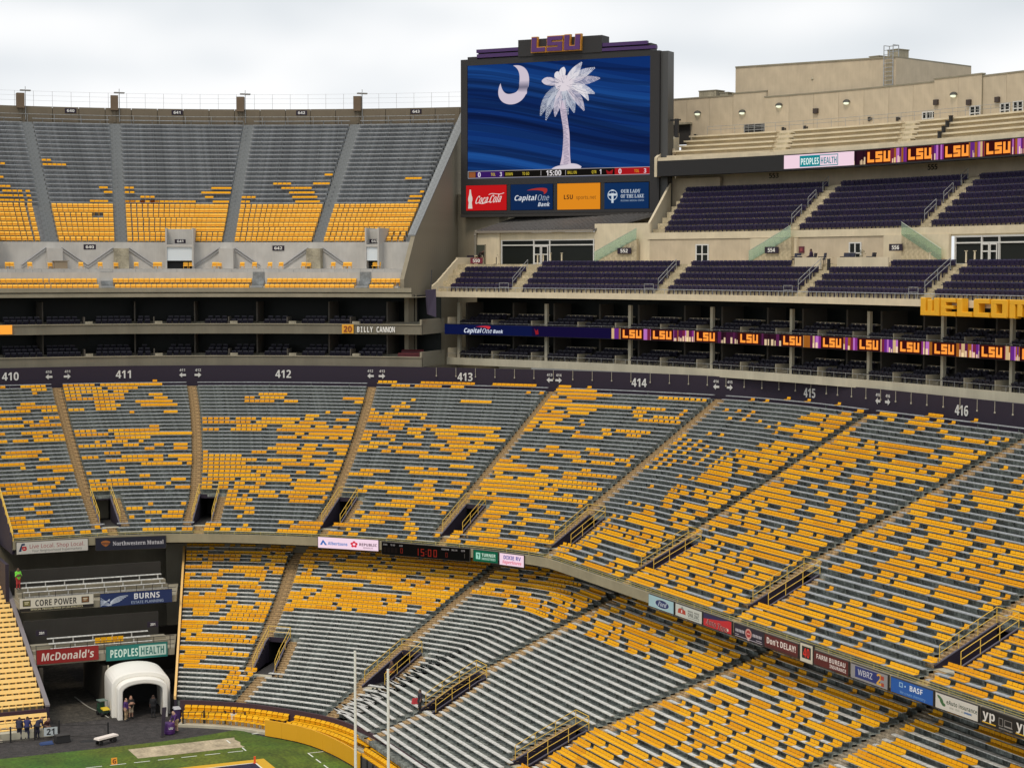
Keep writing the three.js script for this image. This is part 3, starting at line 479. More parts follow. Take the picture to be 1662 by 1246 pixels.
  signBox('advertising_board', 'blue BURNS ESTATE PLANNING board on the upper small deck', 'sign', -5.0, 1.1, 6.95, 8.08, -27.95, canvasTex(W, 96, (x) => {
    x.fillStyle = '#12295c'; x.fillRect(0, 0, W, 96); x.strokeStyle = '#c9d2de'; x.fillStyle = '#c9d2de'; x.lineWidth = 5; for (let i = 0; i < 5; i++) { x.beginPath(); x.moveTo(70, 66 + i * 4); x.quadraticCurveTo(110, 20 + i * 12, 196 - i * 14, 26 + i * 9); x.stroke(); } x.lineWidth = 3; for (let i = 0; i < 5; i++) { x.beginPath(); x.moveTo(2, 30 + i * 12); x.lineTo(80 - i * 5, 90); x.moveTo(0, 92 - i * 10); x.lineTo(66, 40 + i * 4); x.stroke(); }
    fit(x, 'BURNS', 330, 34, 240, 58, BOLD, '#e2e4e6'); fit(x, 'ESTATE PLANNING', 334, 78, 345, 28, SANS, '#b9c6d8');
  }));
  signBox('advertising_board', 'red board with white restaurant lettering on the lower small deck', 'sign', -11.35, -6.42, 3.8, 4.97, -22.0, canvasTex(W, 112, (x) => { x.fillStyle = '#8e1512'; x.fillRect(0, 0, W, 112); x.save(); x.transform(1, 0, -0.12, 1, 6, 0); fit(x, "McDonald's", 256, 58, 440, 84, BOLD, '#ddd3c8'); x.restore(); }));
  signBox('advertising_board', 'teal and white PEOPLES HEALTH board above the inflatable tunnel', 'sign', -5.84, -0.8, 3.6, 4.82, -22.0, canvasTex(W, 116, (x) => { x.fillStyle = '#0f6e66'; x.fillRect(0, 0, W, 116); fit(x, 'PEOPLES', 148, 62, 236, 86, BOLD, '#cfe3d6'); x.fillStyle = '#b9cfc4'; x.fillRect(272, 16, 228, 84); fit(x, 'HEALTH', 386, 60, 204, 82, BOLD, '#17655f'); }));
  // things standing about on the apron
  const can = thing('drum', 'round purple drum standing on the apron beside the fence end post', 'drum', [-3.45, 0, -10.9]); can.scale.set(0.72, 0.8, 0.72); { const l = new THREE.LatheGeometry([[0, 0], [0.5, 0], [0.56, 0.06], [0.6, 0.5], [0.56, 1.0], [0.5, 1.08], [0, 1.1]].map((p) => new THREE.Vector2(...p)), 20); part('body', l, mat(0.075, 0.02, 0.14, 0.5), can); const b = new THREE.TorusGeometry(0.585, 0.03, 6, 20); b.rotateX(Math.PI / 2); b.translate(0, 0.35, 0); part('hoop', b, mat(0.09, 0.025, 0.17, 0.5), can); const lb = text('LSU', 0.2, 0.02); lb.translate(0, 0.62, 0.6); part('lettering', lb, K.white, can); }
  const pole = thing('gate_post', 'tall dark leaning post beside the purple drum', 'post', [-4.15, 0, -10.3]); new MB().hexa([[-0.08, 0, 0.08], [0.08, 0, 0.08], [0.08, 0, -0.08], [-0.08, 0, -0.08], [0.1, 2.1, -0.3], [0.42, 2.1, -0.3], [0.42, 2.1, -0.46], [0.1, 2.1, -0.46]]).build('post', K.purpleDark, pole); new MB().box(0, 0.02, 0, 0.3, 0.05, 0.3).build('foot', K.dark, pole);
  const bin = thing('wheeled_bin', 'tall purple wheeled bin with a grey lid against the dark end wall by the tunnel', 'bin', [-1.95, 0, -14.6]); bin.scale.setScalar(0.82); new MB().box(0, 0.62, 0, 0.55, 1.1, 0.6).build('body', mat(0.05, 0.025, 0.11, 0.5), bin); new MB().hexa([[-0.33, 1.18, 0.38], [0.33, 1.18, 0.38], [0.33, 1.18, -0.36], [-0.33, 1.18, -0.36], [-0.3, 1.26, 0.3], [0.3, 1.3, 0.3], [0.3, 1.34, -0.36], [-0.3, 1.34, -0.36]]).build('lid', mat(0.45, 0.45, 0.47, 0.5), bin); for (const s of [-1, 1]) { const g = new THREE.CylinderGeometry(0.12, 0.12, 0.06, 12); g.rotateZ(Math.PI / 2); g.translate(s * 0.28, 0.1, -0.24); part('wheel', g, K.black, bin); }
  const stretcher = thing('field_cart', 'low white topped cart standing on the apron at the edge of the grass', 'cart', [-8.45, 0, -10.0], 0.5); new MB().hexa([[-0.95, 0.42, 0.3], [0.95, 0.42, 0.3], [0.95, 0.42, -0.3], [-0.95, 0.42, -0.3], [-0.92, 0.55, 0.27], [0.92, 0.55, 0.27], [0.92, 0.55, -0.27], [-0.92, 0.55, -0.27]]).build('top', mat(0.80, 0.72, 0.66, 0.6), stretcher); new MB().box(0, 0.33, 0, 1.6, 0.1, 0.45).build('chassis', K.dark, stretcher); for (const [x, z] of [[-0.65, 0.22], [0.65, 0.22], [-0.65, -0.22], [0.65, -0.22]]) { const g = new THREE.CylinderGeometry(0.16, 0.16, 0.07, 14); g.rotateX(Math.PI / 2); g.translate(x, 0.16, z); part('wheel', g, K.black, stretcher); }
  const hole = thing('mat', 'small round dark mat lying on the apron beside the white topped cart', 'mat', [-9.5, 0, -11.3]); { const g = new THREE.CylinderGeometry(0.62, 0.66, 0.03, 24); g.scale(1, 1, 0.6); g.translate(0, -0.012, 0); part('mat', g, K.black, hole); }
  const mower = thing('utility_vehicle', 'small green utility cart with a yellow bonnet standing left of the inflatable tunnel', 'utility cart', [-6.75, 0, -18.9], 0.2); mower.scale.setScalar(0.66);
  new MB().hexa([[-0.5, 0.35, 0.7], [0.5, 0.35, 0.7], [0.5, 0.35, -0.9], [-0.5, 0.35, -0.9], [-0.45, 0.75, 0.6], [0.45, 0.75, 0.6], [0.5, 0.85, -0.9], [-0.5, 0.85, -0.9]]).build('body', mat(0.012, 0.05, 0.025, 0.6), mower); new MB().hexa([[-0.44, 0.75, 0.95], [0.44, 0.75, 0.95], [0.44, 0.86, 0.1], [-0.44, 0.86, 0.1], [-0.4, 0.9, 0.85], [0.4, 0.9, 0.85], [0.4, 1.0, 0.1], [-0.4, 1.0, 0.1]]).build('bonnet', mat(0.70, 0.50, 0.03, 0.5), mower); new MB().box(0, 1.72, -0.45, 1.0, 0.1, 1.1).build('roof', mat(0.16, 0.22, 0.19, 0.5), mower); new MB().box(0, 1.1, -0.75, 0.9, 0.55, 0.12).build('seat', mat(0.02, 0.08, 0.04, 0.6), mower); for (const [x, z] of [[-0.45, 0.05], [0.45, 0.05], [-0.45, -0.95], [0.45, -0.95]]) new MB().bar([x, 0.8, z], [x, 1.7, z], 0.03).build('roof_post', K.dark, mower); for (const [x, z] of [[-0.5, 0.6], [0.5, 0.6], [-0.5, -0.6], [0.5, -0.6]]) { const g = new THREE.CylinderGeometry(0.27, 0.27, 0.2, 16); g.rotateZ(Math.PI / 2); g.translate(x, 0.27, z); part('wheel', g, K.black, mower); }
  const box = thing('equipment_case', 'black equipment case on the apron right of the number 21 board', 'case', [-11.35, 0, -11.75], 0.1); new MB().hexa([[-0.55, 0, 0.35], [0.55, 0, 0.35], [0.55, 0, -0.35], [-0.55, 0, -0.35], [-0.5, 0.5, 0.3], [0.5, 0.5, 0.3], [0.5, 0.5, -0.3], [-0.5, 0.5, -0.3]]).build('body', K.black, box); new MB().box(0, 0.53, 0, 1.06, 0.05, 0.66).build('lid', K.dark, box);
  const tarp = thing('folded_tarp', 'folded blue tarpaulin on the ground below the number 21 board', 'tarpaulin', [-12.55, 0, -11.6]); new MB().hexa([[-0.5, 0, 0.3], [0.5, 0, 0.3], [0.5, 0, -0.3], [-0.5, 0, -0.3], [-0.45, 0.14, 0.24], [0.42, 0.1, 0.26], [0.46, 0.16, -0.26], [-0.4, 0.12, -0.22]]).build('tarp', mat(0.02, 0.05, 0.16, 0.6), tarp);
  const nb = thing('number_board', 'white board with the black number 21 on the low fence', 'board', [-12.0, 0.6, -12.85]); nb.scale.setScalar(0.74); new MB().box(0, 0, 0, 1.35, 0.85, 0.06).build('board', mat(0.5, 0.55, 0.56, 0.6), nb); { const g = text('21', 0.62, 0.012); g.translate(-0.02, 0, 0.034); part('number', g, K.black, nb); }
  const wb = thing('white_cabinet', 'white cabinet standing in the low fence in front of the yellow chairs', 'cabinet', [1.62, 0, -11.2]); new MB().box(0, 0.48, 0, 0.45, 0.95, 0.4).build('body', mat(0.66, 0.64, 0.57, 0.6), wb); new MB().box(0, 0.48, 0.205, 0.38, 0.85, 0.01).build('door', mat(0.70, 0.68, 0.6, 0.6), wb); new MB().box(0.05, 1.1, 0, 0.14, 0.3, 0.14).build('lamp_housing', mat(0.09, 0.02, 0.02, 0.6), wb);
  const rc = thing('cooler', 'small orange red drink cooler on the low wall at the left edge', 'cooler', [-15.9, 0.16, -13.6]); { const g = new THREE.CylinderGeometry(0.24, 0.2, 0.5, 14); g.translate(0, 0.25, 0); part('body', g, mat(0.6, 0.09, 0.05, 0.5), rc); const l = new THREE.CylinderGeometry(0.25, 0.25, 0.06, 14); l.translate(0, 0.53, 0); part('lid', l, K.white, rc); } new MB().box(0, -0.08, 0, 0.9, 0.16, 0.5).build('stand', K.slab, rc);
}
// ---------------------------------------------------------------- advertising boards hung on the front of the upper tier
function hung(name, label, cat, u0, u1, y0, y1, tex, { glow = 0, cv = M, off = -0.12, thick = 0.14, frameM = K.dark } = {}) { // flat board between two points of a curve
  const a = cv.at(u0, off, 0), b = cv.at(u1, off, 0), w = Math.hypot(b[0] - a[0], b[2] - a[2]), t = thing(name, label, cat, [(a[0] + b[0]) / 2, (y0 + y1) / 2, (a[2] + b[2]) / 2], -Math.atan2(b[2] - a[2], b[0] - a[0]));
  const bl = new MB().box(0, 0, -thick / 2, w - 0.02, y1 - y0, thick); bl.build('board', frameM, t);
  const g = new THREE.PlaneGeometry(w - 0.10, y1 - y0 - 0.08); g.translate(0, 0, 0.006); part('print', g, printMat(tex, glow), t); return t;
}
{
  const H = 128, cs = (w, f) => canvasTex(w, H, f);
  hung('advertising_board', 'white Live Local. Shop Local. supermarket board at the left of the upper bowl front', 'sign', 34.45, 40.65, 10.62, 11.72, cs(640, (x, w) => {
    x.fillStyle = '#c8c4bb'; x.fillRect(0, 0, w, H); x.fillStyle = '#1c2c50'; x.beginPath(); x.moveTo(18, 100); x.lineTo(46, 14); x.lineTo(74, 14); x.lineTo(74, 34); x.lineTo(50, 38); x.lineTo(42, 100); x.fill(); x.fillStyle = '#b3242a'; x.fillRect(48, 46, 40, 20); x.beginPath(); x.arc(70, 72, 22, 0, 7); x.fill(); x.fillStyle = '#d8d2c8'; x.fillRect(60, 66, 16, 8); fit(x, 'Live Local. Shop Local.', 362, 50, 500, 60, SANS, '#8e2b33'); fit(x, 'Your Neighborhood Supermarkets', 362, 100, 450, 34, SANS, '#4a4a48');
  }));
  hung('advertising_board', 'navy Northwestern Mutual board hung on the upper bowl front', 'sign', 41.25, 47.45, 10.55, 11.68, cs(640, (x, w) => { x.fillStyle = '#0d0f25'; x.fillRect(0, 0, w, H); x.fillStyle = '#9c5a22'; x.beginPath(); x.moveTo(46, 40); x.quadraticCurveTo(90, 10, 132, 40); x.quadraticCurveTo(124, 74, 90, 92); x.quadraticCurveTo(52, 74, 46, 40); x.fill(); x.fillStyle = '#0d0f25'; x.fillRect(56, 50, 70, 6); x.fillRect(62, 64, 58, 5); fit(x, 'Northwestern Mutual', 388, 62, 470, 58, SERIF, '#c6c4c8'); }));
  hung('led_screen', 'bright white screen with a blue grocery name and a red flower logo', 'screen', 61.35, 67.25, 10.9, 11.92, cs(640, (x, w) => { x.fillStyle = '#f0d3e2'; x.fillRect(0, 0, w, H); x.fillStyle = '#1d63b0'; x.beginPath(); x.moveTo(20, 92); x.lineTo(52, 30); x.lineTo(96, 92); x.lineTo(74, 92); x.lineTo(54, 60); x.lineTo(42, 92); x.fill(); fit(x, 'Albertsons', 210, 70, 210, 52, BOLD, '#2a6fb8'); x.fillStyle = '#d5283c'; for (let i = 0; i < 5; i++) { const a = i * 1.2566 - 1.57; x.beginPath(); x.arc(384 + 24 * Math.cos(a), 66 + 24 * Math.sin(a), 15, 0, 7); x.fill(); } x.fillStyle = '#f0d3e2'; x.beginPath(); x.arc(384, 66, 14, 0, 7); x.fill(); fit(x, 'REPUBLIC', 532, 62, 190, 44, BOLD, '#3c2030'); fit(x, 'SERVICES', 532, 100, 110, 26, SANS, '#3c2030'); }), { glow: 1.0 });
  const sb = hung('clock_board', 'dark clock scoreboard panel reading 15:00 on the upper bowl front', 'scoreboard', 67.5, 76.3, 10.68, 11.80, cs(1024, (x, w) => {
    x.fillStyle = '#0a0908'; x.fillRect(0, 0, w, H); for (const [s, p, ww] of [['DOWN', 40, 50], ['TO GO', 130, 54], ['LSU', 228, 56], ['VISITOR', 745, 90], ['BALL ON', 852, 66], ['QTR', 950, 44]]) fit(x, s, p, 24, ww, 24, BOLD, '#9a9490');
    const seg = { 0: 'abcdef', 1: 'bc', 5: 'acdfg' }, dig = (d, px, py, W, h, c) => { x.fillStyle = c; const t = W * 0.2, L = { a: [0, 0, W, t], d: [0, h - t, W, t], g: [0, h / 2 - t / 2, W, t], f: [0, 0, t, h / 2], b: [W - t, 0, t, h / 2], e: [0, h / 2, t, h / 2], c: [W - t, h / 2, t, h / 2] }; for (const k of 'abcdefg') { const r = L[k]; x.globalAlpha = seg[d].includes(k) ? 1 : 0.0; x.fillRect(px + r[0], py + r[1], r[2], r[3]); } x.globalAlpha = 1; };
    dig(1, 400, 38, 34, 74, '#8e2416'); dig(5, 462, 38, 38, 74, '#8e2416'); x.fillStyle = '#8e2416'; x.fillRect(518, 58, 8, 8); x.fillRect(518, 86, 8, 8); dig(0, 545, 38, 38, 74, '#8e2416'); dig(0, 610, 38, 38, 74, '#8e2416'); dig(0, 222, 50, 26, 52, '#7d2417'); dig(0, 748, 56, 24, 48, '#6a2015'); dig(1, 950, 52, 20, 48, '#5b544c'); x.fillStyle = '#17110f'; for (let i = 0; i < 4; i++) x.fillRect(20 + i * 44, 52, 32, 54);
  }), { glow: 0.9 });
  hung('led_screen', 'small green screen with pale lettering right of the clock scoreboard', 'screen', 76.6, 79.2, 10.78, 11.78, cs(330, (x, w) => { x.fillStyle = '#0f5c40'; x.fillRect(0, 0, w, H); x.fillStyle = '#9fd8c0'; x.fillRect(34, 26, 60, 76); x.fillStyle = '#0f5c40'; x.fillRect(50, 44, 30, 12); x.fillRect(62, 56, 10, 34); fit(x, 'TURNER', 206, 48, 190, 52, BOLD, '#cfe6d4'); fit(x, 'INDUSTRIES', 206, 92, 190, 38, BOLD, '#b7d6c4'); }), { glow: 0.9 });
  hung('led_screen', 'small white screen with blue and red lettering at the end of the screens', 'screen', 79.3, 82.0, 10.72, 11.76, cs(330, (x, w) => { x.fillStyle = '#efd0de'; x.fillRect(0, 0, w, H); fit(x, 'DIXIE RV', 170, 42, 240, 58, BOLD, '#1c2f8a'); x.save(); x.transform(1, 0, -0.25, 1, 22, 0); fit(x, 'SuperStores', 170, 92, 260, 48, SERIF, '#d4455c'); x.restore(); }), { glow: 1.0 });
  const B = (label, u0, f, w = 480, o = {}) => hung('advertising_board', label, 'sign', u0, o.u1 ?? u0 + 3.85, o.y0 ?? 10.88, o.y1 ?? 11.8, canvasTex(w, H, f), o);
  B('pale blue board with a dark blue car maker oval', 102.3, (x, w) => { const g = '#9fc0c8'; x.fillStyle = g; x.fillRect(0, 0, w, H); x.fillStyle = '#c7d3d4'; x.beginPath(); x.ellipse(262, 66, 134, 48, 0, 0, 7); x.fill(); x.fillStyle = '#1a2a5e'; x.beginPath(); x.ellipse(262, 66, 128, 43, 0, 0, 7); x.fill(); x.save(); x.transform(1, 0, -0.2, 1, 12, 0); fit(x, 'Ford', 262, 66, 170, 66, 'italic bold %px serif', '#c5ccd8'); x.restore(); });
  B('white board with a red roof shaped mark and black lettering', 106.35, (x, w) => { x.fillStyle = '#c2c5bd'; x.fillRect(0, 0, w, H); x.fillStyle = '#7d8a86'; x.beginPath(); x.moveTo(92, 44); x.lineTo(122, 8); x.lineTo(158, 44); x.fill(); x.fillStyle = '#b1402c'; x.beginPath(); x.moveTo(40, 92); x.lineTo(52, 50); x.lineTo(84, 36); x.lineTo(132, 40); x.lineTo(180, 48); x.lineTo(190, 92); x.fill(); x.fillStyle = '#ddd'; x.fillRect(106, 52, 18, 30); x.fillStyle = '#6a6c68'; for (let i = 0; i < 11; i++) if (i !== 5) x.fillRect(228 + i * 19, 30, 13, 18); fit(x, 'ONE.INC', 330, 76, 210, 54, BOLD, '#2e322e'); x.fillStyle = '#6a6d68'; x.fillRect(228, 106, 204, 6); });
  B('red board with a purple corner and dark cartoon lettering', 110.35, (x, w) => { x.fillStyle = '#c01f26'; x.fillRect(0, 0, w, H); x.fillStyle = '#241c4c'; x.beginPath(); x.moveTo(0, 0); x.lineTo(430, 0); x.lineTo(300, 24); x.lineTo(0, 56); x.fill(); x.save(); x.transform(1, 0.05, 0, 1, 0, -10); fit(x, 'Auto Tops', 225, 86, 370, 82, 'italic bold %px serif', '#cfa9a4'); fit(x, 'Auto Tops', 229, 89, 370, 82, 'italic bold %px serif', '#3a1517'); x.restore(); x.fillStyle = '#d9c6b6'; x.beginPath(); x.arc(418, 96, 15, 0, 7); x.fill(); });
  B('dark purple board with a pale round red mark between two white words', 114.45, (x, w) => { x.fillStyle = '#1c1128'; x.fillRect(0, 0, w, H); x.fillStyle = '#b5b0b8'; for (let i = 0; i < 6; i++) { x.fillRect(26 + i * 25, 44, 18, 30); x.fillRect(306 + i * 25, 44, 18, 30); } x.fillStyle = '#c98d84'; x.beginPath(); x.arc(238, 60, 52, 0, 7); x.fill(); x.fillStyle = '#a52a2c'; x.beginPath(); x.arc(238, 60, 34, 0, 7); x.fill(); x.fillStyle = '#d5a59a'; x.fillRect(216, 54, 44, 12); x.fillRect(222, 100, 32, 28); x.fillStyle = '#b8b0b8'; x.fillRect(20, 96, 60, 6); x.fillRect(20, 114, 440, 6); x.fillRect(360, 96, 90, 6); });
  B("dark red Don't DELAY! board", 118.35, (x, w) => { x.fillStyle = '#5a1210'; x.fillRect(0, 0, w, H); fit(x, "Don't DELAY!", 240, 56, 430, 84, BOLD, '#e6ded8'); x.fillStyle = '#4a1511'; x.fillRect(0, 106, w, 22); }, 480, { u1: 122.4 });
  B('white framed play clock showing 40 in red digits', 122.6, (x, w) => { x.fillStyle = '#c9c5b5'; x.fillRect(0, 0, w, H); x.fillStyle = '#120806'; x.fillRect(26, 18, w - 52, 84); fit(x, '40', w / 2, 62, w - 70, 92, BOLD, '#d8281a'); }, 190, { u1: 124.1, y0: 10.8, y1: 12.02 });
  B('dark red FARM BUREAU INSURANCE board', 124.15, (x, w) => { x.fillStyle = '#541311'; x.fillRect(0, 0, w, H); fit(x, 'FARM BUREAU', 240, 44, 420, 60, BOLD, '#ddd6d2'); fit(x, 'INSURANCE', 340, 96, 230, 46, BOLD, '#ddd6d2'); });
  B('grey and blue television channel board with WBRZ and a large figure 2', 128.2, (x, w) => { x.fillStyle = '#8d8c90'; x.fillRect(0, 0, w, H); x.fillStyle = '#1f2f72'; x.fillRect(56, 10, 330, 100); fit(x, 'WBRZ', 190, 58, 230, 74, SANS, '#d4d6dc'); fit(x, '2', 372, 64, 100, 138, BOLD, '#d8a43a'); x.fillStyle = '#a5432a'; x.fillRect(390, 24, 44, 36); x.fillRect(400, 84, 36, 32); });
  B('bright blue BASF board', 132.3, (x, w) => { x.fillStyle = '#0f55a8'; x.fillRect(0, 0, w, H); x.strokeStyle = '#8fb6d8'; x.lineWidth = 9; x.strokeRect(100, 24, 34, 34); x.fillStyle = '#b9d0e4'; x.fillRect(158, 38, 14, 14); fit(x, 'BASF', 290, 46, 190, 66, BOLD, '#dfe6ee'); fit(x, 'We create chemistry', 250, 104, 300, 32, SANS, '#7fa6d2'); }, 480, { u1: 136.4 });
  B('white car insurance board with a green leafy mark', 136.55, (x, w) => { x.fillStyle = '#cbc9c2'; x.fillRect(0, 0, w, H); x.fillStyle = '#37633a'; x.beginPath(); x.ellipse(46, 34, 30, 12, 0.5, 0, 7); x.fill(); x.beginPath(); x.ellipse(70, 60, 34, 18, 1.0, 0, 7); x.fill(); x.beginPath(); x.ellipse(92, 84, 24, 14, 0.2, 0, 7); x.fill(); fit(x, 'eAuto insurance', 300, 52, 350, 52, BOLD, '#2e3f30'); fit(x, 'one  click  and  done', 290, 92, 300, 28, SANS, '#6c7468'); x.fillStyle = '#4f6fa0'; x.fillRect(330, 84, 80, 14); });
  for (const [u, n] of [[140.55, 'left'], [145.0, 'right']]) B(n === 'left' ? 'black board with two white yp marks underlined in yellow' : 'black board with white yp marks, cut by the right edge of the photograph', u, (x, w) => { x.fillStyle = '#0c0b0a'; x.fillRect(0, 0, w, H); for (const c of [80, 400]) { fit(x, 'yp', c, 44, 130, 108, BOLD, '#d6d4d0'); x.fillStyle = '#d3a81f'; x.fillRect(c - 66, 104, 132, 10); } x.strokeStyle = '#8a8784'; x.lineWidth = 5; x.strokeRect(176, 34, 36, 60); x.strokeRect(230, 38, 66, 46); x.fillStyle = '#8a8784'; x.fillRect(224, 86, 80, 8); fit(x, 'theyellowpages', 240, 112, 130, 18, BOLD, '#a8a5a0'); }, 480, { u1: u + 4.3 });
}
// ---------------------------------------------------------------- purple wall with section numbers at the top of the bowl
{
  const t = thing('purple_wall', 'long dark purple wall with white section numbers along the top of the upper bowl', 'wall'), b = new MB();
  slab(b, M, 20, uEnd, 26.0, 26.3, 23.0, 25.32, { step: 0.5 }); b.build('wall_panel', K.purple, t);
  const put = (s, u, y, h, sq) => { const g = text(s, h, 0.03, { squeeze: sq }), p = M.at(u, 25.95, y); g.rotateY(M.face(u)); g.translate(...p); part('section_number', g, mat(0.62, 0.62, 0.60, 0.8), t); };
  [['410', 38.5], ['411', 44.69], ['412', 52.07], ['413', 64.3], ['414', 77.33], ['415', 85.15], ['416', 104.0], ['417', 122]].forEach(([s, u]) => put(s, u, 24.5 - 0.002 * Math.max(0, u - 40), 0.80, 0.9));
  for (let u = 62.2; u < 140; u = M.step(u, 25.8, 2.1)) { const r = new MB(), a = M.at(u, 25.8, 24.5), c = M.at(u, 25.8, 25.34); r.bar(a, c, 0.022, 5); r.box(a[0], a[1], a[2], 0.09, 0.12, 0.09); r.build('hanging_rod', K.slab, t); }
  const arrow = (u, dir) => { const s = new THREE.Shape(); s.moveTo(-0.32, 0); s.lineTo(-0.02, 0.27); s.lineTo(-0.02, 0.1); s.lineTo(0.36, 0.1); s.lineTo(0.36, -0.1); s.lineTo(-0.02, -0.1); s.lineTo(-0.02, -0.27); s.closePath(); const g = new THREE.ExtrudeGeometry(s, { depth: 0.03, bevelEnabled: false }); if (dir > 0) g.rotateZ(Math.PI); g.rotateY(M.face(u)); g.translate(...M.at(u, 25.95, 24.36)); part('arrow', g, mat(0.58, 0.58, 0.56, 0.8), t); };
  [[42.1, '410'], [42.75, '411'], [47.05, '411'], [47.75, '412'], [57.5, '412'], [58.3, '413'], [70.75, '413'], [71.45, '414'], [81.95, '414'], [82.6, '415'], [92.9, '415'], [94.3, '416'], [113.2, '416'], [114.6, '417']].forEach(([u, s], i) => { arrow(u, i % 2 ? 1 : -1); const g = text(s, 0.26, 0.03); g.rotateY(M.face(u)); g.translate(...M.at(u, 25.95, 24.86)); part('small_number', g, mat(0.55, 0.55, 0.54, 0.8), t); });
}
// ---------------------------------------------------------------- western suites: two open levels under the west upper deck
const suiteChairs = (cv, u0, u1, off, y, s = 0.56) => { const len = (u1 - u0) * cv.k((u0 + u1) / 2, off), n = Math.max(1, Math.floor(len / s)); for (let i = 0; i < n; i++) { const u = lerp(u0, u1, (i + 0.5) / n); navy.push({ p: cv.at(u, off, y), turn: cv.face(u), suite: true }); } };
{
  const gr = [[38.21, 41.9], [42.15, 43.27], [43.75, 45.05], [45.2, 45.78], [46.35, 47.42], [48.0, 49.05], [49.2, 50.33], [50.87, 52.11], [52.95, 54.33], [54.6, 55.93], [56.35, 58.04]], uE = 61.0;
  for (const [lv, y, label] of [[0, 25.3, 'lower row of western suites, open dark boxes with navy chairs'], [1, 28.55, 'upper row of western suites, open dark boxes with navy chairs, under the west upper deck']]) {
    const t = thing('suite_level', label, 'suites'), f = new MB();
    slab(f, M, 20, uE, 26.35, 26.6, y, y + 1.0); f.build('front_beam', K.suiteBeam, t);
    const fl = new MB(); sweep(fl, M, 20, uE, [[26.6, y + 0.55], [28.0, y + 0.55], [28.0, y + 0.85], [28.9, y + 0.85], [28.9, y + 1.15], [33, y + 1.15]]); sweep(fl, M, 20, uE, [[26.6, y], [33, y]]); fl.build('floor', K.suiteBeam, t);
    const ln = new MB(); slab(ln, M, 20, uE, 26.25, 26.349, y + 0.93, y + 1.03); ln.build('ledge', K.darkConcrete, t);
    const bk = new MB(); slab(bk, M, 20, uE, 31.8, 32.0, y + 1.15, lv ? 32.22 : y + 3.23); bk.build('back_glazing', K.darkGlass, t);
    gr.forEach(([a, b], i) => {
      suiteChairs(M, a, b, 27.3, y + 0.55); suiteChairs(M, a + 0.05, b - 0.05, 28.4, y + 0.85); if (lv === 0) suiteChairs(M, a + 0.1, b - 0.1, 29.4, y + 1.15);
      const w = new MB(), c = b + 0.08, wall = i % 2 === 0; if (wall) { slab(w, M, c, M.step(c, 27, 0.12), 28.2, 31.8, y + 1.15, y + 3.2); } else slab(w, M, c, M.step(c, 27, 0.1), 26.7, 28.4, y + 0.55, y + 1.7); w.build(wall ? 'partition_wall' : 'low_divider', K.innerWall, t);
      if (i % 2 === 1) { const p = new MB(); slab(p, M, M.step(b, 27, 0.35), M.step(b, 27, 1.1), 26.75, 27.2, y + 0.55, y + 1.25); p.build('stair_block', K.concrete, t); }
    });
    const e = new MB(); slab(e, M, uE - 0.14, uE, 26.35, 33, y, y + 1.5); e.build('end_wall', K.darkConcrete, t);
  }
  for (let i = 0; i < 6; i++) { const u = lerp(59.05, 60.5, (i + 0.5) / 6); for (const [o, y] of [[27.3, 25.85], [28.4, 26.15]]) gold.push({ p: M.at(u, o, y), turn: M.face(u), maroon: true }); }
  const n = thing('name_lettering', 'white retired player name and orange number 20 on the western suite beam', 'lettering'); { const a = 55.6, b = 56.35; const w = new MB(); slab(w, M, a, b, 26.14, 26.2, 28.62, 29.52); w.build('number_plate', mat(0.75, 0.36, 0.02, 0.6), n); const g = text('20', 0.6, 0.02); g.rotateY(M.face(55.98)); g.translate(...M.at(55.98, 26.11, 29.06)); part('number', g, mat(0.25, 0.05, 0.02, 0.7), n); let i = 0; const s = 'BILLY CANNON'; for (let k = 0; k < s.length; k++) if (s[k] !== ' ') { const u = lerp(56.55, 59.15, (k + 0.5) / s.length), gg = text(s[k], 0.56, 0.02, { squeeze: 0.62 }); gg.rotateY(M.face(u)); gg.translate(...M.at(u, 26.21, 29.03)); part('letter', gg, K.white, n); i++; } }
  const ol = thing('orange_panel', 'bright orange lit panel on the western suite beam at the left edge', 'screen'); { const w = new MB(); slab(w, M, 36.4, 38.78, 26.12, 26.24, 28.66, 29.56); w.build('panel', new THREE.MeshStandardMaterial({ color: 0x201005, emissive: new THREE.Color().setRGB(0.95, 0.36, 0.03), emissiveIntensity: 1, roughness: 0.6 }), ol); }
}
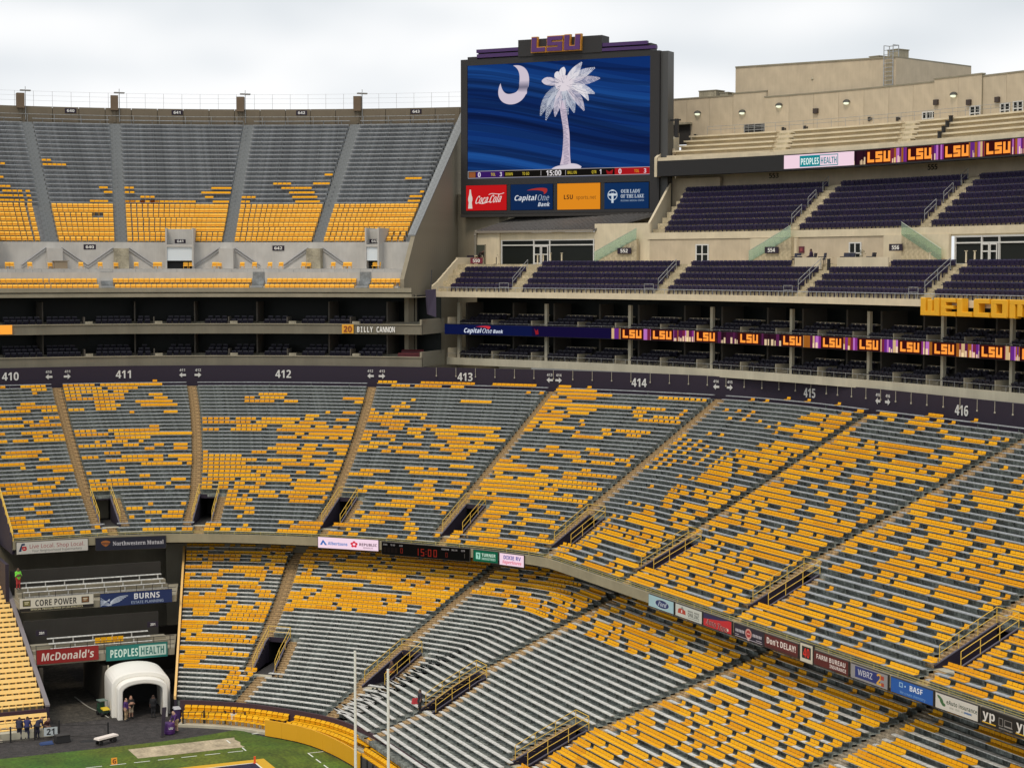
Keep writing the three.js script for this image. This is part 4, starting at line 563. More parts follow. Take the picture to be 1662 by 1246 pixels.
// ---------------------------------------------------------------- west upper deck
{
  const uA = 26, uE = 59.1;
  const t = thing('upper_deck', 'grey front beam and walkway of the west upper deck with two yellow seat rows', 'stand');
  const b = new MB(); sweep(b, M, uA, uE + 1.2, [[27.2, 32.25], [26.3, 32.25], [26.3, 32.62], [26.55, 32.64], [26.55, 32.74], [26.2, 32.76], [26.2, 33.2], [26.5, 33.2]]); sweep(b, M, uA, uE + 1.2, [[26.3, 32.24], [34, 32.24]]); b.build('front_beam', K.darkConcrete, t);
  const w = new MB(); sweep(w, M, uA, uE, [[26.5, 33.2], [26.5, 32.75], [27.35, 32.75], [27.35, 33.35], [28.25, 33.35], [28.25, 34.75], [28.36, 34.75], [28.36, 34.0], [29.0, 34.0], [29.0, 35.12], [31.0, 35.12], [31.0, 37.85], [31.25, 37.85]]); w.build('walkway', K.wallGrey, t);
  const rl = new MB(); for (let u = uA; u < uE - 0.5; u += 0.8) { const p = M.at(u, 28.3, 34.75), q = M.at(u + 0.8, 28.3, 34.75); rl.bar([p[0], p[1] + 0.35, p[2]], [q[0], q[1] + 0.35, q[2]], 0.025, 4); rl.bar(p, [p[0], p[1] + 0.35, p[2]], 0.02, 4); } rl.build('railing', K.steel, t);
  for (const [o, y] of [[26.85, 32.75], [27.75, 33.35]]) { let u = 36.2; while (u < 59.0) { if (![44.18, 50.55, 56.75].some((c) => Math.abs(u - c) * M.k(u, o) < 0.75)) gold.push({ p: M.at(u, o, y), turn: M.face(u), w: 'front' }); u = M.step(u, o, 0.52); } }
  for (const c of [44.18, 50.55, 56.75]) { const s = new MB(), a = M.step(c, 27, -0.6), d = M.step(c, 27, 0.6); sweep(s, M, a, d, [[26.5, 33.0], [26.9, 33.0], [26.9, 33.3], [27.35, 33.3], [27.35, 33.6], [27.8, 33.6], [27.8, 33.9], [28.2, 33.9], [28.2, 34.8]]); s.build('stairs', K.stepGrey, t); }
  // single seats on the walkway
  [[22, 39, 2], [67, 74, 1], [92, 107, 2], [121, 129, 1], [156, 165, 1], [184, 192, 1], [218, 227, 1], [253, 269, 2], [297, 311, 2], [338, 353, 2], [382, 390, 1], [403, 410, 1], [433, 440, 1], [453, 461, 1], [487, 503, 2], [535, 542, 1], [555, 570, 2], [611, 626, 2]].forEach(([a, c, n]) => {
    // stations read from the walkway in metres along the lip, rounded
    const st = (x) => { const T = [[0, 37.75], [110, 43.12], [172, 44.2], [275, 46.3], [310, 47.42], [417, 50.5], [450, 51.3], [587, 56.2], [630, 57.5]]; for (let i = 0; i < T.length - 1; i++) if (x <= T[i + 1][0]) return lerp(T[i][1], T[i + 1][1], (x - T[i][0]) / (T[i + 1][0] - T[i][0])); return 58; };
    for (let i = 0; i < n; i++) { const u = lerp(st(a), st(c), (i + 0.5) / n); gold.push({ p: M.at(u, 29.6, 35.0), turn: M.face(u), w: 'single' }); }
  });
  const bx = thing('cardboard_box', 'brown box among the single yellow seats on the west deck walkway', 'box'); { const s = new MB(); slab(s, M, 42.55, 42.95, 29.3, 29.9, 35.12, 35.85); s.build('body', mat(0.28, 0.22, 0.15, 0.9), bx); const l = new MB(); slab(l, M, 42.5, 43.0, 29.25, 29.95, 35.86, 35.93); l.build('lid', mat(0.24, 0.19, 0.13, 0.9), bx); }
  // rows
  const W = { f: (k) => 31.25 + 0.668 * k, y: (k) => 37.62 + 0.508 * k, o: (k) => 31.25 + 0.668 * k + 0.42, n: 28 };
  const A = [42.6, 44.72, 48.85, 53.3], half = (k) => 0.62;
  const L = (j, k) => (j === 0 ? 30 : M.step(A[j - 1], W.o(k), half(k))), R = (j, k) => (j === 4 ? uE - 0.55 : M.step(A[j], W.o(k), -half(k)));
  const vomAt = [[37.0, 38.15], null, [46.32, 47.45], null, [56.45, 57.35]];
  const names = ['west upper deck section at the left edge, yellow seats below silver benches', 'narrow west upper deck section 640, yellow seats below bare silver benches', 'west upper deck section 641 with the white doorway', 'west upper deck section 642, widest block with a stepped yellow patch', 'west upper deck section 643 next to the scoreboard'];
  const ch = [[[11, 0.55, 0.75], [13, 0.5, 0.72], [16, 0.5, 0.75], [10, 0.62, 0.98], [9, 0.4, 0.98], [8, 0.55, 1], [17, 0, 0]], [[17, 0, 0.1], [16, 0, 0.32], [11, 0.75, 0.86], [10, 0.86, 0.98], [8, 0.6, 0.85]], [[11, 0.78, 0.98], [11, 0, 0.08], [10, 0.68, 0.98], [10, 0, 0.08], [9, 0.15, 0.22], [9, 0.72, 0.8], [8, 0, 0.3], [8, 0.84, 0.98], [8, 0.0, 0.62]], [[14, 0.88, 0.98], [12, 0.3, 0.48], [12, 0.8, 0.98], [11, 0.42, 0.5], [11, 0.55, 0.76], [10, 0.5, 0.84], [9, 0.6, 0.86], [9, 0.0, 0.14], [8, 0.64, 0.9], [8, 0, 0.1]], [[13, 0.72, 0.9], [10, 0.93, 1], [9, 0.84, 1], [8, 0.84, 1]]];
  for (let j = 0; j < 5; j++) {
    const s = thing('deck_section', names[j], 'seating section'), mb = new MB();
    for (let k = 0; k < W.n; k++) {
      const a = L(j, k), b = R(j, k), y = W.y(k), v = vomAt[j] && k < 2 ? vomAt[j] : null, pieces = v ? [[a, v[0]], [v[1], b]] : [[a, b]];
      for (const [p, q] of pieces) {
        sweep(mb, M, p, q, [[W.f(k), k ? W.y(k - 1) : y - 0.3], [W.f(k), y], [W.f(k + 1) + 0.002, y]], { step: 0.7 });
        const len = (q - p) * M.k((p + q) / 2, W.o(k)), n = Math.floor(len / 0.52);
        if (k < 8) for (let i = 0; i < n; i++) { const u = lerp(p, q, (i + 0.5) / n); if (u > 35.5 && !(j === 1 && k === 5 && Math.abs(i - n * 0.68) < 1)) gold.push({ p: M.at(u, W.o(k) - 0.05, y), turn: M.face(u), w: 'block' }); }
        else { const bm = new MB(); slab(bm, M, p, q, W.o(k) - 0.15, W.o(k) + 0.14, y + 0.38, y + 0.44, { step: 0.7 }); for (let i = 0; i < n / 4; i++) { const u = lerp(p, q, (i + 0.5) / (n / 4)), c = M.at(u, W.o(k) + 0.05, 0); mb.box(c[0], y + 0.19, c[2], 0.05, 0.37, 0.14, M.face(u)); } bm.build('bench', K.alu, s); }
        for (const [r, x0, x1] of ch[j]) if (r === k) { const N = Math.floor(len / 0.47); for (let i = Math.round(N * (j === 0 ? 0.45 + x0 * 0.55 : x0)); i < N * (j === 0 ? 0.45 + x1 * 0.55 : x1); i++) { const u = lerp(p, q, (i + 0.5) / N); clip.push({ p: M.at(u, W.o(k), y + 0.44), turn: M.face(u), m: 0, w: 'west' }); } }
      }
    }
    mb.build('terrace', K.deckWest, s);
  }
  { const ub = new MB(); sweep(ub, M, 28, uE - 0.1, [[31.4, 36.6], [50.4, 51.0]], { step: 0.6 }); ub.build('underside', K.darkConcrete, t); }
  for (let j = 0; j < 5; j++) { const mb = new MB(), e = j === 4; for (let k = 0; k < W.n; k++) { const a = e ? uE - 0.55 : M.step(A[j], W.o(k), -0.62), b = e ? uE : M.step(A[j], W.o(k), 0.62); sweep(mb, M, a, b, [[W.f(k), k ? W.y(k - 1) : W.y(0) - 0.5], [W.f(k), W.y(k) - 0.25], [W.f(k) + 0.33, W.y(k) - 0.25], [W.f(k) + 0.33, W.y(k) + 0.001], [W.f(k + 1), W.y(k) + 0.001]]); }
    tag(mb.build('aisle_stairs', K.stepGrey, scene), ['first grey stair aisle of the west upper deck from the left', 'second grey stair aisle of the west upper deck, left of section 641', 'third grey stair aisle of the west upper deck, right of section 641', 'fourth grey stair aisle of the west upper deck, left of section 643', 'grey stair strip along the sloping end of the west upper deck by the scoreboard'][j], null, null, 'structure');
    if (!e) { const l = new MB(), c = A[j], a = M.step(c, 30, -0.75), d = M.step(c, 30, 0.75); slab(l, M, a, d, 29.9, 30.995, 35.13, 37.2); l.build('landing', j % 2 ? K.concrete : K.wallGrey, t); const r = new MB(); for (const s of [-1, 1]) { const p = M.at(M.step(c, 30.9, s * 0.8), 30.9, 37.3), q = M.at(M.step(c, 30.9, s * 3.4), 30.9, 35.5); r.bar(p, q, 0.07); r.bar([p[0], p[1] - 0.3, p[2]], [q[0], q[1] - 0.3, q[2]], 0.05); } r.build('stair_rail', mat(0.36, 0.36, 0.37, 0.7), t); } }
  // doorways (vomitories)
  vomAt.forEach((v, i) => { if (!v) return; const d = thing('stand_doorway', ['grey doorway block of the west upper deck cut by the left edge', '', 'grey doorway block 641 with a white door below it on the west upper deck', '', 'narrow grey doorway block 643 seen from the side near the scoreboard'][i], 'doorway'), m = new MB(), g = new MB(), h = new MB(); const [a, b] = v, w = 0.16, A1 = M.step(a, 30, w), B1 = M.step(b, 30, -w); slab(m, M, a, A1, 29.6, 33, 35.13, 39.3); slab(m, M, B1, b, 29.6, 33, 35.13, 39.3); slab(m, M, A1, B1, 29.6, 29.9, 37.35, 37.6); slab(m, M, A1, B1, 30.6, 30.8, 37.6, 39.2); m.build('frame', K.wallGrey, d); slab(g, M, A1, B1, 29.75, 29.85, 35.95, 37.35); g.build('door_panel', mat(0.68, 0.74, 0.78, 0.6), d); slab(h, M, A1, B1, 30.5, 30.55, 35.13, 35.95); h.build('dark_gap', K.black, d);
    if (i) { const c = (a + b) / 2, q = new MB(); slab(q, M, M.step(c, 30, -0.55), M.step(c, 30, 0.55), 30.55, 30.595, 37.75, 38.15); q.build('section_plate', K.purple, d); const l = text('64' + (i - 1 + (i === 4 ? 0 : 0)), 0.26, 0.01, { squeeze: 1.2 }); l.rotateY(M.face(c)); l.translate(...M.at(c, 30.54, 37.95)); part('section_number', l, K.white, d); } });
  const plate = (s, u, o, y, label) => { const d = thing('section_sign', label, 'sign'), q = new MB(); slab(q, M, M.step(u, o, -0.62), M.step(u, o, 0.62), o, o + 0.05, y - 0.26, y + 0.26); q.build('plate', K.purple, d); const l = text(s, 0.3, 0.012, { squeeze: 1.25 }); l.rotateY(M.face(u)); l.translate(...M.at(u, o - 0.014, y)); part('section_number', l, K.white, d); };
  plate('640', 43.7, 30.93, 37.35, 'purple 640 plate on the grey wall left of the white doorway'); plate('642', 51.3, 30.93, 37.25, 'purple 642 plate on the grey wall right of the white doorway');
  [['640', 43.63], ['641', 46.47], ['642', 50.87], ['643', 56.3]].forEach(([s, u], i) => plate(s, u, 50.35, 52.75, ['leftmost', 'second from the left', 'third from the left', 'rightmost'][i] + ' purple plate on the brown parapet, reading ' + s));
  // parapet, piers with lamps, fence
  const p = thing('top_parapet', 'brown stained concrete parapet along the top of the west upper deck', 'parapet'); for (let u = 30; u < 59; ) { const v = M.step(u, 50.5, 2.9), q = new MB(); slab(q, M, u, M.step(v, 50.5, -0.06), 50.4, 50.65, 51.0, 53.15, { step: 0.5 }); q.build('panel', K.brownwall, p); u = v; }
  const bk = new MB(); slab(bk, M, 30, 59, 50.66, 50.8, 44, 53.0, { step: 0.8 }); bk.build('backing', K.brownwall, p); const rl2 = new MB(); for (let u = 33; u < 58.5; u += 0.5) rl2.bar(M.at(u, 50.0, 52.25), M.at(u + 0.5, 50.0, 52.25), 0.03, 4); for (let u = 33; u < 58.8; u = M.step(u, 50, 2.9)) rl2.bar(M.at(u, 50.0, 51.2), M.at(u, 50.0, 52.25), 0.03, 4); rl2.build('railing', K.steel, p);
  const fz = thing('chain_link_fence', 'thin wire fence standing on the parapet of the west upper deck against the sky', 'fence'), fp = mat(0.42, 0.42, 0.42, 0.6); for (let u = 31; u < 59; u = M.step(u, 50.6, 2.05)) { const q = M.at(u, 50.6, 53.1); new MB().bar(q, [q[0], q[1] + 1.75, q[2]], 0.018, 4).build('post', fp, fz); } { const wr = new MB(); for (let u = 31; u < 58.8; u += 0.5) for (const h of [0.7, 1.25, 1.73]) { const a = M.at(u, 50.6, 53.1 + h), b = M.at(u + 0.5, 50.6, 53.1 + h); wr.bar(a, b, 0.011, 3); } wr.build('wires', fp, fz); }
  [[42.48, 'leftmost'], [44.72, 'second'], [48.54, 'third'], [53.35, 'rightmost']].forEach(([u, n]) => { const d = thing('lamp_pier', n + ' of four brown piers with a small lamp on the parapet', 'pier'), q = new MB(); slab(q, M, M.step(u, 50.3, -0.42), M.step(u, 50.3, 0.42), 50.0, 50.9, 52.9, 54.55); q.build('pier', mat(0.19, 0.14, 0.10, 0.9, { map: texStain }), d); const l = new MB(); slab(l, M, M.step(u, 50.3, -0.14), M.step(u, 50.3, 0.14), 50.3, 50.5, 51.5, 52.9); l.build('pier_foot', K.brownwall, d); const s = M.at(M.step(u, 50.3, 0.55), 50.3, 51.6); new MB().bar(s, [s[0], 54.9, s[2]], 0.04).build('lamp_post', K.steel, d); const h = new MB(); for (const e of [-0.32, 0.32]) { h.box(s[0] + e, 54.85, s[2], 0.5, 0.14, 0.4, 0); } h.bar([s[0], 54.85, s[2]], [s[0], 55.3, s[2]], 0.03); h.build('lamp_head', mat(0.22, 0.21, 0.19, 0.6), d); });
  // end wall of the deck, facing the corner slot
  const ew = thing('deck_end_wall', 'tall stained side wall at the sloping end of the west upper deck', 'wall'), g = new MB(), c = new MB();
  for (let k = -5; k < W.n; k++) { const a = W.f(k), bb = W.f(k + 1), y0 = k < 0 ? 33.3 + (k + 5) * 0.86 : W.y(k) + 0.1, y1 = k < 0 ? 33.3 + (k + 6) * 0.86 : W.y(k + 1) + 0.1, P = (o, u, y) => M.at(u, o, y), lo = k < -3 ? 32.2 : 20; g.hexa([P(a, uE, lo), P(a, uE + 0.28, lo), P(bb, uE + 0.28, lo), P(bb, uE, lo), P(a, uE, y0 + 0.75), P(a, uE + 0.28, y0 + 0.75), P(bb, uE + 0.28, y1 + 0.75), P(bb, uE, y1 + 0.75)]); if (k >= 0) c.hexa([P(a, uE - 0.18, y0 + 0.76), P(a, uE + 0.32, y0 + 0.76), P(bb, uE + 0.32, y1 + 0.76), P(bb, uE - 0.18, y1 + 0.76), P(a, uE - 0.18, y0 + 0.88), P(a, uE + 0.32, y0 + 0.88), P(bb, uE + 0.32, y1 + 0.88), P(bb, uE - 0.18, y1 + 0.88)]); }
  g.build('wall_panel', mat(0.33, 0.30, 0.235, 0.92, { map: texStain }), ew); c.build('coping', K.stepGrey, ew);
  const sp = thing('loudspeaker', 'dark purple hanging loudspeaker at the end of the western suites', 'loudspeaker'); { const q = M.at(61.6, 26.6, 31.6); new MB().hexa([[q[0] - 0.5, 30.6, q[2] + 0.5], [q[0] + 0.3, 30.3, q[2] + 0.7], [q[0] + 0.6, 30.4, q[2] - 0.3], [q[0] - 0.3, 30.6, q[2] - 0.3], [q[0] - 0.5, 33.0, q[2] + 0.4], [q[0] + 0.4, 33.1, q[2] + 0.4], [q[0] + 0.6, 33.1, q[2] - 0.5], [q[0] - 0.4, 33.0, q[2] - 0.5]]).build('cabinet', mat(0.04, 0.03, 0.06, 0.7), sp); new MB().bar([q[0], 33, q[2]], [q[0] + 0.3, 35, q[2] - 0.5], 0.06).build('bracket', K.dark, sp); }
}
// ---------------------------------------------------------------- south structure: suites, club deck, upper deck, terraces, building
const sEnd = 104;
{
  const cols = [2.85, 14.0, 24.31, 34.56, 44.89, 54.84, 63.93, 71.97, 80.4, 88.8];
  for (const [lv, y, label] of [[0, 25.25, 'lower row of southern suites, open dark boxes with navy chairs and pale counters'], [1, 28.42, 'upper row of southern suites, open dark boxes with navy chairs behind the ribbon screen']]) {
    const t = thing('suite_level', label, 'suites'), f = new MB(), uA = 2.05;
    slab(f, S, uA, sEnd, 0, 0.22, y, y + 0.72); f.build('front_beam', K.slab, t);
    const fl = new MB(); sweep(fl, S, uA, sEnd, [[0.22, y + 0.55], [1.35, y + 0.55], [1.35, y + 0.85], [2.2, y + 0.85], [2.2, y + 1.15], [7, y + 1.15]]); sweep(fl, S, uA, sEnd, [[0.22, y], [7, y]]); fl.build('floor', K.suiteBeam, t);
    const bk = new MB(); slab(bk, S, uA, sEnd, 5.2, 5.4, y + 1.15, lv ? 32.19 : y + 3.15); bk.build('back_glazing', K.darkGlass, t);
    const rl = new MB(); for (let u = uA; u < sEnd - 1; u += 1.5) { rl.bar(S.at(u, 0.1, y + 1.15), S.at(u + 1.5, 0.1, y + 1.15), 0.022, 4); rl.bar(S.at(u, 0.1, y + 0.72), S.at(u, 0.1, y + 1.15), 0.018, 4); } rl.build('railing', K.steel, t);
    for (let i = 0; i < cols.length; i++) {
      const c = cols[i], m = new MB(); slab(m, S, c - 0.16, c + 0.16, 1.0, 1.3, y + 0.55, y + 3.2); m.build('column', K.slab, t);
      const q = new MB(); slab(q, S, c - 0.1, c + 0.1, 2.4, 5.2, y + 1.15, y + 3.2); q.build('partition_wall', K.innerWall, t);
      const n = cols[i + 1] ?? c + 9, mid = (c + n) / 2, d = n - c;
      for (const [a, b] of [[c + d * 0.10, c + d * 0.42], [c + d * 0.55, c + d * 0.87]]) {
        const k = new MB(); slab(k, S, a + d * 0.03, b + d * 0.03, 2.75, 3.2, y + 1.95, y + 2.07); k.build('counter', K.cream, t); const k2 = new MB(); slab(k2, S, a + d * 0.03, b + d * 0.03, 3.05, 3.15, y + 1.15, y + 1.95); k2.build('counter_front', K.dark, t);
        suiteChairs(S, a - d * 0.07, b - d * 0.07, 0.75, y + 0.55); suiteChairs(S, a - d * 0.02, b - d * 0.01, 1.65, y + 0.85); suiteChairs(S, a + d * 0.02, b + d * 0.03, 2.45, y + 1.15);
        const dv = new MB(); slab(dv, S, b + d * 0.01, b + d * 0.025, 0.3, 2.4, y + 0.55, y + 1.5); dv.build('low_divider', K.darkConcrete, t);
      }
      const st = new MB(); for (let s = 0; s < 3; s++) slab(st, S, n - d * 0.16, n - d * 0.03, 0.35 + s * 0.5, 0.9 + s * 0.5, y + 0.56, y + 0.75 + s * 0.2); st.build('stairs', K.suiteBeam, t);
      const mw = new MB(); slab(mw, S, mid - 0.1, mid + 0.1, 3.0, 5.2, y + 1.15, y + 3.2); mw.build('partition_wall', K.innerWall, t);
    }
    const e = new MB(); slab(e, S, uA - 0.02, uA + 0.22, 0.22, 3.2, y, y + 1.7); e.build('end_wall', K.cream, t); slab(e, S, uA, uA + 0.3, 3.2, 7, y, y + 3.2);
    const e2 = new MB(); slab(e2, S, uA, uA + 0.3, 3.2, 7, y, y + 3.17); e2.build('side_wall', K.concrete, t);
  }
  // ribbon screens
  const lsu = (x, cx, cy, h, col) => { x.fillStyle = col; x.strokeStyle = '#3a0d0a'; x.lineWidth = 3; const w = h * 0.80, t = h * 0.27, P = (r) => { x.fillRect(...r); }; let a = cx - w * 1.72; P([a, cy - h / 2, t, h]); P([a, cy + h / 2 - t, w, t]); a += w * 1.18; P([a, cy - h / 2, w, t]); P([a, cy - t / 2, w, t]); P([a, cy + h / 2 - t, w, t]); P([a, cy - h / 2, t, h / 2]); P([a + w - t, cy, t, h / 2]); a += w * 1.18; P([a, cy - h / 2, t, h]); P([a + w - t, cy - h / 2, t, h]); P([a, cy + h / 2 - t, w, t]); };
  const stripes = (x, x0, x1, h, dim) => { const C = dim ? ['#2a0f1c', '#3c1430', '#1c0a14', '#57204a', '#2a0f1c'] : ['#5a1a4a', '#8a2f8a', '#c77ad0', '#7a2440', '#a8641e', '#e3c28a', '#6a2a8e']; for (let p = x0; p < x1; ) { const w = 3 + rnd() * 11; x.fillStyle = C[Math.floor(rnd() * C.length)]; x.globalAlpha = 0.85; x.fillRect(p, 0, w, h); if (rnd() < 0.4) { x.fillStyle = '#f0d7a8'; x.fillRect(p, h * (0.45 + 0.3 * rnd()), w * 0.7, h); } p += w; } x.globalAlpha = 1; };
  const rb = thing('ribbon_screen', 'long ribbon screen with repeated orange letters on the southern suite beam', 'screen'), ribbonPart = (u0, u1, o, y0, y1, tex, name, parent, glow = 1) => { const b = new MB(); sweep(b, S, u0, u1, [[o, y0], [o, y1]], { uv01: true, step: 1.0 }); const g = b.geo(); part(name, g, printMat(tex, glow), parent); };
  { const bx = new MB(); slab(bx, S, 2.0, sEnd, -0.22, -0.01, 28.36, 29.46); bx.build('housing', K.black, rb); }
  ribbonPart(2.0, 13.2, -0.235, 28.4, 29.42, canvasTex(640, 64, (x) => { x.fillStyle = '#0b1440'; x.fillRect(0, 0, 640, 64); fit(x, 'Capital', 205, 38, 130, 40, 'italic bold %px sans-serif', '#dfe6f4'); fit(x, 'One', 312, 38, 74, 40, 'italic %px serif', '#dfe6f4'); fit(x, 'Bank', 392, 40, 72, 30, 'italic bold %px sans-serif', '#dfe6f4'); x.fillStyle = '#c8323a'; x.beginPath(); x.moveTo(228, 14); x.quadraticCurveTo(310, 0, 340, 10); x.quadraticCurveTo(338, 26, 318, 30); x.quadraticCurveTo(326, 14, 228, 14); x.fill(); }), 'print', rb, 0.9);
  ribbonPart(13.2, 23.1, -0.235, 28.4, 29.42, canvasTex(640, 64, (x) => { x.fillStyle = '#110a33'; x.fillRect(0, 0, 640, 64); x.fillStyle = '#8e1a24'; x.beginPath(); x.moveTo(18, 14); x.lineTo(34, 30); x.lineTo(48, 18); x.lineTo(54, 50); x.lineTo(30, 54); x.fill(); }), 'print', rb, 0.9);
  const at = [24.2, 28.0, 33.6, 39.3, 45.0, 50.2, 54.9, 60.0, 64.2, 69.8, 74.4, 79, 84, 89];
  ribbonPart(23.1, 92, -0.235, 28.4, 29.42, canvasTex(2048, 34, (x) => { const X = (u) => (u - 23.1) / 68.9 * 2048; x.fillStyle = '#1a0712'; x.fillRect(0, 0, 2048, 34); stripes(x, 0, X(36), 34); stripes(x, X(36), X(47), 34, true); stripes(x, X(47), 2048, 34); for (const u of at) { const c = X(u + 1.5); x.fillStyle = '#32090c'; x.fillRect(c - 44, 0, 86, 34); lsu(x, c, 17, 26, '#ff9a3c'); } }), 'print', rb, 1.05);
  const rb2 = thing('ribbon_screen', 'upper ribbon screen with orange letters under the concrete terraces', 'screen');
  { const bx = new MB(); slab(bx, S, 19.4, 82, 12.3, 12.49, 44.55, 46.1); bx.build('housing', K.black, rb2); }
  ribbonPart(33.3, 41.1, 12.285, 44.72, 46.0, canvasTex(640, 104, (x) => { x.fillStyle = '#eccfdc'; x.fillRect(0, 0, 640, 104); x.fillStyle = '#0c7f88'; x.fillRect(140, 10, 180, 86); fit(x, 'PEOPLES', 230, 56, 166, 70, BOLD, '#e3f0ea'); x.strokeStyle = '#0c7f88'; x.lineWidth = 6; x.strokeRect(320, 13, 166, 80); fit(x, 'HEALTH', 403, 56, 152, 68, BOLD, '#2a7f8a'); }), 'print', rb2, 1.0);
  ribbonPart(41.1, 82, 12.285, 44.72, 46.0, canvasTex(2048, 66, (x) => { const X = (u) => (u - 41.1) / 40.9 * 2048; x.fillStyle = '#1a0712'; x.fillRect(0, 0, 2048, 66); stripes(x, 0, X(44), 66, true); stripes(x, X(44), X(59), 66); stripes(x, X(59), 2048, 66); for (const u of [43.9, 48.7, 53.0, 57.7, 62.5, 67.5]) { const c = X(u); x.fillStyle = '#32090c'; x.fillRect(c - 72, 0, 144, 66); lsu(x, c + 6, 34, 50, '#ff9a3c'); } }), 'print', rb2, 1.05);
  // club deck: five rows of navy seats
  const lipU = 1.0, t = thing('club_deck', 'cream concrete front and steps of the southern club deck with navy seats', 'stand'), b = new MB();
  sweep(b, S, lipU, sEnd, [[6, 32.2], [-1, 32.22], [-1, 32.78], [-0.75, 32.78]]); b.build('front_beam', K.cream, t);
  const C = { f: (k) => -0.75 + 0.80 * k, y: (k) => 32.72 + 0.575 * k }, prof = [[-0.75, 32.72]]; for (let k = 0; k < 5; k++) prof.push([C.f(k + 1), C.y(k)], [C.f(k + 1), k < 4 ? C.y(k + 1) : 35.58]); prof.push([8.0, 35.58]);
  const tr = new MB(); sweep(tr, S, lipU, sEnd, prof); tr.build('terrace', K.stepCream, t);
  const rl = new MB(); for (let u = 1.6; u < sEnd - 1.3; u += 1.25) { rl.bar(S.at(u, -0.88, 33.2), S.at(u + 1.25, -0.88, 33.2), 0.028, 4); rl.bar(S.at(u, -0.88, 32.78), S.at(u, -0.88, 33.2), 0.02, 4); } rl.build('railing', K.alu, t);
  const pe = new MB(); for (let k = 0; k < 5; k++) pe.hexa([S.at(lipU - 0.25, C.f(k) - (k ? 0 : 0.25), 32.3), S.at(lipU, C.f(k) - (k ? 0 : 0.25), 32.3), S.at(lipU, C.f(k + 1), 32.3), S.at(lipU - 0.25, C.f(k + 1), 32.3), S.at(lipU - 0.25, C.f(k) - (k ? 0 : 0.25), C.y(k) + 0.6), S.at(lipU, C.f(k) - (k ? 0 : 0.25), C.y(k) + 0.6), S.at(lipU, C.f(k + 1), C.y(k + 1) + 0.55), S.at(lipU - 0.25, C.f(k + 1), C.y(k + 1) + 0.55)]); slab(pe, S, lipU - 0.25, lipU, C.f(5), 8, 35.0, 36.3); pe.build('end_parapet', K.cream, t);
  const aisles = [11.25, 29.4, 47.6, 63.6, 80, 96], ends = [3.0, ...aisles];
  for (let j = 0; j < ends.length; j++) for (let k = 0; k < 5; k++) {
    const a = j ? ends[j] + 0.75 : 2.75, d = j < ends.length - 1 ? ends[j + 1] - 0.75 : sEnd - 1; let u0 = a, u1 = d;
    if (k === 4) { if (j === 0) continue; if (j === 2) u1 = 42.5; if (j === 3) { u0 = 55.2; } }
    const n = Math.floor((u1 - u0) * S.k((u0 + u1) / 2, C.f(k)) / 0.545); for (let i = 0; i < n; i++) { const u = lerp(u0, u1, (i + 0.5) / n); navy.push({ p: S.at(u, C.f(k) + 0.5, C.y(k)), turn: S.face(u), w: 'club' }); }
  }
  const handrail = (par, u, pts, name = 'handrail') => { const r = new MB(); for (let i = 0; i < pts.length - 1; i++) for (const h of [0.9, 0.5]) { const p = S.at(u, pts[i][0], pts[i][1] + h), q = S.at(u, pts[i + 1][0], pts[i + 1][1] + h); r.bar(p, q, 0.03, 5); } for (const p of pts) r.bar(S.at(u, p[0], p[1]), S.at(u, p[0], p[1] + 0.9), 0.03, 5); r.build(name, K.steel, par); };
  aisles.forEach((u, i) => { const s = new MB(); for (let k = 0; k < 5; k++) { slab(s, S, u - 0.7, u + 0.7, C.f(k) + 0.42, C.f(k + 1) + 0.001, C.y(k), C.y(k) + 0.287); } s.build('stair_step', K.stepCream, t); handrail(t, u - 0.72, [[C.f(1), C.y(1)], [C.f(2.6), C.y(2.6)], [C.f(4.2), C.y(4.2)]]); const g = new MB(); for (const h of [0.95, 0.55]) g.bar(S.at(u - 1.9, -0.6, 32.75 + h), S.at(u - 0.75, -0.6, 32.75 + h), 0.03, 5); for (const d of [-1.9, -0.75]) g.bar(S.at(u + d, -0.6, 32.75), S.at(u + d, -0.6, 33.7), 0.03, 5); g.build('gate_rail', K.steel, t); });
  for (const [a, d] of [[43.2, 46.6], [48.6, 55.0]]) { const w = new MB(); slab(w, S, a, d, C.f(5) - 0.35, C.f(5) - 0.2, 35.1, 36.15); w.build('low_wall', K.cream, t); }
  // club wall behind the walkway, piece by piece
  const cw = thing('club_wall', 'cream and tan back wall of the club deck with doors, windows and glass stair rails', 'wall');
  const wall = (u0, u1, y0, y1, m, o = 8.0) => { const w = new MB(); slab(w, S, u0, u1, o, o + 0.3, y0, y1); w.build('wall_panel', m, cw); };
  wall(-1.5, 3.05, 35.58, 39.0, K.cream, 7.85); wall(3.05, 14.95, 38.15, 38.9, K.cream); wall(14.95, 21.4, 35.58, 39.7, K.cream); wall(21.4, 33.2, 35.58, 38.0, K.tan); wall(33.2, 38.6, 35.58, 38.0, K.cream, 7.7); wall(38.6, 49.2, 35.58, 38.0, K.tan); wall(49.2, 57.0, 35.58, 38.1, K.cream, 7.7); wall(57.0, sEnd, 37.9, 38.1, K.cream); wall(92, sEnd, 35.58, 37.9, K.tan);
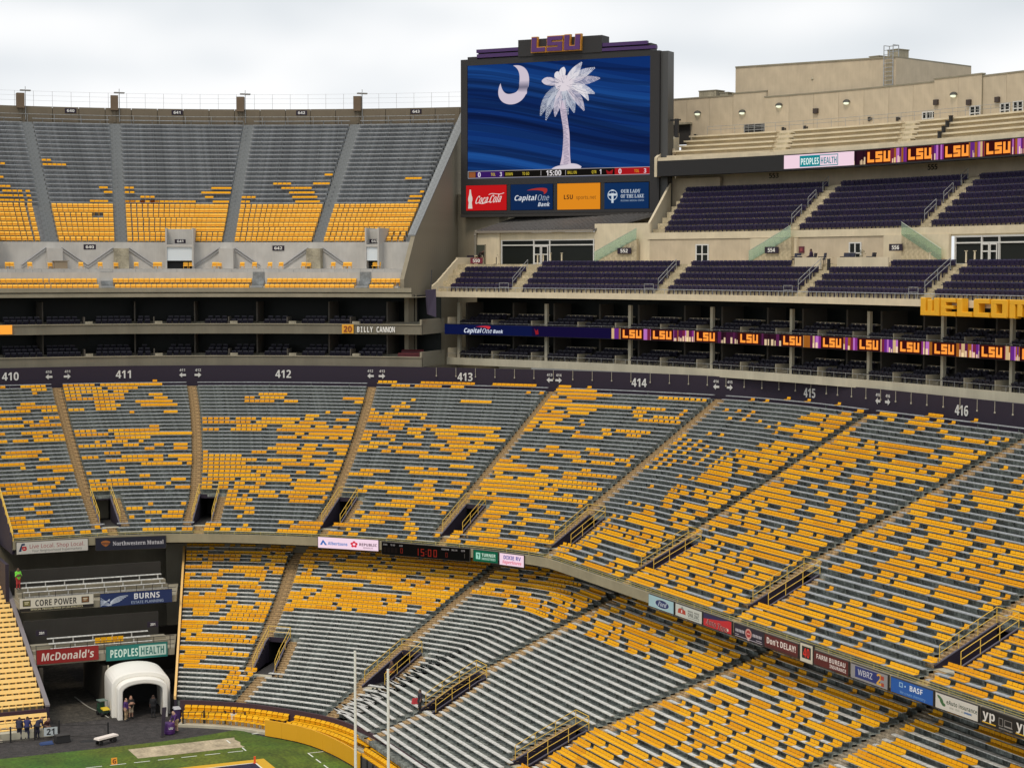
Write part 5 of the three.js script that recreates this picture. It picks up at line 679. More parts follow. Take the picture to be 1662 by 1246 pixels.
  const glazing = (u0, u1, y1, door, label) => { const g = thing('glazed_front', label, 'window wall'), fr = new MB(), gl = new MB(), y0 = 35.6; slab(gl, S, u0 + 0.08, u1 - 0.08, 8.16, 8.2, y0, y1 - 0.05); gl.build('pane', K.darkGlass, g); slab(fr, S, u0, u1, 8.02, 8.14, y1 - 0.1, y1); slab(fr, S, u0, u1, 8.02, 8.14, y1 - 0.62, y1 - 0.5); for (const u of [u0 + 0.02, door - 1.0, door + 1.0, u1 - 0.14]) slab(fr, S, u, u + 0.12, 8.0, 8.15, y0, y1); fr.build('frame', K.frame, g); for (const s of [-1, 1]) { const d = new MB(), c = door + s * 0.46; for (const e of [-0.42, 0.34]) slab(d, S, c + e, c + e + 0.1, 7.96, 8.02, y0, y1 - 0.63); for (const h of [0.03, 0.95, 2.0 * (y1 - 35.6 - 0.62) / 2 - 0.12]) slab(d, S, c - 0.32, c + 0.34, 7.965, 8.02, y0 + h, y0 + h + 0.11); d.build('door', K.frame, g); } return g; };
  glazing(3.1, 14.9, 38.14, 8.3, 'wide dark window wall with white double doors under the scoreboard'); glazing(57.3, 91.8, 37.88, 61.4, 'wide dark window wall with white double doors at the right edge of the club deck');
  const dd = (u, label, w = 0.75) => { const d = thing('double_door', label, 'door'), f = new MB(); for (const e of [-w, -0.06, w - 0.12]) slab(f, S, u + e, u + e + 0.13, 7.9, 7.99, 35.6, 37.5); slab(f, S, u - w, u + w, 7.905, 7.985, 37.4, 37.52); slab(f, S, u - w, u + w, 7.905, 7.985, 36.5, 36.6); slab(f, S, u - w, u + w, 7.905, 7.985, 35.6, 35.72); f.build('frame', K.frame, d); const g = new MB(); slab(g, S, u - w + 0.02, u + w - 0.02, 7.95, 7.98, 35.6, 37.45); g.build('pane', K.darkGlass, d); };
  dd(27.5, 'white framed glass double door left of the middle glass stair rail'); dd(45.5, 'white framed glass double door behind the dark armchairs');
  { const d = thing('green_door', 'dark green metal door in the cream wall at the left end of the club deck', 'door'), m = new MB(); slab(m, S, 0.05, 1.15, 7.76, 7.84, 35.6, 37.65); m.build('leaf', mat(0.055, 0.062, 0.045, 0.6), d); const q = new MB(); slab(q, S, 0.55, 0.68, 7.72, 7.755, 36.6, 36.75); q.build('plate', K.white, d); const f = new MB(); slab(f, S, -0.05, 0.05, 7.74, 7.84, 35.6, 37.7); slab(f, S, 1.15, 1.25, 7.74, 7.84, 35.6, 37.7); f.build('frame', K.darkConcrete, d); }
  { const d = thing('downpipe', 'grey downpipe at the left corner of the club wall under the scoreboard', 'downpipe'), m = new MB(); m.bar(S.at(-0.8, 7.6, 35.7), S.at(-0.35, 7.6, 36.6), 0.13); m.bar(S.at(-0.35, 7.6, 36.6), S.at(-0.35, 7.6, 38.6), 0.13); m.bar(S.at(-0.35, 7.6, 38.6), S.at(-0.15, 7.75, 39.2), 0.17); m.build('pipe', mat(0.22, 0.20, 0.16, 0.7), d); new MB().bar(S.at(-0.35, 7.5, 36.6), S.at(-0.35, 7.85, 36.6), 0.05).build('bracket', K.dark, d); }
  // glass stair rails beside the section plates
  const gr = (pts, label) => { const g = thing('glass_balustrade', label, 'balustrade'), gl = new MB(), fr = new MB(), st = new MB(); const [a, c] = pts, N = 8; for (let i = 0; i < N; i++) { const u = lerp(a[0], c[0], i / N), v = lerp(a[0], c[0], (i + 1) / N), y = lerp(a[1], c[1], i / N), z = lerp(a[1], c[1], (i + 1) / N); gl.hexa([S.at(u, 7.25, y), S.at(v, 7.25, z), S.at(v, 7.27, z), S.at(u, 7.27, y), S.at(u, 7.25, y + 1.05), S.at(v, 7.25, z + 1.05), S.at(v, 7.27, z + 1.05), S.at(u, 7.27, y + 1.05)]); fr.bar(S.at(u, 7.26, y + 1.08), S.at(v, 7.26, z + 1.08), 0.03, 5); const s = Math.max(y, z); slab(st, S, Math.min(u, v), Math.max(u, v), 7.3, 7.66, 35.59, s); } gl.build('glass_panel', K.glassGreen, g); fr.build('handrail', mat(0.45, 0.5, 0.42, 0.5), g); st.build('stairs', K.stepCream, g); };
  gr([[15.4, 35.75], [20.4, 38.1]], 'greenish glass stair rail under the scoreboard, rising right to the 552 plate'); gr([[33.4, 35.75], [38.3, 38.1]], 'greenish glass stair rail in the middle of the club wall, rising right'); gr([[56.6, 35.75], [51.8, 38.1]], 'greenish glass stair rail falling to the right beside the 556 plate');
  const plate = (s, u, y, o, label, m = K.purple) => { const d = thing('section_sign', label, 'sign'), q = new MB(); slab(q, S, u - 0.8, u + 0.8, o, o + 0.05, y - 0.3, y + 0.3); q.build('plate', m, d); const l = text(s, 0.36, 0.012, { squeeze: 1.15 }); l.rotateY(S.face(u)); l.translate(...S.at(u, o - 0.014, y)); part('section_number', l, K.white, d); };
  plate('552', 19.1, 36.92, 7.1, 'purple 552 plate on the cream wall right of the window wall'); plate('554', 36.2, 36.88, 7.1, 'purple 554 plate on the cream wall between two double doors'); plate('556', 51.3, 37.0, 7.1, 'purple 556 plate on the cream wall near the right edge'); plate('550', 2.9, 35.95, 4.0, 'red and purple 550 plate on the low rail under the scoreboard', mat(0.18, 0.02, 0.04, 0.7));
  { const r = thing('fire_cabinet', 'small dark red cabinet on the cream wall right of the 554 plate', 'cabinet'), q = new MB(); slab(q, S, 38.7, 39.3, 7.9, 7.99, 36.6, 37.2); q.build('box', mat(0.10, 0.015, 0.03, 0.6), r); const q2 = new MB(); slab(q2, S, 38.85, 39.15, 7.88, 7.899, 36.75, 37.05); q2.build('front', mat(0.25, 0.05, 0.06, 0.6), r); }
  // chairs, tables on the walkway
  const armchair = (u, o, turn, label) => { const c = thing('armchair', label, 'chair', S.at(u, o, 35.58), S.face(u) + turn), m = mat(0.022, 0.024, 0.045, 0.7); new MB().box(0, 0.42, 0, 0.6, 0.14, 0.55).build('seat', m, c); new MB().hexa([[-0.32, 0.45, -0.22], [0.32, 0.45, -0.22], [0.32, 0.45, -0.32], [-0.32, 0.45, -0.32], [-0.34, 0.98, -0.3], [0.34, 0.98, -0.3], [0.34, 0.98, -0.38], [-0.34, 0.98, -0.38]]).build('backrest', m, c); for (const s of [-1, 1]) { new MB().box(s * 0.33, 0.62, 0, 0.07, 0.07, 0.55).build('armrest', m, c); for (const z of [-0.22, 0.22]) new MB().box(s * 0.3, 0.2, z, 0.05, 0.4, 0.05).build('leg', K.black, c); } };
  armchair(40.6, 5.6, 0.3, 'dark armchair standing alone right of the red cabinet'); armchair(44.0, 5.4, -0.5, 'dark armchair in front of the double door left of the 556 plate'); armchair(46.7, 5.6, 0.2, 'left one of two dark armchairs right of the double door'); armchair(47.4, 5.5, -0.2, 'right one of two dark armchairs right of the double door'); armchair(49.9, 5.6, -1.2, 'dark armchair turned sideways below the 556 plate');
  const table = (u, o, label, h = 0.72) => { const c = thing('table', label, 'table', S.at(u, o, 35.58), S.face(u)); const g = new THREE.CylinderGeometry(0.42, 0.42, 0.04, 18); g.translate(0, h, 0); part('tabletop', g, K.cream, c); new MB().bar([0, 0, 0], [0, h, 0], 0.04).build('pedestal', K.dark, c); const q = new THREE.CylinderGeometry(0.26, 0.3, 0.04, 16); q.translate(0, 0.02, 0); part('base', q, K.dark, c); }; table(41.9, 5.0, 'pale round table beside the seated person on the club walkway'); table(45.4, 5.0, 'pale round table in front of the double door on the club walkway', 0.5); table(48.7, 5.6, 'pale round table with a planter between the armchairs', 0.45); table(4.6, 5.2, 'small pale table in front of the window wall under the scoreboard', 0.75);
  { const c = thing('planter', 'small plant in a pale pot on the club walkway', 'planter', S.at(48.7, 5.6, 36.06)); const g = new THREE.CylinderGeometry(0.16, 0.12, 0.3, 12); g.translate(0, 0.15, 0); part('pot', g, K.concrete, c); const f = new MB(); for (let i = 0; i < 40; i++) { const a = rnd() * 6.28, r = 0.05 + rnd() * 0.28, h = 0.3 + rnd() * 0.4, s = 0.09; f.tri([Math.cos(a) * r, h, Math.sin(a) * r], [Math.cos(a) * r + s, h + rnd() * s, Math.sin(a) * r], [Math.cos(a) * r, h + s, Math.sin(a) * r + s], [0, 0], [1, 0], [0, 1]); } f.build('foliage', mat(0.04, 0.07, 0.02, 0.9), c); }
  { const c = thing('bollard', 'short black post standing on the club deck steps', 'bollard', S.at(47.9, 2.6, 35.02)); const g = new THREE.CylinderGeometry(0.14, 0.16, 0.95, 12); g.translate(0, 0.475, 0); part('post', g, K.black, c); new MB().box(0, 0.97, 0, 0.24, 0.05, 0.24).build('cap', K.dark, c); }
  { const lt = thing('lounge_seat', 'dark two seat lounge bench by the green door on the club walkway', 'bench', S.at(0.75, 6.0, 35.58), S.face(1)); new MB().box(0, 0.3, 0, 1.7, 0.35, 0.7).build('seat', K.purpleDark, lt); new MB().box(0, 0.65, -0.32, 1.7, 0.6, 0.12).build('backrest', K.purpleDark, lt); for (const s of [-1, 1]) new MB().box(s * 0.85, 0.45, 0, 0.1, 0.6, 0.7).build('armrest', K.dark, lt); const cr = thing('wooden_stool', 'pale slatted crate beside the lounge bench under the scoreboard', 'crate', S.at(2.15, 5.4, 35.58), S.face(2)); for (const h of [0.05, 0.35, 0.65, 0.9]) new MB().box(0, h, 0, 0.75, 0.09, 0.6).build('slat', K.cream, cr); for (const s of [-1, 1]) new MB().box(s * 0.34, 0.45, 0, 0.07, 0.9, 0.5).build('side', K.cream, cr); }
  // short pale posts before the window wall
  for (const [u, h] of [[5.5, 1.0], [10.6, 0.95], [11.3, 0.95], [12.2, 1.1], [13.6, 1.1], [58.6, 0.9], [62.9, 1.0], [63.9, 1.0]]) { const c = thing('stanchion', 'slim pale post before the dark window wall of the club deck', 'post', S.at(u, 4.2, 35.58), 0, 'slim pale posts before the window walls'); const g = new THREE.CylinderGeometry(0.07, 0.08, h, 10); g.translate(0, h / 2, 0); part('post', g, K.cream, c); new MB().box(0, h + 0.02, 0, 0.2, 0.05, 0.2).build('cap', K.cream, c); }
  // upper navy deck
  const N0 = 21.2, up = thing('navy_deck', 'cream steps and front beam of the southern upper deck with rows of navy seats', 'stand'), ub = new MB(); sweep(ub, S, N0, sEnd, [[9.5, 38.0], [7.9, 38.05], [7.9, 38.7], [8.1, 38.7]]); ub.build('front_beam', K.cream, up);
  const U = { f: (k) => 8.1 + 0.78 * k, y: (k) => 38.5 + 0.582 * k, n: 8 }, pr = [[8.1, 38.5]]; for (let k = 0; k < U.n; k++) pr.push([U.f(k + 1), U.y(k)], [U.f(k + 1), k < U.n - 1 ? U.y(k + 1) : 43.1]); pr.push([16.5, 43.1]); const ut = new MB(); sweep(ut, S, N0, sEnd, pr); ut.build('terrace', K.stepCream, up);
  const ua = [37.35, 53.2, 70, 86]; const ue = [N0, ...ua];
  for (let j = 0; j < ue.length; j++) for (let k = 0; k < U.n; k++) { const a = j ? ue[j] + 0.7 : N0 + 1.5 - 0.19 * k, d = j < ue.length - 1 ? ue[j + 1] - 0.7 : sEnd - 1, n = Math.floor((d - a) * S.k((a + d) / 2, U.f(k)) / 0.545); for (let i = 0; i < n; i++) { const u = lerp(a, d, (i + 0.5) / n); navy.push({ p: S.at(u, U.f(k) + 0.48, U.y(k)), turn: S.face(u), w: 'top' }); } }
  ua.forEach((u) => { const s = new MB(); for (let k = 0; k < U.n; k++) slab(s, S, u - 0.62, u + 0.62, U.f(k) + 0.4, U.f(k + 1) + 0.001, U.y(k), U.y(k) + 0.29); s.build('stair_step', K.stepCream, up); handrail(up, u - 0.66, [[U.f(1.4), U.y(1.4)], [U.f(3.1), U.y(3.1)]]); handrail(up, u - 0.66, [[U.f(4.2), U.y(4.2)], [U.f(5.6), U.y(5.6)]]); handrail(up, u - 0.66, [[U.f(6.8), U.y(6.8)], [U.f(7.8), U.y(7.8)]]); });
  const pu = new MB(); for (let k = 0; k < U.n; k++) { const e = (q) => N0 - 0.1 - 0.18 * q; pu.hexa([S.at(e(k) - 0.25, U.f(k), 37.9), S.at(e(k), U.f(k), 37.9), S.at(e(k + 1), U.f(k + 1), 37.9), S.at(e(k + 1) - 0.25, U.f(k + 1), 37.9), S.at(e(k) - 0.25, U.f(k), U.y(k) + 0.75), S.at(e(k), U.f(k), U.y(k) + 0.75), S.at(e(k + 1), U.f(k + 1), U.y(k + 1) + 0.75), S.at(e(k + 1) - 0.25, U.f(k + 1), U.y(k + 1) + 0.75)]); } pu.build('end_parapet', K.cream, up);
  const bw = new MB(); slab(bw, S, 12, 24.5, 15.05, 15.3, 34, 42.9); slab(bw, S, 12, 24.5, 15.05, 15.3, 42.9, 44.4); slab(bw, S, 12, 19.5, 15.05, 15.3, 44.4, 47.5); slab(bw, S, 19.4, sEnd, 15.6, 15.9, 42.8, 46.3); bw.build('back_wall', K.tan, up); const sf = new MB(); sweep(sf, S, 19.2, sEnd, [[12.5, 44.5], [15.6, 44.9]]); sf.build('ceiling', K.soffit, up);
  for (const [s, u] of [['553', 29.9], ['555', 47.2]]) { const l = text(s, 0.5, 0.015, { squeeze: 1.1 }); l.rotateY(S.face(u)); l.translate(...S.at(u, 15.57, 44.35)); part('section_number', l, K.black, up); }
  // concrete terraces above
  const te = thing('concrete_terrace', 'bare cream concrete terraces stepping up above the upper ribbon screen', 'terrace'), T = { f: (k) => 12.6 + 1.5 * k, y: (k) => 46.1 + 0.60 * k }, tp = [[12.5, 45.9], [12.5, 46.45], [12.8, 46.45], [12.8, 46.15]]; for (let k = 0; k < 5; k++) tp.push([T.f(k) + 1.35, T.y(k)], [T.f(k) + 1.35, T.y(k) + 0.25], [T.f(k + 1) - 0.33, T.y(k) + 0.25], [T.f(k + 1) - 0.33, T.y(k + 1) - 0.001]); tp.push([22, T.y(5)]); const tm = new MB(); sweep(tm, S, 19.3, sEnd, tp); tm.build('steps', K.cream, te);
  const tlines = [[31.9, 28.0], [45.8, 40.6], [62, 55]];
  const tv = new MB(), te2 = [19.3, ...tlines.map((a) => a[0])]; for (let j = 0; j < te2.length; j++) for (let k = 0; k < 5; k++) { const f = (i) => (i < 1 ? 19.6 - 0.3 * k : lerp(tlines[i - 1][0], tlines[i - 1][1], k / 4.6)); const a = f(j) + (j ? 0.8 : 0.3), d = j < tlines.length ? f(j + 1) - 0.8 : sEnd; slab(tv, S, a, d, T.f(k) + 0.55, T.f(k) + 1.34, T.y(k) + 0.40, T.y(k) + 0.56); slab(tv, S, a, d, T.f(k) + 1.1, T.f(k) + 1.3, T.y(k) + 0.01, T.y(k) + 0.40); } tv.build('bench_block', K.cream, te);
  for (const [a, c] of tlines) { const s = new MB(); for (let k = 0; k < 5; k++) { const u = lerp(a, c, k / 4.6); slab(s, S, u - 0.7, u + 0.7, T.f(k) + 0.6, T.f(k + 1), T.y(k) + 0.01, T.y(k) + 0.3); } s.build('stair_step', K.stepCream, te); }
  const tpz = new MB(); for (let k = 0; k < 5; k++) { const e = (q) => 19.3 - 0.42 * q; tpz.hexa([S.at(e(k) - 0.3, T.f(k) - 0.2, 44.5), S.at(e(k), T.f(k) - 0.2, 44.5), S.at(e(k + 1), T.f(k + 1) - 0.2, 44.5), S.at(e(k + 1) - 0.3, T.f(k + 1) - 0.2, 44.5), S.at(e(k) - 0.3, T.f(k) - 0.2, T.y(k) + 0.35), S.at(e(k), T.f(k) - 0.2, T.y(k) + 0.35), S.at(e(k + 1), T.f(k + 1) - 0.2, T.y(k + 1) + 0.35), S.at(e(k + 1) - 0.3, T.f(k + 1) - 0.2, T.y(k + 1) + 0.35)]); } tpz.build('end_parapet', K.cream, te);
  const trl = new MB(); for (let u = 20; u < sEnd - 2; u += 1.4) { for (const h of [0.9, 0.55]) trl.bar(S.at(u, 20.3, T.y(5) + h), S.at(u + 1.4, 20.3, T.y(5) + h), 0.022, 4); trl.bar(S.at(u, 20.3, T.y(5)), S.at(u, 20.3, T.y(5) + 0.9), 0.022, 4); } trl.build('railing', K.steel, te);
  for (const k of [0.6, 1.6, 2.6, 3.6]) { const u = lerp(49.6, 46.2, k / 3.6), c = thing('marker_post', 'short dark post on the steps of the concrete terraces', 'post', S.at(u, T.f(k) + 0.9, T.y(Math.floor(k)) + 0.25), 0, 'short dark posts up the terrace aisle'); new MB().box(0, 0.5, 0, 0.26, 1.0, 0.26).build('post', K.black, c); new MB().box(0, 1.02, 0, 0.32, 0.06, 0.32).build('cap', K.dark, c); }
  // building behind the terraces
  const tanTones = [K.tan, mat(0.60, 0.525, 0.415, 0.9, { map: texStain }), mat(0.635, 0.55, 0.43, 0.9, { map: texStain })];
  const bd = thing('concourse_building', 'plain beige building with windows and wall lamps behind the concrete terraces', 'building'), bwall = (u0, u1, y1, o, d = 0.4) => { const w = new MB(); slab(w, S, u0, u1, o + 0.03, o + d, 48.4, y1); w.build('wall', K.darkConcrete, bd); const np = Math.max(1, Math.round((u1 - u0) / 2.6)); for (let i = 0; i < np; i++) { const q = new MB(), a = lerp(u0, u1, i / np), c = lerp(u0, u1, (i + 1) / np); slab(q, S, a + 0.012, c - 0.012, o, o + 0.028, 48.4, y1); q.build('wall_panel', tanTones[Math.floor(rnd() * 3)], bd); } const c = new MB(); slab(c, S, u0 - 0.05, u1 + 0.05, o - 0.06, o + d + 0.05, y1 + 0.002, y1 + 0.14); c.build('coping', K.darkConcrete, bd); };
  bwall(12, 21.7, 53.2, 21.9); bwall(21.7, 25.1, 53.4, 21.9); bwall(25.1, 42.3, 52.75, 21.6); bwall(42.3, 47.5, 52.95, 21.3); bwall(47.5, sEnd, 52.75, 21.45);
  { // tall plant room: a box with its own side
    const A = S.at(21.7, 22.35, 0), B = S.at(37.5, 22.35, 0), nn = S.n(30), D = 13, q = new MB(), P = (p, k, y) => [p[0] + nn[0] * k, y, p[2] + nn[1] * k]; const y1 = 56.15, y2 = 55.6;
    q.hexa([P(A, 0, 48), P(B, 0, 48), P(B, D, 48), P(A, D, 48), P(A, 0, y1), P(B, 0, y2), P(B, D, y2), P(A, D, y1)]); q.build('plant_room', K.tan, bd); const c = new MB(); c.hexa([P(A, -0.08, y1 + 0.003), P(B, -0.08, y2 + 0.003), P(B, D, y2 + 0.003), P(A, D, y1 + 0.003), P(A, -0.08, y1 + 0.15), P(B, -0.08, y2 + 0.15), P(B, D, y2 + 0.15), P(A, D, y1 + 0.15)]); c.build('coping', K.darkConcrete, bd);
  }
  const win = (u0, u1, y0, y1, o) => { const f = new MB(), g = new MB(); slab(g, S, u0, u1, o - 0.03, o - 0.005, y0, y1); const p = g.build('window', K.darkGlass, bd); for (const h of [0, 0.5, 1]) slab(f, S, u0 - 0.05, u1 + 0.05, o - 0.09, o - 0.03, lerp(y0, y1, h) - 0.05, lerp(y0, y1, h) + 0.05); for (const h of [0, 0.5, 1]) { const u = lerp(u0, u1, h); slab(f, S, u - 0.05, u + 0.05, o - 0.085, o - 0.032, y0, y1); } f.build('frame', K.frame, p); };
  win(41.7, 42.2, 48.75, 50.0, 21.6); win(40.9, 41.7, 48.75, 50.0, 21.6); win(46.3, 47.4, 48.85, 50.1, 21.3); win(49.5, 50.5, 48.9, 50.1, 21.45); win(50.9, 51.9, 48.95, 50.15, 21.45); win(54, 55.2, 48.95, 50.15, 21.45);
  { const o = new MB(); slab(o, S, 22.9, 25.0, 21.84, 21.88, 48.5, 50.1); const p = o.build('louvre_opening', K.black, bd); const b2 = new MB(); for (let i = 0; i < 4; i++) slab(b2, S, 22.9, 25.0, 21.78, 21.83, 48.7 + i * 0.4, 48.78 + i * 0.4); for (const u of [22.9, 23.9, 24.9]) slab(b2, S, u, u + 0.08, 21.77, 21.84, 48.5, 50.1); b2.build('grille', K.steel, p); const d = new MB(); slab(d, S, 15.4, 17.3, 21.82, 21.88, 48.4, 50.5); d.build('doorway', K.dark, bd); const h = new MB(); slab(h, S, 15.0, 17.5, 21.3, 21.88, 50.5, 50.7); h.build('canopy', K.concrete, bd); }
  const lamp = (u, y, o) => { const g = new THREE.SphereGeometry(0.42, 14, 7, 0, Math.PI * 2, 0, Math.PI / 2); g.scale(1, 0.75, 0.8); g.rotateY(S.face(u)); g.translate(...S.at(u, o - 0.1, y)); const p = part('wall_lamp', g, mat(0.06, 0.06, 0.05, 0.6), bd); const e = new THREE.SphereGeometry(0.3, 12, 8); e.scale(1, 0.45, 0.8); e.translate(...S.at(u, o - 0.15, y - 0.08)); part('lamp_glass', e, new THREE.MeshStandardMaterial({ color: 0x999988, emissive: new THREE.Color().setRGB(0.9, 0.95, 0.72), emissiveIntensity: 0.9 }), p); };
  lamp(18.1, 51.6, 21.9); lamp(22.7, 51.4, 21.9); lamp(26.6, 51.8, 21.6); lamp(33.3, 51.6, 21.6); lamp(44.5, 51.3, 21.3);
  for (const [u, y, o] of [[30.3, 51.0, 21.6], [42.6, 50.8, 21.3], [46.2, 50.5, 21.3], [49.2, 50.5, 21.45]]) { const q = new MB(); slab(q, S, u - 0.22, u + 0.22, o - 0.25, o, y - 0.25, y + 0.25); q.build('wall_speaker', mat(0.05, 0.035, 0.03, 0.7), bd); }
  for (const [u, y] of [[27.0, 49.2], [29.2, 49.2], [35.5, 49.6], [38.3, 49.4], [18.0, 49.0]]) { const q = new MB(); slab(q, S, u - 0.12, u + 0.12, 21.5, 21.56, y, y + 0.4); slab(q, S, u + 0.18, u + 0.3, 21.5, 21.56, y + 0.1, y + 0.3); q.build('small_plate', K.dark, bd); }
  { const q = new MB(); q.bar(S.at(29.6, 22.2, 52.9), S.at(29.6, 22.2, 54.1), 0.13); q.bar(S.at(29.6, 22.2, 54.1), S.at(29.75, 21.8, 54.35), 0.16); q.build('vent_pipe', K.concrete, bd); }
  { const l = thing('roof_ladder', 'steel ladder and cage rising above the roof of the beige plant room', 'ladder'), q = new MB(), u = 36.95; for (const d of [-0.45, 0.45]) { q.bar(S.at(u + d, 22.1, 52.4), S.at(u + d, 22.1, 56.85), 0.045); q.bar(S.at(u + d, 22.9, 55.7), S.at(u + d, 22.9, 56.85), 0.045); q.bar(S.at(u + d, 22.1, 56.85), S.at(u + d, 22.9, 56.85), 0.04); } for (let y = 52.6; y < 56.8; y += 0.42) q.bar(S.at(u - 0.45, 22.1, y), S.at(u + 0.45, 22.1, y), 0.03); q.bar(S.at(u - 0.45, 22.9, 56.85), S.at(u + 0.45, 22.9, 56.85), 0.04); q.bar(S.at(u - 0.45, 22.9, 56.3), S.at(u + 0.45, 22.9, 56.3), 0.04); q.build('ladder', K.alu, l); const g = new MB(); slab(g, S, u - 0.3, u + 0.3, 22.2, 22.33, 48.6, 55.4); g.build('backing_strip', mat(0.34, 0.29, 0.20, 0.8), l); }
  const ac = (u0, u1, o, y0, y1, label) => { const d = thing('roof_unit', label, 'roof unit'), q = new MB(); slab(q, S, u0, u1, o, o + 1.6, y0, y1); q.build('housing', K.concrete, d); const c = new MB(); slab(c, S, u0 - 0.05, u1 + 0.05, o - 0.05, o + 1.65, y1 + 0.002, y1 + 0.1); c.build('cover', K.darkConcrete, d); };
  ac(17.9, 19.7, 22.4, 53.36, 53.95, 'pale box shaped unit on the low roof right of the scoreboard'); ac(20.0, 20.8, 22.6, 53.36, 53.65, 'small dark unit on the low roof beside the tall plant room'); ac(35.6, 36.6, 24, 55.85, 56.6, 'beige box on the plant room roof beside the ladder'); ac(33.9, 34.8, 24, 55.9, 56.15, 'low beige hatch on the plant room roof');
  // WELCOME letters on the club deck front
  const wl = thing('welcome_letters', 'big yellow three dimensional WELCOME letters on the club deck front at the right edge', 'lettering'); { const G = { W: [[0, 0, 0.3, 1], [0.42, 0, 0.68, 0.9], [0.8, 0, 1.1, 1], [0.02, 0, 1.08, 0.26]], E: [[0, 0, 0.3, 1], [0.02, 0.76, 0.85, 1], [0.02, 0.4, 0.72, 0.6], [0.02, 0, 0.85, 0.25]], L: [[0, 0, 0.3, 1], [0.02, 0, 0.85, 0.27]], C: [[0, 0.05, 0.3, 0.95], [0.05, 0.74, 0.88, 1], [0.05, 0, 0.88, 0.26]], O: [[0, 0.05, 0.3, 0.95], [0.62, 0.05, 0.92, 0.95], [0.05, 0.74, 0.87, 1], [0.05, 0, 0.87, 0.26]], M: [[0, 0, 0.3, 1], [0.42, 0.1, 0.68, 1], [0.8, 0, 1.1, 1], [0.02, 0.74, 1.08, 1]] }, H = 1.38, lmat = mat(0.78, 0.40, 0.01, 0.5); let u = 64.5; [...'WELCOME'].forEach((ch, i) => { const b = new MB(), R = G[ch], wd = Math.max(...R.map((r) => r[2])) * 2.05, p = S.at(u + wd / 2, -1.45, 31.55), t = S.face(u + wd / 2); R.forEach(([x0, y0, x1, y1], k) => { const e = 0.004 * k, X0 = x0 * 2.05 - wd / 2, X1 = x1 * 2.05 - wd / 2, q = (x, y, z) => [p[0] + x * Math.cos(t) + z * Math.sin(t), p[1] + y * H, p[2] - x * Math.sin(t) + z * Math.cos(t)], g = 0.05; b.hexa([q(X0, y0, 0.2 + e), q(X1, y0, 0.2 + e), q(X1, y0, -0.35 - e), q(X0, y0, -0.35 - e), q(X0, y1, 0.2 + e), q(X1, y1, 0.2 + e), q(X1, y1, -0.35 - e), q(X0, y1, -0.35 - e)]); b.hexa([q(X0 + g, y0 + 0.03, 0.26 + e), q(X1 - g, y0 + 0.03, 0.26 + e), q(X1, y0, 0.2 + e), q(X0, y0, 0.2 + e), q(X0 + g, y1 - 0.03, 0.26 + e), q(X1 - g, y1 - 0.03, 0.26 + e), q(X1, y1, 0.2 + e), q(X0, y1, 0.2 + e)]); }); b.build('letter', lmat, wl); u += wd + 0.2; }); }
}
// corner slot: stair tower and dark recess between the decks
{
  const t = thing('stair_tower', 'dull beige stair tower in the corner slot between the west deck and the scoreboard', 'tower'), b = new MB(), q = (u, o, y) => S.at(u, o, y);
  const A = [41.0, -64.9], B = [44.8, -58.1], n = [0.87 * 6, -0.49 * 6], ring = (y, e = 0) => [[A[0] - e, y, A[1] - e], [B[0] - e, y, B[1] + e], [B[0] + n[0], y, B[1] + n[1]], [A[0] + n[0], y, A[1] + n[1]]];
  b.hexa([...ring(20), ...ring(43.05)]);
  b.build('wall', mat(0.33, 0.30, 0.235, 0.92, { map: texStain }), t);
  const c = new MB(); c.hexa([...ring(43.055, 0.08), ...ring(43.25, 0.08)]); c.build('coping', K.darkConcrete, t);
  const sh = thing('wall_recess', 'dark narrow shaft between the western and southern suites', 'shaft'), d = new MB(); slab(d, M, 59.40, 59.46, 31.0, 34.2, 24.5, 32.4); d.build('shaft_panel', K.dark, sh); const e = new MB(); slab(e, M, 59.47, 59.55, 30.9, 31.0, 24.5, 32.5); slab(e, M, 59.47, 59.55, 34.2, 34.3, 24.5, 32.5); e.build('shaft_frame', K.darkConcrete, sh);
}
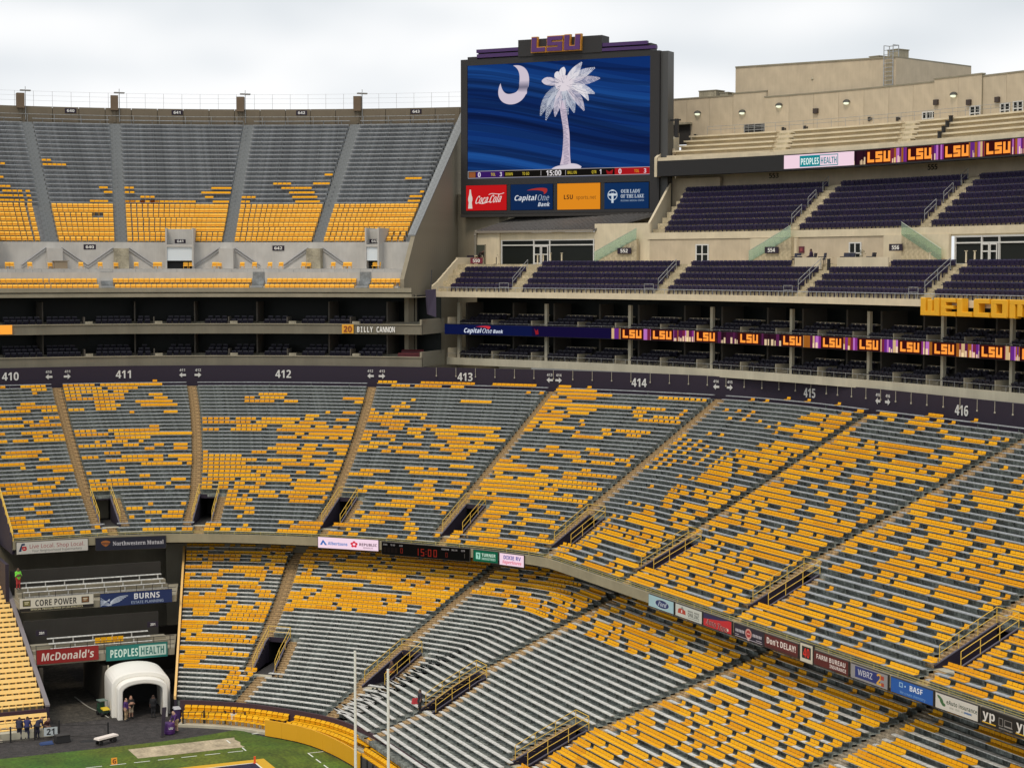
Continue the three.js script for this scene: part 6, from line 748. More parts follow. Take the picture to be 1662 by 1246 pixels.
// ---------------------------------------------------------------- scoreboard
{
  const t = thing('scoreboard', 'huge black framed scoreboard showing a white palm and crescent on blue above the club deck', 'scoreboard', [41.7, 0, -61.3], -Math.atan2(0.784, 0.62)); // local x runs along the face, z towards the field
  const fm = mat(0.018, 0.017, 0.018, 0.6), box = (m, x0, x1, y0, y1, z0, z1) => m.box((x0 + x1) / 2, (y0 + y1) / 2, (z0 + z1) / 2, x1 - x0, y1 - y0, z1 - z0);
  const f = new MB(); box(f, 0, 0.8, 41.0, 57.62, -1.9, 0); box(f, 22.25, 23.3, 41.0, 57.45, -1.9, 0); box(f, 0.8, 22.25, 56.95, 57.6, -1.9, 0); box(f, 0.8, 22.25, 44.1, 44.8, -1.9, 0); box(f, 0.8, 22.25, 41.0, 41.32, -1.9, 0); box(f, 0.8, 22.25, 41.32, 56.95, -1.9, -0.4); for (const x of [5.65, 11.2, 16.72]) box(f, x, x + 0.4, 41.32, 44.1, -0.4, -0.02); box(f, 0.82, 2.0, 57.6, 57.88, -1.9, -0.05); box(f, 2.0, 22.2, 57.6, 58.3, -1.9, -0.3); box(f, 7.05, 16.85, 57.6, 59.35, -1.7, 0.12); f.build('frame', fm, t);
  const s = new MB(); box(s, 23.3, 24.1, 41.2, 57.4, -1.9, -0.35); s.build('side_housing', mat(0.06, 0.062, 0.062, 0.5), t);
  const pm = mat(0.055, 0.018, 0.115, 0.5); for (const [a, b, y0, y1, z] of [[1.95, 7.04, 58.26, 58.62, 0.05], [2.04, 7.04, 57.72, 58.1, 0.12], [16.86, 21.9, 58.15, 58.52, 0.05], [16.86, 22.9, 57.66, 57.98, 0.12]]) { const g = new MB(); box(g, a, b, y0, y1, -0.4, z); g.build('trim', pm, t); }
  // screen: the flag
  const W = 1284, H = 722, tex = canvasTex(W, H, (x) => {
    x.fillStyle = '#0d3274'; x.fillRect(0, 0, W, H);
    for (let i = 0; i < 46; i++) { const y0 = rnd() * H * 1.1 - 60, lite = rnd() < 0.45; x.strokeStyle = lite ? 'rgba(40,104,190,0.17)' : 'rgba(5,12,40,0.24)'; x.lineWidth = 10 + rnd() * 60; x.beginPath(); x.moveTo(-40, y0 - 60); x.bezierCurveTo(W * 0.3, y0 - 50 + rnd() * 50, W * 0.6, y0 + 80 + rnd() * 60, W + 40, y0 + 130 + rnd() * 90); x.stroke(); }
    // crescent
    x.fillStyle = '#e0d3e2'; x.beginPath(); x.moveTo(330, 14); x.bezierCurveTo(420, 2, 462, 66, 440, 150); x.bezierCurveTo(420, 176, 440, 190, 420, 200); x.bezierCurveTo(392, 254, 314, 274, 258, 242); x.bezierCurveTo(216, 214, 214, 166, 240, 120); x.bezierCurveTo(250, 176, 276, 196, 318, 190); x.bezierCurveTo(356, 186, 378, 170, 374, 130); x.bezierCurveTo(382, 80, 378, 34, 330, 14); x.fill();
    const gr = x.createLinearGradient(0, 110, 0, 186); gr.addColorStop(0, 'rgba(60,60,90,0)'); gr.addColorStop(0.55, 'rgba(40,44,70,0.55)'); gr.addColorStop(1, 'rgba(60,60,90,0)'); x.fillStyle = gr; x.beginPath(); x.moveTo(374, 110); x.lineTo(446, 110); x.lineTo(430, 186); x.lineTo(366, 178); x.fill();
    // trunk
    x.fillStyle = '#dccbdc'; x.beginPath(); x.moveTo(660, 250); x.bezierCurveTo(664, 340, 690, 400, 688, 470); x.bezierCurveTo(684, 560, 680, 600, 664, 648); x.lineTo(742, 648); x.bezierCurveTo(728, 560, 738, 480, 726, 420); x.bezierCurveTo(716, 350, 706, 300, 708, 240); x.fill();
    x.strokeStyle = 'rgba(90,90,120,0.6)'; x.lineWidth = 3; for (let y = 300; y < 645; y += 9) { const c = 690 + 18 * Math.sin((y - 260) / 260); x.beginPath(); x.moveTo(c - 24 + rnd() * 10, y); x.lineTo(c + 6 + rnd() * 18, y + 9); x.stroke(); }
    x.fillStyle = '#e6dce8'; x.beginPath(); x.moveTo(600, 676); x.bezierCurveTo(640, 640, 700, 656, 740, 640); x.bezierCurveTo(780, 640, 800, 650, 816, 662); for (let i = 0; i < 14; i++) x.lineTo(806 - i * 15, 676 + (i % 2) * 14); x.closePath(); x.fill();
    // fronds: many blades about a rib
    const frond = (ax, ay, bx, by, cx, cy, n, w, col) => { x.fillStyle = col; x.strokeStyle = col; for (let i = 0; i <= n; i++) { const u = i / n, px = (1 - u) ** 2 * ax + 2 * u * (1 - u) * bx + u * u * cx, py = (1 - u) ** 2 * ay + 2 * u * (1 - u) * by + u * u * cy; const tx = 2 * (1 - u) * (bx - ax) + 2 * u * (cx - bx), ty = 2 * (1 - u) * (by - ay) + 2 * u * (cy - by), l = Math.hypot(tx, ty), k = w * Math.sin(Math.PI * (0.15 + 0.8 * u)); for (const s of [-1, 1]) { x.lineWidth = 3.2 + rnd() * 2.5; x.beginPath(); x.moveTo(px, py); x.lineTo(px + (tx * 0.8 - s * ty * 0.75) / l * k, py + (ty * 0.8 + s * tx * 0.75) / l * k); x.stroke(); } } };
    const c = ['#f3eef4', '#e2d8e4', '#d2d6e2', '#f6f1f6'];
    for (const [bx, by, cx, cy, w, i] of [[730, 120, 812, 20, 40, 0], [760, 110, 900, 56, 40, 3], [800, 130, 936, 120, 36, 1], [790, 160, 900, 210, 36, 0], [600, 120, 540, 120, 34, 1], [670, 90, 690, 44, 30, 3], [640, 100, 650, 70, 30, 0], [580, 190, 528, 330, 40, 2], [610, 210, 566, 360, 36, 2], [650, 230, 630, 340, 34, 1], [730, 200, 762, 320, 40, 2], [770, 190, 830, 310, 38, 1], [690, 170, 720, 330, 30, 2], [820, 160, 860, 250, 30, 3]]) frond(690, 150, bx, by, cx, cy, 26, w, c[i]);
    x.fillStyle = '#f0e6ee'; x.beginPath(); x.ellipse(690, 140, 62, 50, 0, 0, 7); x.fill(); x.strokeStyle = 'rgba(70,74,104,0.5)'; x.lineWidth = 2; for (let i = 0; i < 60; i++) { const a = rnd() * 6.28, r = 40 + rnd() * 120; x.beginPath(); x.moveTo(690 + Math.cos(a) * r * 0.5, 160 + Math.sin(a) * r * 0.5); x.lineTo(690 + Math.cos(a) * r, 170 + Math.sin(a) * r); x.stroke(); }
    // score strip
    const y = 672, h = 48; x.fillStyle = '#14110f'; x.fillRect(0, y, W, h); x.fillStyle = '#3a1a66'; x.fillRect(60, y + 3, 206, h - 6); x.fillStyle = '#b01820'; x.fillRect(1044, y + 3, 236, h - 6); x.fillStyle = '#150c0c'; x.fillRect(976, y + 3, 68, h - 6); x.strokeStyle = '#cfc9c9'; x.lineWidth = 3; x.strokeRect(2, y + 2, W - 4, h - 4); x.beginPath(); x.moveTo(530, y + 8); x.lineTo(530, y + 40); x.moveTo(704, y + 8); x.lineTo(704, y + 40); x.stroke();
    x.fillStyle = '#9a5a34'; x.fillRect(8, y + 8, 48, 34); x.fillStyle = '#a01c22'; x.beginPath(); x.moveTo(984, y + 14); x.lineTo(1008, y + 26); x.lineTo(1034, y + 10); x.lineTo(1028, y + 40); x.lineTo(992, y + 40); x.fill();
    for (const [s, p, w, col, sz] of [['0', 84, 24, '#eee6ee', 42], ['TOL', 186, 34, '#d8c23a', 26], ['3', 242, 18, '#eee6ee', 38], ['DOWN', 302, 54, '#d8c23a', 26], ['TO GO', 422, 50, '#d8c23a', 26], ['15:00', 620, 110, '#f4eef0', 46], ['BALL ON', 750, 66, '#d8c23a', 26], ['QTR', 902, 34, '#d8c23a', 26], ['1', 948, 18, '#eee6ee', 42], ['0', 1080, 24, '#eee6ee', 42], ['TOL', 1194, 34, '#e0a02a', 26], ['3', 1250, 18, '#eee6ee', 38]]) fit(x, s, p, y + 25, w, sz, BOLD, col);
  });
  const face = (name, x0, x1, y0, y1, z, tx, glow) => { const g = new THREE.PlaneGeometry(x1 - x0, y1 - y0); g.translate((x0 + x1) / 2, (y0 + y1) / 2, z); return part(name, g, printMat(tx, glow), t); };
  face('screen', 0.8, 22.25, 44.8, 56.95, -0.12, tex, 0.78);
  const ad = (f) => canvasTex(500, 272, f);
  face('advertising_panel', 0.66, 5.6, 41.38, 44.08, 0.02, ad((x) => { x.fillStyle = '#c3171b'; x.fillRect(0, 0, 500, 272); x.fillStyle = '#d8cfc6'; x.beginPath(); x.moveTo(42, 44); x.lineTo(60, 44); x.quadraticCurveTo(62, 96, 76, 124); x.quadraticCurveTo(82, 160, 70, 182); x.lineTo(78, 250); x.lineTo(24, 250); x.lineTo(32, 182); x.quadraticCurveTo(20, 160, 28, 124); x.quadraticCurveTo(40, 96, 42, 44); x.fill(); x.save(); x.transform(1, -0.06, -0.28, 1, 44, 18); fit(x, 'Coca', 190, 148, 158, 116, 'italic bold %px serif', '#e6dcd6'); fit(x, 'Cola', 360, 150, 150, 116, 'italic bold %px serif', '#e6dcd6'); x.restore(); x.strokeStyle = '#e6dcd6'; x.lineWidth = 7; x.beginPath(); x.moveTo(150, 186); x.bezierCurveTo(220, 220, 250, 170, 300, 182); x.moveTo(280, 104); x.bezierCurveTo(330, 70, 400, 120, 470, 84); x.stroke(); }), 0.85);
  face('advertising_panel', 6.1, 11.12, 41.36, 44.08, 0.02, ad((x) => { x.fillStyle = '#0f2a55'; x.fillRect(0, 0, 500, 272); fit(x, 'Capital', 170, 144, 270, 78, 'italic bold %px sans-serif', '#dfe4ea'); fit(x, 'One', 385, 144, 140, 86, 'italic %px serif', '#aab8c8'); fit(x, 'Bank', 390, 216, 150, 58, 'italic bold %px sans-serif', '#dfe4ea'); x.fillStyle = '#b3332f'; x.beginPath(); x.moveTo(190, 66); x.bezierCurveTo(280, 36, 400, 34, 432, 50); x.bezierCurveTo(446, 78, 420, 104, 392, 108); x.bezierCurveTo(414, 76, 360, 56, 190, 66); x.fill(); }), 0.8);
  face('advertising_panel', 11.66, 16.65, 41.34, 44.07, 0.02, ad((x) => { x.fillStyle = '#e08a1e'; x.fillRect(0, 0, 500, 272); fit(x, 'LSU', 130, 142, 170, 66, BOLD, '#4a2a18'); fit(x, 'sports.net', 336, 148, 232, 52, SANS, '#6d431c'); }), 0.9);
  face('advertising_panel', 17.14, 22.16, 41.34, 44.03, 0.02, ad((x) => { x.fillStyle = '#0f3160'; x.fillRect(0, 0, 500, 272); x.strokeStyle = '#c4d2de'; x.lineWidth = 9; x.beginPath(); x.arc(92, 128, 52, 0, 7); x.stroke(); x.fillStyle = '#d4dee6'; x.fillRect(80, 70, 24, 140); x.fillRect(46, 112, 92, 22); x.fillStyle = '#0f3160'; x.beginPath(); x.arc(92, 96, 12, 0, 7); x.fill(); fit(x, 'OUR LADY', 296, 90, 220, 50, SERIF, '#d4dee6'); fit(x, 'OF THE LAKE', 316, 142, 264, 50, SERIF, '#d4dee6'); fit(x, 'REGIONAL MEDICAL CENTER', 316, 188, 264, 24, SANS, '#b4c4d2'); }), 0.8);
  // raised letters on top
  const lm = mat(0.085, 0.022, 0.15, 0.5), em = mat(0.62, 0.28, 0.03, 0.5);
  const letter = (rects, dx) => { // block letters cut from slabs with an orange rim behind
    const b = new MB(), e = new MB(); for (const [x0, y0, x1, y1, k = 0] of rects) { const sk = (x, y) => x + dx + 0.05 * y; const h = (m, g, z0, z1) => m.hexa([[sk(x0 - g, 0), 57.95 + y0 - g, z1], [sk(x1 + g, 0), 57.95 + y0 - g, z1], [sk(x1 + g, 0), 57.95 + y0 - g, z0], [sk(x0 - g, 0), 57.95 + y0 - g, z0], [sk(x0 - g, y1), 57.95 + y1 + g, z1], [sk(x1 + g, y1), 57.95 + y1 + g, z1], [sk(x1 + g, y1), 57.95 + y1 + g, z0], [sk(x0 - g, y1), 57.95 + y1 + g, z0]]); h(b, 0, 0.3, 0.62 + k); h(e, 0.09, 0.13, 0.5 + k); } e.build('letter_rim', em, t); b.build('letter', lm, t);
  };
  letter([[0, 0, 0.55, 1.5], [0.55, 0, 1.6, 0.42, 0.004]], 8.85); letter([[0, 1.12, 1.75, 1.5], [0, 0.58, 0.5, 1.12, 0.004], [0.5, 0.58, 1.75, 0.92, 0.002], [1.25, 0.38, 1.75, 0.58, 0.004], [0, 0, 1.75, 0.38]], 10.7); letter([[0, 0.4, 0.55, 1.55], [1.25, 0.4, 1.8, 1.55], [0, 0, 1.8, 0.4, 0.004]], 12.7);
  const sp = new MB(); box(sp, 24.1, 25.2, 50.3, 50.45, -1.2, -1.05); box(sp, 24.6, 24.95, 48.6, 50.5, -1.3, -0.9); sp.build('side_speaker', K.black, t);
  for (const [a, b] of [[3, 0], [11, 0], [19, 0]]) new MB().box(a, 34, -1.6, 1.2, 14, 0.9).build('support_column', K.dark, t);
  new MB().box(11.6, 40.82, -1.0, 23.2, 0.3, 2.2).build('catwalk', K.dark, t);
  // sloping metal roof below the board
  const rf = thing('metal_roof', 'grey standing seam roof sloping up from the club wall to the scoreboard', 'roof'), r = new MB(); const P = (u, o, y) => S.at(u, o, y); r.hexa([P(0, 7.7, 38.95), P(14.95, 7.7, 38.9), P(19, 12.5, 40.5), P(2.5, 12.5, 40.6), P(0, 7.7, 39.1), P(14.95, 7.7, 39.05), P(19, 12.5, 40.75), P(2.5, 12.5, 40.85)]); r.build('roof_sheet', K.roofMetal, rf);
  const se = new MB(); for (let i = 0; i <= 26; i++) { const a = P(lerp(0, 14.95, i / 26), 7.7, 39.13), b = P(lerp(2.5, 19, i / 26), 12.5, 40.85); se.bar(a, b, 0.035, 4); } se.build('seam', K.roofMetal, rf); const gut = new MB(); slab(gut, S, -0.4, 15.0, 7.5, 7.69, 38.9, 39.12); gut.build('gutter', mat(0.25, 0.22, 0.18, 0.7), rf); const fw = new MB(); fw.hexa([P(14.95, 7.9, 38.9), P(21.4, 7.9, 38.9), P(21.4, 8.3, 38.9), P(14.95, 8.3, 38.9), P(14.95, 7.9, 39.9), P(21.4, 7.9, 40.0), P(21.4, 8.3, 40.0), P(14.95, 8.3, 39.9)]);
}
// ---------------------------------------------------------------- people: one continuous body each, meshed from tapered bones
const V3 = (a) => new THREE.Vector3(...a);
const skin = [0.45, 0.25, 0.17], skinDark = [0.12, 0.065, 0.045];
function person(label, pos, turn, J, col, { hair = [0.03, 0.02, 0.015], bald = false, scale = 1, group } = {}) {
  // J: joints in metres; bones: [a, b, ra, rb, colour key]
  const j = J, bones = [
    [j.hip, j.chest, 0.155, 0.165, 'shirt', 1.0], [j.chest, j.neck, 0.15, 0.075, 'shirt'], [j.neck, j.head, 0.058, 0.07, 'skin'], [j.head, j.crown, 0.098, 0.09, 'skin'], [j.shL, j.shR, 0.078, 0.078, 'shirt'],
    [j.shL, j.elL, 0.062, 0.048, 'shirt'], [j.elL, j.waL, 0.046, 0.033, col.sleeve ? 'shirt' : 'skin'], [j.waL, j.haL, 0.034, 0.03, 'skin'], [j.shR, j.elR, 0.062, 0.048, 'shirt'], [j.elR, j.waR, 0.046, 0.033, col.sleeve ? 'shirt' : 'skin'], [j.waR, j.haR, 0.034, 0.03, 'skin'],
    [j.hipL, j.hipR, 0.115, 0.115, 'pants'], [j.hipL, j.knL, 0.10, 0.066, 'pants'], [j.knL, j.anL, 0.062, 0.043, col.shorts ? 'skin' : 'pants'], [j.anL, j.toL, 0.05, 0.042, 'shoe'], [j.hipR, j.knR, 0.10, 0.066, 'pants'], [j.knR, j.anR, 0.062, 0.043, col.shorts ? 'skin' : 'pants'], [j.anR, j.toR, 0.05, 0.042, 'shoe'],
  ].map(([a, b, ra, rb, c]) => ({ a, d: b.map((v, i) => v - a[i]), l2: b.reduce((s, v, i) => s + (v - a[i]) ** 2, 0) || 1e-6, ra, rb, c }));
  const nose = [j.head[0] + j.fwd[0] * 0.105, j.head[1] + 0.02, j.head[2] + j.fwd[2] * 0.105];
  const dist = (x, y, z, want) => { let s = 0, best = 1e9, bc = 'shirt'; const k = 26; for (const q of bones) { const px = x - q.a[0], py = y - q.a[1], pz = z - q.a[2], h = clamp((px * q.d[0] + py * q.d[1] + pz * q.d[2]) / q.l2, 0, 1), e = Math.hypot(px - q.d[0] * h, py - q.d[1] * h, pz - q.d[2] * h) - lerp(q.ra, q.rb, h); if (e < best) { best = e; bc = q.c; } s += Math.exp(-k * e); } const n = Math.hypot(x - nose[0], y - nose[1], z - nose[2]) - 0.018; s += Math.exp(-k * 2 * n) * 0.3; return want ? bc : -Math.log(s) / k; };
  const R = 64, half = 1.06, cy = 0.93, cx = (j.hip[0] + j.head[0]) / 2, cz = (j.hip[2] + j.head[2]) / 2, mc = new MarchingCubes(R, new THREE.MeshStandardMaterial(), false, false, 120000); mc.isolation = 0;
  for (let c = 0; c < R; c++) for (let b = 0; b < R; b++) for (let a = 0; a < R; a++) mc.field[a + b * R + c * R * R] = -dist(cx + (a - R / 2) / (R / 2) * half, cy + (b - R / 2) / (R / 2) * half, cz + (c - R / 2) / (R / 2) * half);
  mc.update(); const n = mc.count, P = new Float32Array(n * 3), N = Float32Array.from(mc.normalArray.subarray(0, n * 3)), Cc = new Float32Array(n * 3), U = new Float32Array(n * 2);
  const paint = (k) => (k === 'shirt' ? col.shirt : k === 'pants' ? col.pants : k === 'shoe' ? (col.shoe ?? [0.03, 0.03, 0.03]) : col.skin ?? skin);
  for (let i = 0; i < n; i++) { const x = cx + mc.positionArray[i * 3] * half, y = cy + mc.positionArray[i * 3 + 1] * half, z = cz + mc.positionArray[i * 3 + 2] * half; P.set([x, y, z], i * 3); Cc.set(paint(dist(x, y, z, true)), i * 3); }
  const g = new THREE.BufferGeometry(); g.setAttribute('position', new THREE.BufferAttribute(P, 3)); g.setAttribute('normal', new THREE.BufferAttribute(N, 3)); g.setAttribute('color', new THREE.BufferAttribute(Cc, 3)); g.setAttribute('uv', new THREE.BufferAttribute(U, 2));
  const fing = []; for (const [w, h] of [[j.waL, j.haL], [j.waR, j.haR]]) { const d = V3(h).sub(V3(w)).normalize(), s = new THREE.Vector3(0.3, 0.1, 1).cross(d).normalize(); [[-0.03, 0.07], [-0.01, 0.08], [0.01, 0.076], [0.03, 0.06], [0.05, 0.045]].forEach(([o, l], i) => { const a = V3(h).addScaledVector(s, o * 0.8).addScaledVector(d, i === 4 ? -0.03 : 0.01), q = d.clone().addScaledVector(s, i === 4 ? 0.7 : 0.05 * o).normalize(), c = new THREE.CylinderGeometry(0.006, 0.009, l, 6); c.translate(0, l / 2, 0); c.applyQuaternion(new THREE.Quaternion().setFromUnitVectors(new THREE.Vector3(0, 1, 0), q)); c.translate(a.x, a.y, a.z); const m = c.attributes.position.count; c.setAttribute('color', new THREE.BufferAttribute(new Float32Array(m * 3).map((_, k) => (col.skin ?? skin)[k % 3]), 3)); fing.push(c.toNonIndexed()); }); }
  const t = thing('person', label, 'person', pos, turn, group); t.scale.setScalar(scale);
  part('body', mergeGeometries([g, ...fing]), new THREE.MeshStandardMaterial({ vertexColors: true, roughness: 0.85 }), t);
  if (!bald) { const h = new THREE.SphereGeometry(0.108, 14, 8, 0, Math.PI * 2, 0, Math.PI * 0.55); h.rotateX(-0.35); const m = new THREE.Matrix4().makeRotationY(Math.atan2(j.fwd[0], j.fwd[2])); h.applyMatrix4(m); h.translate(j.crown[0] * 0.6 + j.head[0] * 0.4 - j.fwd[0] * 0.012, j.crown[1] * 0.6 + j.head[1] * 0.4 + 0.012, j.crown[2] * 0.6 + j.head[2] * 0.4 - j.fwd[2] * 0.012); part('hair', h, mat(...hair, 0.9), t); }
  const eye = new THREE.SphereGeometry(0.012, 6, 5), f = j.fwd, r = [f[2], 0, -f[0]]; for (const s of [-1, 1]) { const e = eye.clone(); e.translate(j.head[0] + f[0] * 0.092 + r[0] * 0.034 * s, j.head[1] + 0.045, j.head[2] + f[2] * 0.092 + r[2] * 0.034 * s); part('eye', e, K.dark, t); }
  return t;
}
const stand = (o = {}) => ({ hip: [0, 0.98, 0], chest: [0, 1.28, -0.01], neck: [0, 1.48, -0.01], head: [0, 1.60, 0.01], crown: [0, 1.69, 0], fwd: [0, 0, 1], shL: [-0.18, 1.41, -0.01], shR: [0.18, 1.41, -0.01], elL: [-0.25, 1.13, -0.03], elR: [0.25, 1.13, -0.03], waL: [-0.26, 0.88, 0.05], waR: [0.26, 0.88, 0.05], haL: [-0.26, 0.79, 0.08], haR: [0.26, 0.79, 0.08], hipL: [-0.09, 0.93, 0], hipR: [0.09, 0.93, 0], knL: [-0.11, 0.50, 0.02], knR: [0.11, 0.50, 0.02], anL: [-0.12, 0.08, -0.02], anR: [0.12, 0.08, -0.02], toL: [-0.14, 0.04, 0.14], toR: [0.14, 0.04, 0.14], ...o });
const crossed = { elL: [-0.25, 1.14, 0.08], elR: [0.25, 1.14, 0.08], waL: [-0.02, 1.18, 0.22], waR: [0.02, 1.22, 0.20], haL: [0.08, 1.20, 0.20], haR: [-0.08, 1.24, 0.18] };
const sit = (o = {}) => ({ hip: [0, 0.56, 0], chest: [0, 0.88, 0.02], neck: [0, 1.07, 0.03], head: [0, 1.19, 0.06], crown: [0, 1.28, 0.06], fwd: [0, 0, 1], shL: [-0.18, 1.0, 0.02], shR: [0.18, 1.0, 0.02], elL: [-0.25, 0.75, 0.06], elR: [0.25, 0.75, 0.06], waL: [-0.15, 0.66, 0.28], waR: [0.15, 0.66, 0.28], haL: [-0.10, 0.64, 0.36], haR: [0.10, 0.64, 0.36], hipL: [-0.10, 0.53, 0.02], hipR: [0.10, 0.53, 0.02], knL: [-0.13, 0.52, 0.44], knR: [0.13, 0.52, 0.44], anL: [-0.13, 0.09, 0.46], anR: [0.13, 0.09, 0.46], toL: [-0.14, 0.04, 0.60], toR: [0.14, 0.04, 0.60], ...o });
const bend = (o = {}) => ({ ...stand(), hip: [0, 0.95, -0.05], chest: [0, 1.16, 0.22], neck: [0, 1.26, 0.42], head: [0, 1.31, 0.54], crown: [0, 1.36, 0.61], shL: [-0.18, 1.2, 0.33], shR: [0.18, 1.2, 0.33], elL: [-0.22, 0.94, 0.38], elR: [0.22, 0.94, 0.38], waL: [-0.18, 0.76, 0.52], waR: [0.18, 0.76, 0.52], haL: [-0.16, 0.72, 0.60], haR: [0.16, 0.72, 0.60], ...o });
{
  const black = [0.012, 0.012, 0.014], navyC = [0.02, 0.022, 0.05], khaki = [0.42, 0.29, 0.16], purpleC = [0.07, 0.025, 0.14];
  person('person in a purple shirt and khaki trousers at the left of the inflatable tunnel', [-5.55, 0, -16.3], 0.9, stand({ elR: [0.24, 1.14, 0.06], waR: [0.16, 1.02, 0.24], haR: [0.12, 1.02, 0.32] }), { shirt: purpleC, pants: khaki });
  person('person in a black shirt and tan shorts with folded arms under the white inflatable tunnel', [-5.0, 0, -17.0], 0.2, stand(crossed), { shirt: black, pants: [0.38, 0.31, 0.22], shorts: true });
  person('person all in black, right inside the white inflatable tunnel', [-3.35, 0, -16.5], 2.6, stand({ elL: [-0.27, 1.16, 0.06], waL: [-0.14, 1.28, 0.2], haL: [-0.1, 1.32, 0.24] }), { shirt: black, pants: black, skin: skinDark });
  person('bald person in a purple shirt and khaki shorts leaning over behind the purple drum', [-2.85, 0, -11.2], -1.2, bend({ chest: [0, 1.22, 0.12], neck: [0, 1.38, 0.2], head: [0, 1.48, 0.26], crown: [0, 1.56, 0.29], shL: [-0.18, 1.32, 0.17], shR: [0.18, 1.32, 0.17] }), { shirt: purpleC, pants: khaki, shorts: true, skin: [0.52, 0.33, 0.24] }, { bald: true });
  person('person in a lime green shirt and red trousers on the upper small deck', [-11.15, 8.4, -31.2], 0.3, stand(crossed), { shirt: [0.16, 0.62, 0.05], pants: [0.36, 0.03, 0.03], skin: skinDark });
  person('person in navy seen from behind, leftmost of the group on the low fence', [-14.15, 0, -13.75], 2.9, bend({ chest: [0, 1.2, 0.1], neck: [0, 1.37, 0.16], head: [0, 1.47, 0.22], crown: [0, 1.56, 0.24], shL: [-0.19, 1.31, 0.13], shR: [0.19, 1.31, 0.13] }), { shirt: navyC, pants: navyC, skin: skinDark });
  person('person in a blue jacket, second from the left on the low fence', [-13.6, 0, -13.7], 2.7, bend({ chest: [0, 1.2, 0.08], neck: [0, 1.38, 0.12], head: [0, 1.49, 0.16], crown: [0, 1.58, 0.18], shL: [-0.19, 1.32, 0.1], shR: [0.19, 1.32, 0.1] }), { shirt: [0.025, 0.03, 0.12], pants: navyC, sleeve: true, skin: skinDark });
  person('person in navy with a yellow bag strap, leaning on the low fence', [-12.85, 0, -13.6], 2.3, bend({ chest: [0, 1.2, 0.12] }), { shirt: navyC, pants: [0.02, 0.02, 0.04] }, { hair: [0.3, 0.2, 0.08] });
  person('person in dark maroon crouching at the right end of the fence group', [-12.2, 0.16, -13.9], 0.7, sit({ chest: [0, 0.86, 0.14], neck: [0, 1.02, 0.24], head: [0, 1.12, 0.32], crown: [0, 1.21, 0.34], shL: [-0.18, 0.96, 0.18], shR: [0.18, 0.96, 0.18] }), { shirt: [0.05, 0.012, 0.012], pants: black, skin: [0.25, 0.14, 0.1] });
  person('person in a purple shirt and pale jeans seated among the yellow field chairs', [2.6, 0.16, -11.9], -0.25, sit(), { shirt: [0.06, 0.02, 0.11], pants: [0.22, 0.27, 0.34] });
  const vs = (u, o, k) => M.at(u, LOW.o(k) + o, LOW.y(k));
  person('person in orange shorts seated at the lower entrance beside the right goal upright', vs(78.2, 0, 9), M.face(78) - 0.2, sit(), { shirt: [0.03, 0.02, 0.02], pants: [0.5, 0.16, 0.04], shorts: true, skin: skinDark });
  person('person in dark clothes with a red bag right of the goal uprights', vs(94.4, 0, 6), M.face(93), stand({ waR: [0.4, 0.98, 0.14], elR: [0.32, 1.16, 0.02], haR: [0.46, 0.94, 0.18] }), { shirt: [0.025, 0.02, 0.03], pants: black, skin: skinDark });
  const bag = thing('bag', 'small red bag beside the dark clothed person at the foot of the lower aisle', 'bag', vs(93.2, 0.1, 6)); new MB().hexa([[-0.28, 0.45, 0.16], [0.28, 0.45, 0.16], [0.28, 0.45, -0.16], [-0.28, 0.45, -0.16], [-0.2, 0.85, 0.1], [0.2, 0.85, 0.1], [0.2, 0.85, -0.1], [-0.2, 0.85, -0.1]]).build('body', mat(0.45, 0.03, 0.04, 0.6), bag); const bh = new THREE.TorusGeometry(0.12, 0.018, 6, 14, Math.PI); bh.translate(0, 0.84, 0); part('handle', bh, K.dark, bag);
  person('person in dark clothes bending over beside the 550 plate on the club walkway', S.at(2.6, 4.9, 35.58), S.face(2) + 1.5, bend(), { shirt: [0.03, 0.018, 0.015], pants: [0.02, 0.014, 0.012], sleeve: true, skin: skinDark });
  person('person in dark purple seated at the pale round table on the club walkway', S.at(42.6, 5.5, 35.58), S.face(42) - 1.1, sit(), { shirt: [0.03, 0.014, 0.045], pants: [0.03, 0.03, 0.04], skin: skinDark });
  armSeat();
}
function armSeat() { const c = thing('armchair', 'dark armchair holding the seated person on the club walkway', 'chair', S.at(42.6, 5.6, 35.58), S.face(42) - 1.1), m = mat(0.022, 0.024, 0.045, 0.7); new MB().box(0, 0.38, 0, 0.6, 0.1, 0.55).build('seat', m, c); new MB().hexa([[-0.32, 0.43, -0.2], [0.32, 0.43, -0.2], [0.32, 0.43, -0.28], [-0.32, 0.43, -0.28], [-0.34, 0.98, -0.3], [0.34, 0.98, -0.3], [0.34, 0.98, -0.38], [-0.34, 0.98, -0.38]]).build('backrest', m, c); for (const s of [-1, 1]) { new MB().box(s * 0.34, 0.62, 0, 0.07, 0.07, 0.5).build('armrest', m, c); for (const z of [-0.22, 0.22]) new MB().box(s * 0.3, 0.17, z, 0.05, 0.34, 0.05).build('leg', K.black, c); } }
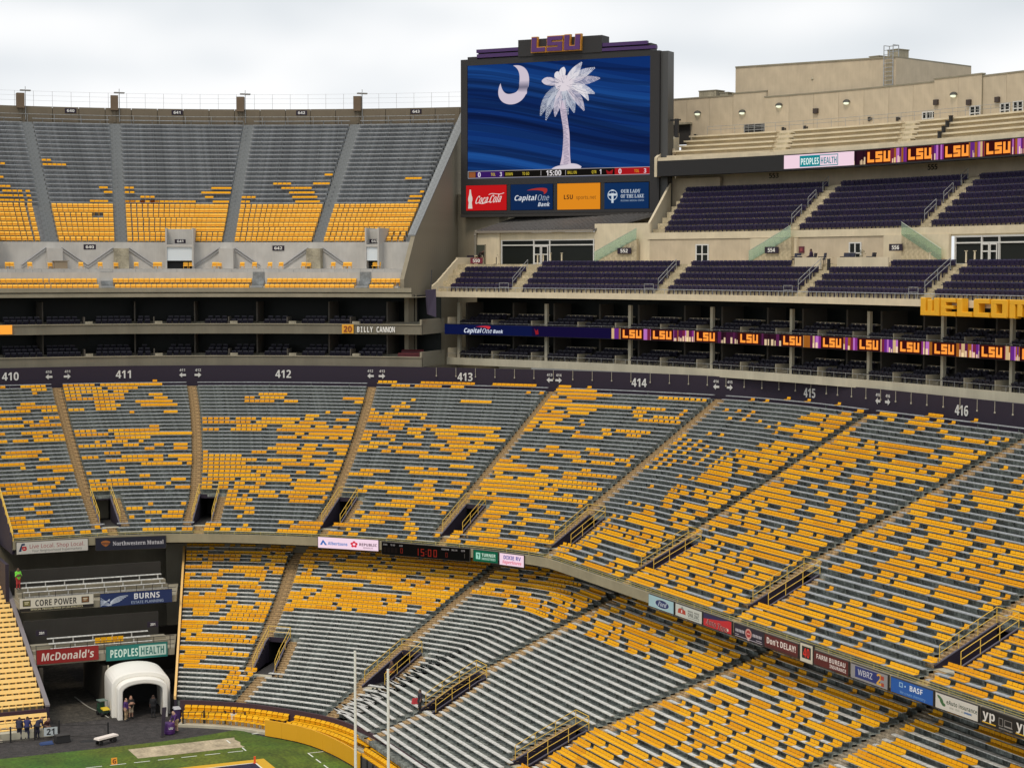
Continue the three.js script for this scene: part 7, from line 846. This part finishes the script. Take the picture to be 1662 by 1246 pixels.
// ---------------------------------------------------------------- seats: the nearest 300 of each kind one by one, the rest as one mass
{
  const hexa = (m, w0, z0, z1, y0, w1, z2, z3, y1) => m.hexa([[-w0, y0, z1], [w0, y0, z1], [w0, y0, z0], [-w0, y0, z0], [-w1, y1, z3], [w1, y1, z3], [w1, y1, z2], [-w1, y1, z2]]);
  const gClip = (() => { const m = new MB(); hexa(m, 0.222, -0.17, 0.19, 0.008, 0.218, -0.17, 0.185, 0.04); hexa(m, 0.224, -0.19, -0.16, 0.075, 0.216, -0.235, -0.205, 0.245); m.box(-0.14, 0.07, -0.19, 0.04, 0.09, 0.03); m.box(0.14, 0.07, -0.19, 0.04, 0.09, 0.03); return m.geo(); })();
  const gGold = (() => { const m = new MB(); hexa(m, 0.235, -0.2, 0.20, 0.38, 0.235, -0.2, 0.19, 0.42); hexa(m, 0.235, -0.30, -0.25, 0.42, 0.235, -0.31, -0.26, 0.655); hexa(m, 0.245, -0.27, -0.19, 0.63, 0.225, -0.44, -0.38, 0.79); m.box(-0.2, 0.2, -0.16, 0.05, 0.4, 0.08); m.box(0.2, 0.2, -0.16, 0.05, 0.4, 0.08); return m.geo(); })();
  const gPale = (() => { const m = new MB(); hexa(m, 0.24, -0.2, 0.20, 0.37, 0.24, -0.2, 0.19, 0.42); hexa(m, 0.262, -0.21, -0.16, 0.56, 0.262, -0.33, -0.27, 0.80); m.box(-0.22, 0.3, -0.2, 0.06, 0.6, 0.05); m.box(0.22, 0.3, -0.2, 0.06, 0.6, 0.05); return m.geo(); })();
  const gNavy = (() => { const m = new MB(); hexa(m, 0.245, -0.2, -0.14, 0.40, 0.245, -0.08, 0.0, 0.80); hexa(m, 0.245, -0.24, -0.19, 0.42, 0.235, -0.32, -0.27, 0.90); m.box(-0.26, 0.62, -0.06, 0.04, 0.05, 0.34); m.box(-0.26, 0.3, -0.16, 0.045, 0.6, 0.1); return m.geo(); })();
  camera.updateMatrixWorld(); camera.updateProjectionMatrix();
  const fr = new THREE.Matrix4().multiplyMatrices(camera.projectionMatrix, new THREE.Matrix4().copy(camera.matrixWorld).invert()), v = new THREE.Vector3();
  const place = (list, geo, mats, name, label, category, group, mass, keep = 300) => {
    list.forEach((s, i) => { v.set(...s.p).applyMatrix4(fr); s.in = Math.abs(v.x) < 1.0 && Math.abs(v.y) < 0.99; s.d = camera.position.distanceTo(v.set(...s.p)) + (s.in ? 0 : 1e6) + (s.dim ? 60 : 0); s.m ??= Math.floor(rnd() * Math.min(3, mats.length)); });
    list.sort((a, b) => a.d - b.d);
    list.slice(0, keep).forEach((s) => { const o = part(name, geo, mats[s.m], scene); o.position.set(...s.p); o.rotation.y = s.turn; tag(o, typeof label === 'function' ? label(s) : label, category, typeof group === 'function' ? group(s) : group); });
    const rest = list.slice(keep); if (!rest.length) return;
    const im = new THREE.InstancedMesh(geo, mats[0].clone(), rest.length), q = new THREE.Matrix4(), c = new THREE.Color(); im.material.color.setRGB(1, 1, 1); im.name = name + '_rows'; im.castShadow = im.receiveShadow = true;
    rest.forEach((s, i) => { q.makeRotationY(s.turn).setPosition(...s.p); im.setMatrixAt(i, q); c.copy(mats[s.m].color); im.setColorAt(i, c); });
    tag(im, mass, category, null, 'stuff'); scene.add(im);
  };
  const under = (s) => { s.dim = false; return s; };
  place(clip.map(under), gClip, seatY, 'clip_seat', (s) => 'yellow clip-on seat on a silver bench at the right of the ' + s.w + ' bowl', 'seat', (s) => 'yellow clip-on seats of the ' + s.w + ' bowl', 'yellow plastic clip-on seats on the farther silver benches of the whole bowl');
  place(gold.filter((s) => s.fieldside), gGold, seatY, 'field_chair', (s) => 'yellow field chair in the ' + s.w + ' one of two rows behind the padded wall', 'chair', (s) => 'yellow field chairs, ' + s.w + ' row', '');
  place(gold.filter((s) => s.pale), gPale, seatPale, 'stand_chair', 'pale yellow chair in the sideline stand at the left edge', 'chair', 'pale yellow chairs of the left stand', 'farther pale yellow chairs of the sideline stand at the left edge');
  place(gold.filter((s) => !s.pale && !s.fieldside && !s.maroon), gGold, seatWest, 'deck_chair', (s) => ({ single: 'yellow chair standing alone or in a pair on the west deck walkway', front: 'yellow chair in the two front rows of the west upper deck', block: 'yellow chair in the close rows below the silver benches of the west upper deck' })[s.w], 'chair', (s) => 'yellow west deck chairs, ' + s.w, 'remaining close rows of yellow chairs on the west upper deck');
  place(gold.filter((s) => s.maroon), gGold, [mat(0.10, 0.015, 0.02, 0.6)], 'maroon_chair', 'maroon chair in the last western suite beside the corner slot', 'chair', 'maroon chairs of the last suite', '');
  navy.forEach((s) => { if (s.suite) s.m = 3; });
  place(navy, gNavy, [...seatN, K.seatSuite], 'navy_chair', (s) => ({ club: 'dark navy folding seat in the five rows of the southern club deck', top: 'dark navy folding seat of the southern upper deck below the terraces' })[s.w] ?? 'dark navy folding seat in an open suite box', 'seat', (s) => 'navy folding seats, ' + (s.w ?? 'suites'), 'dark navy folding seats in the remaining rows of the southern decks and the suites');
  console.log('seats', clip.length, gold.length, navy.length);
}
renderer.render(scene, camera);
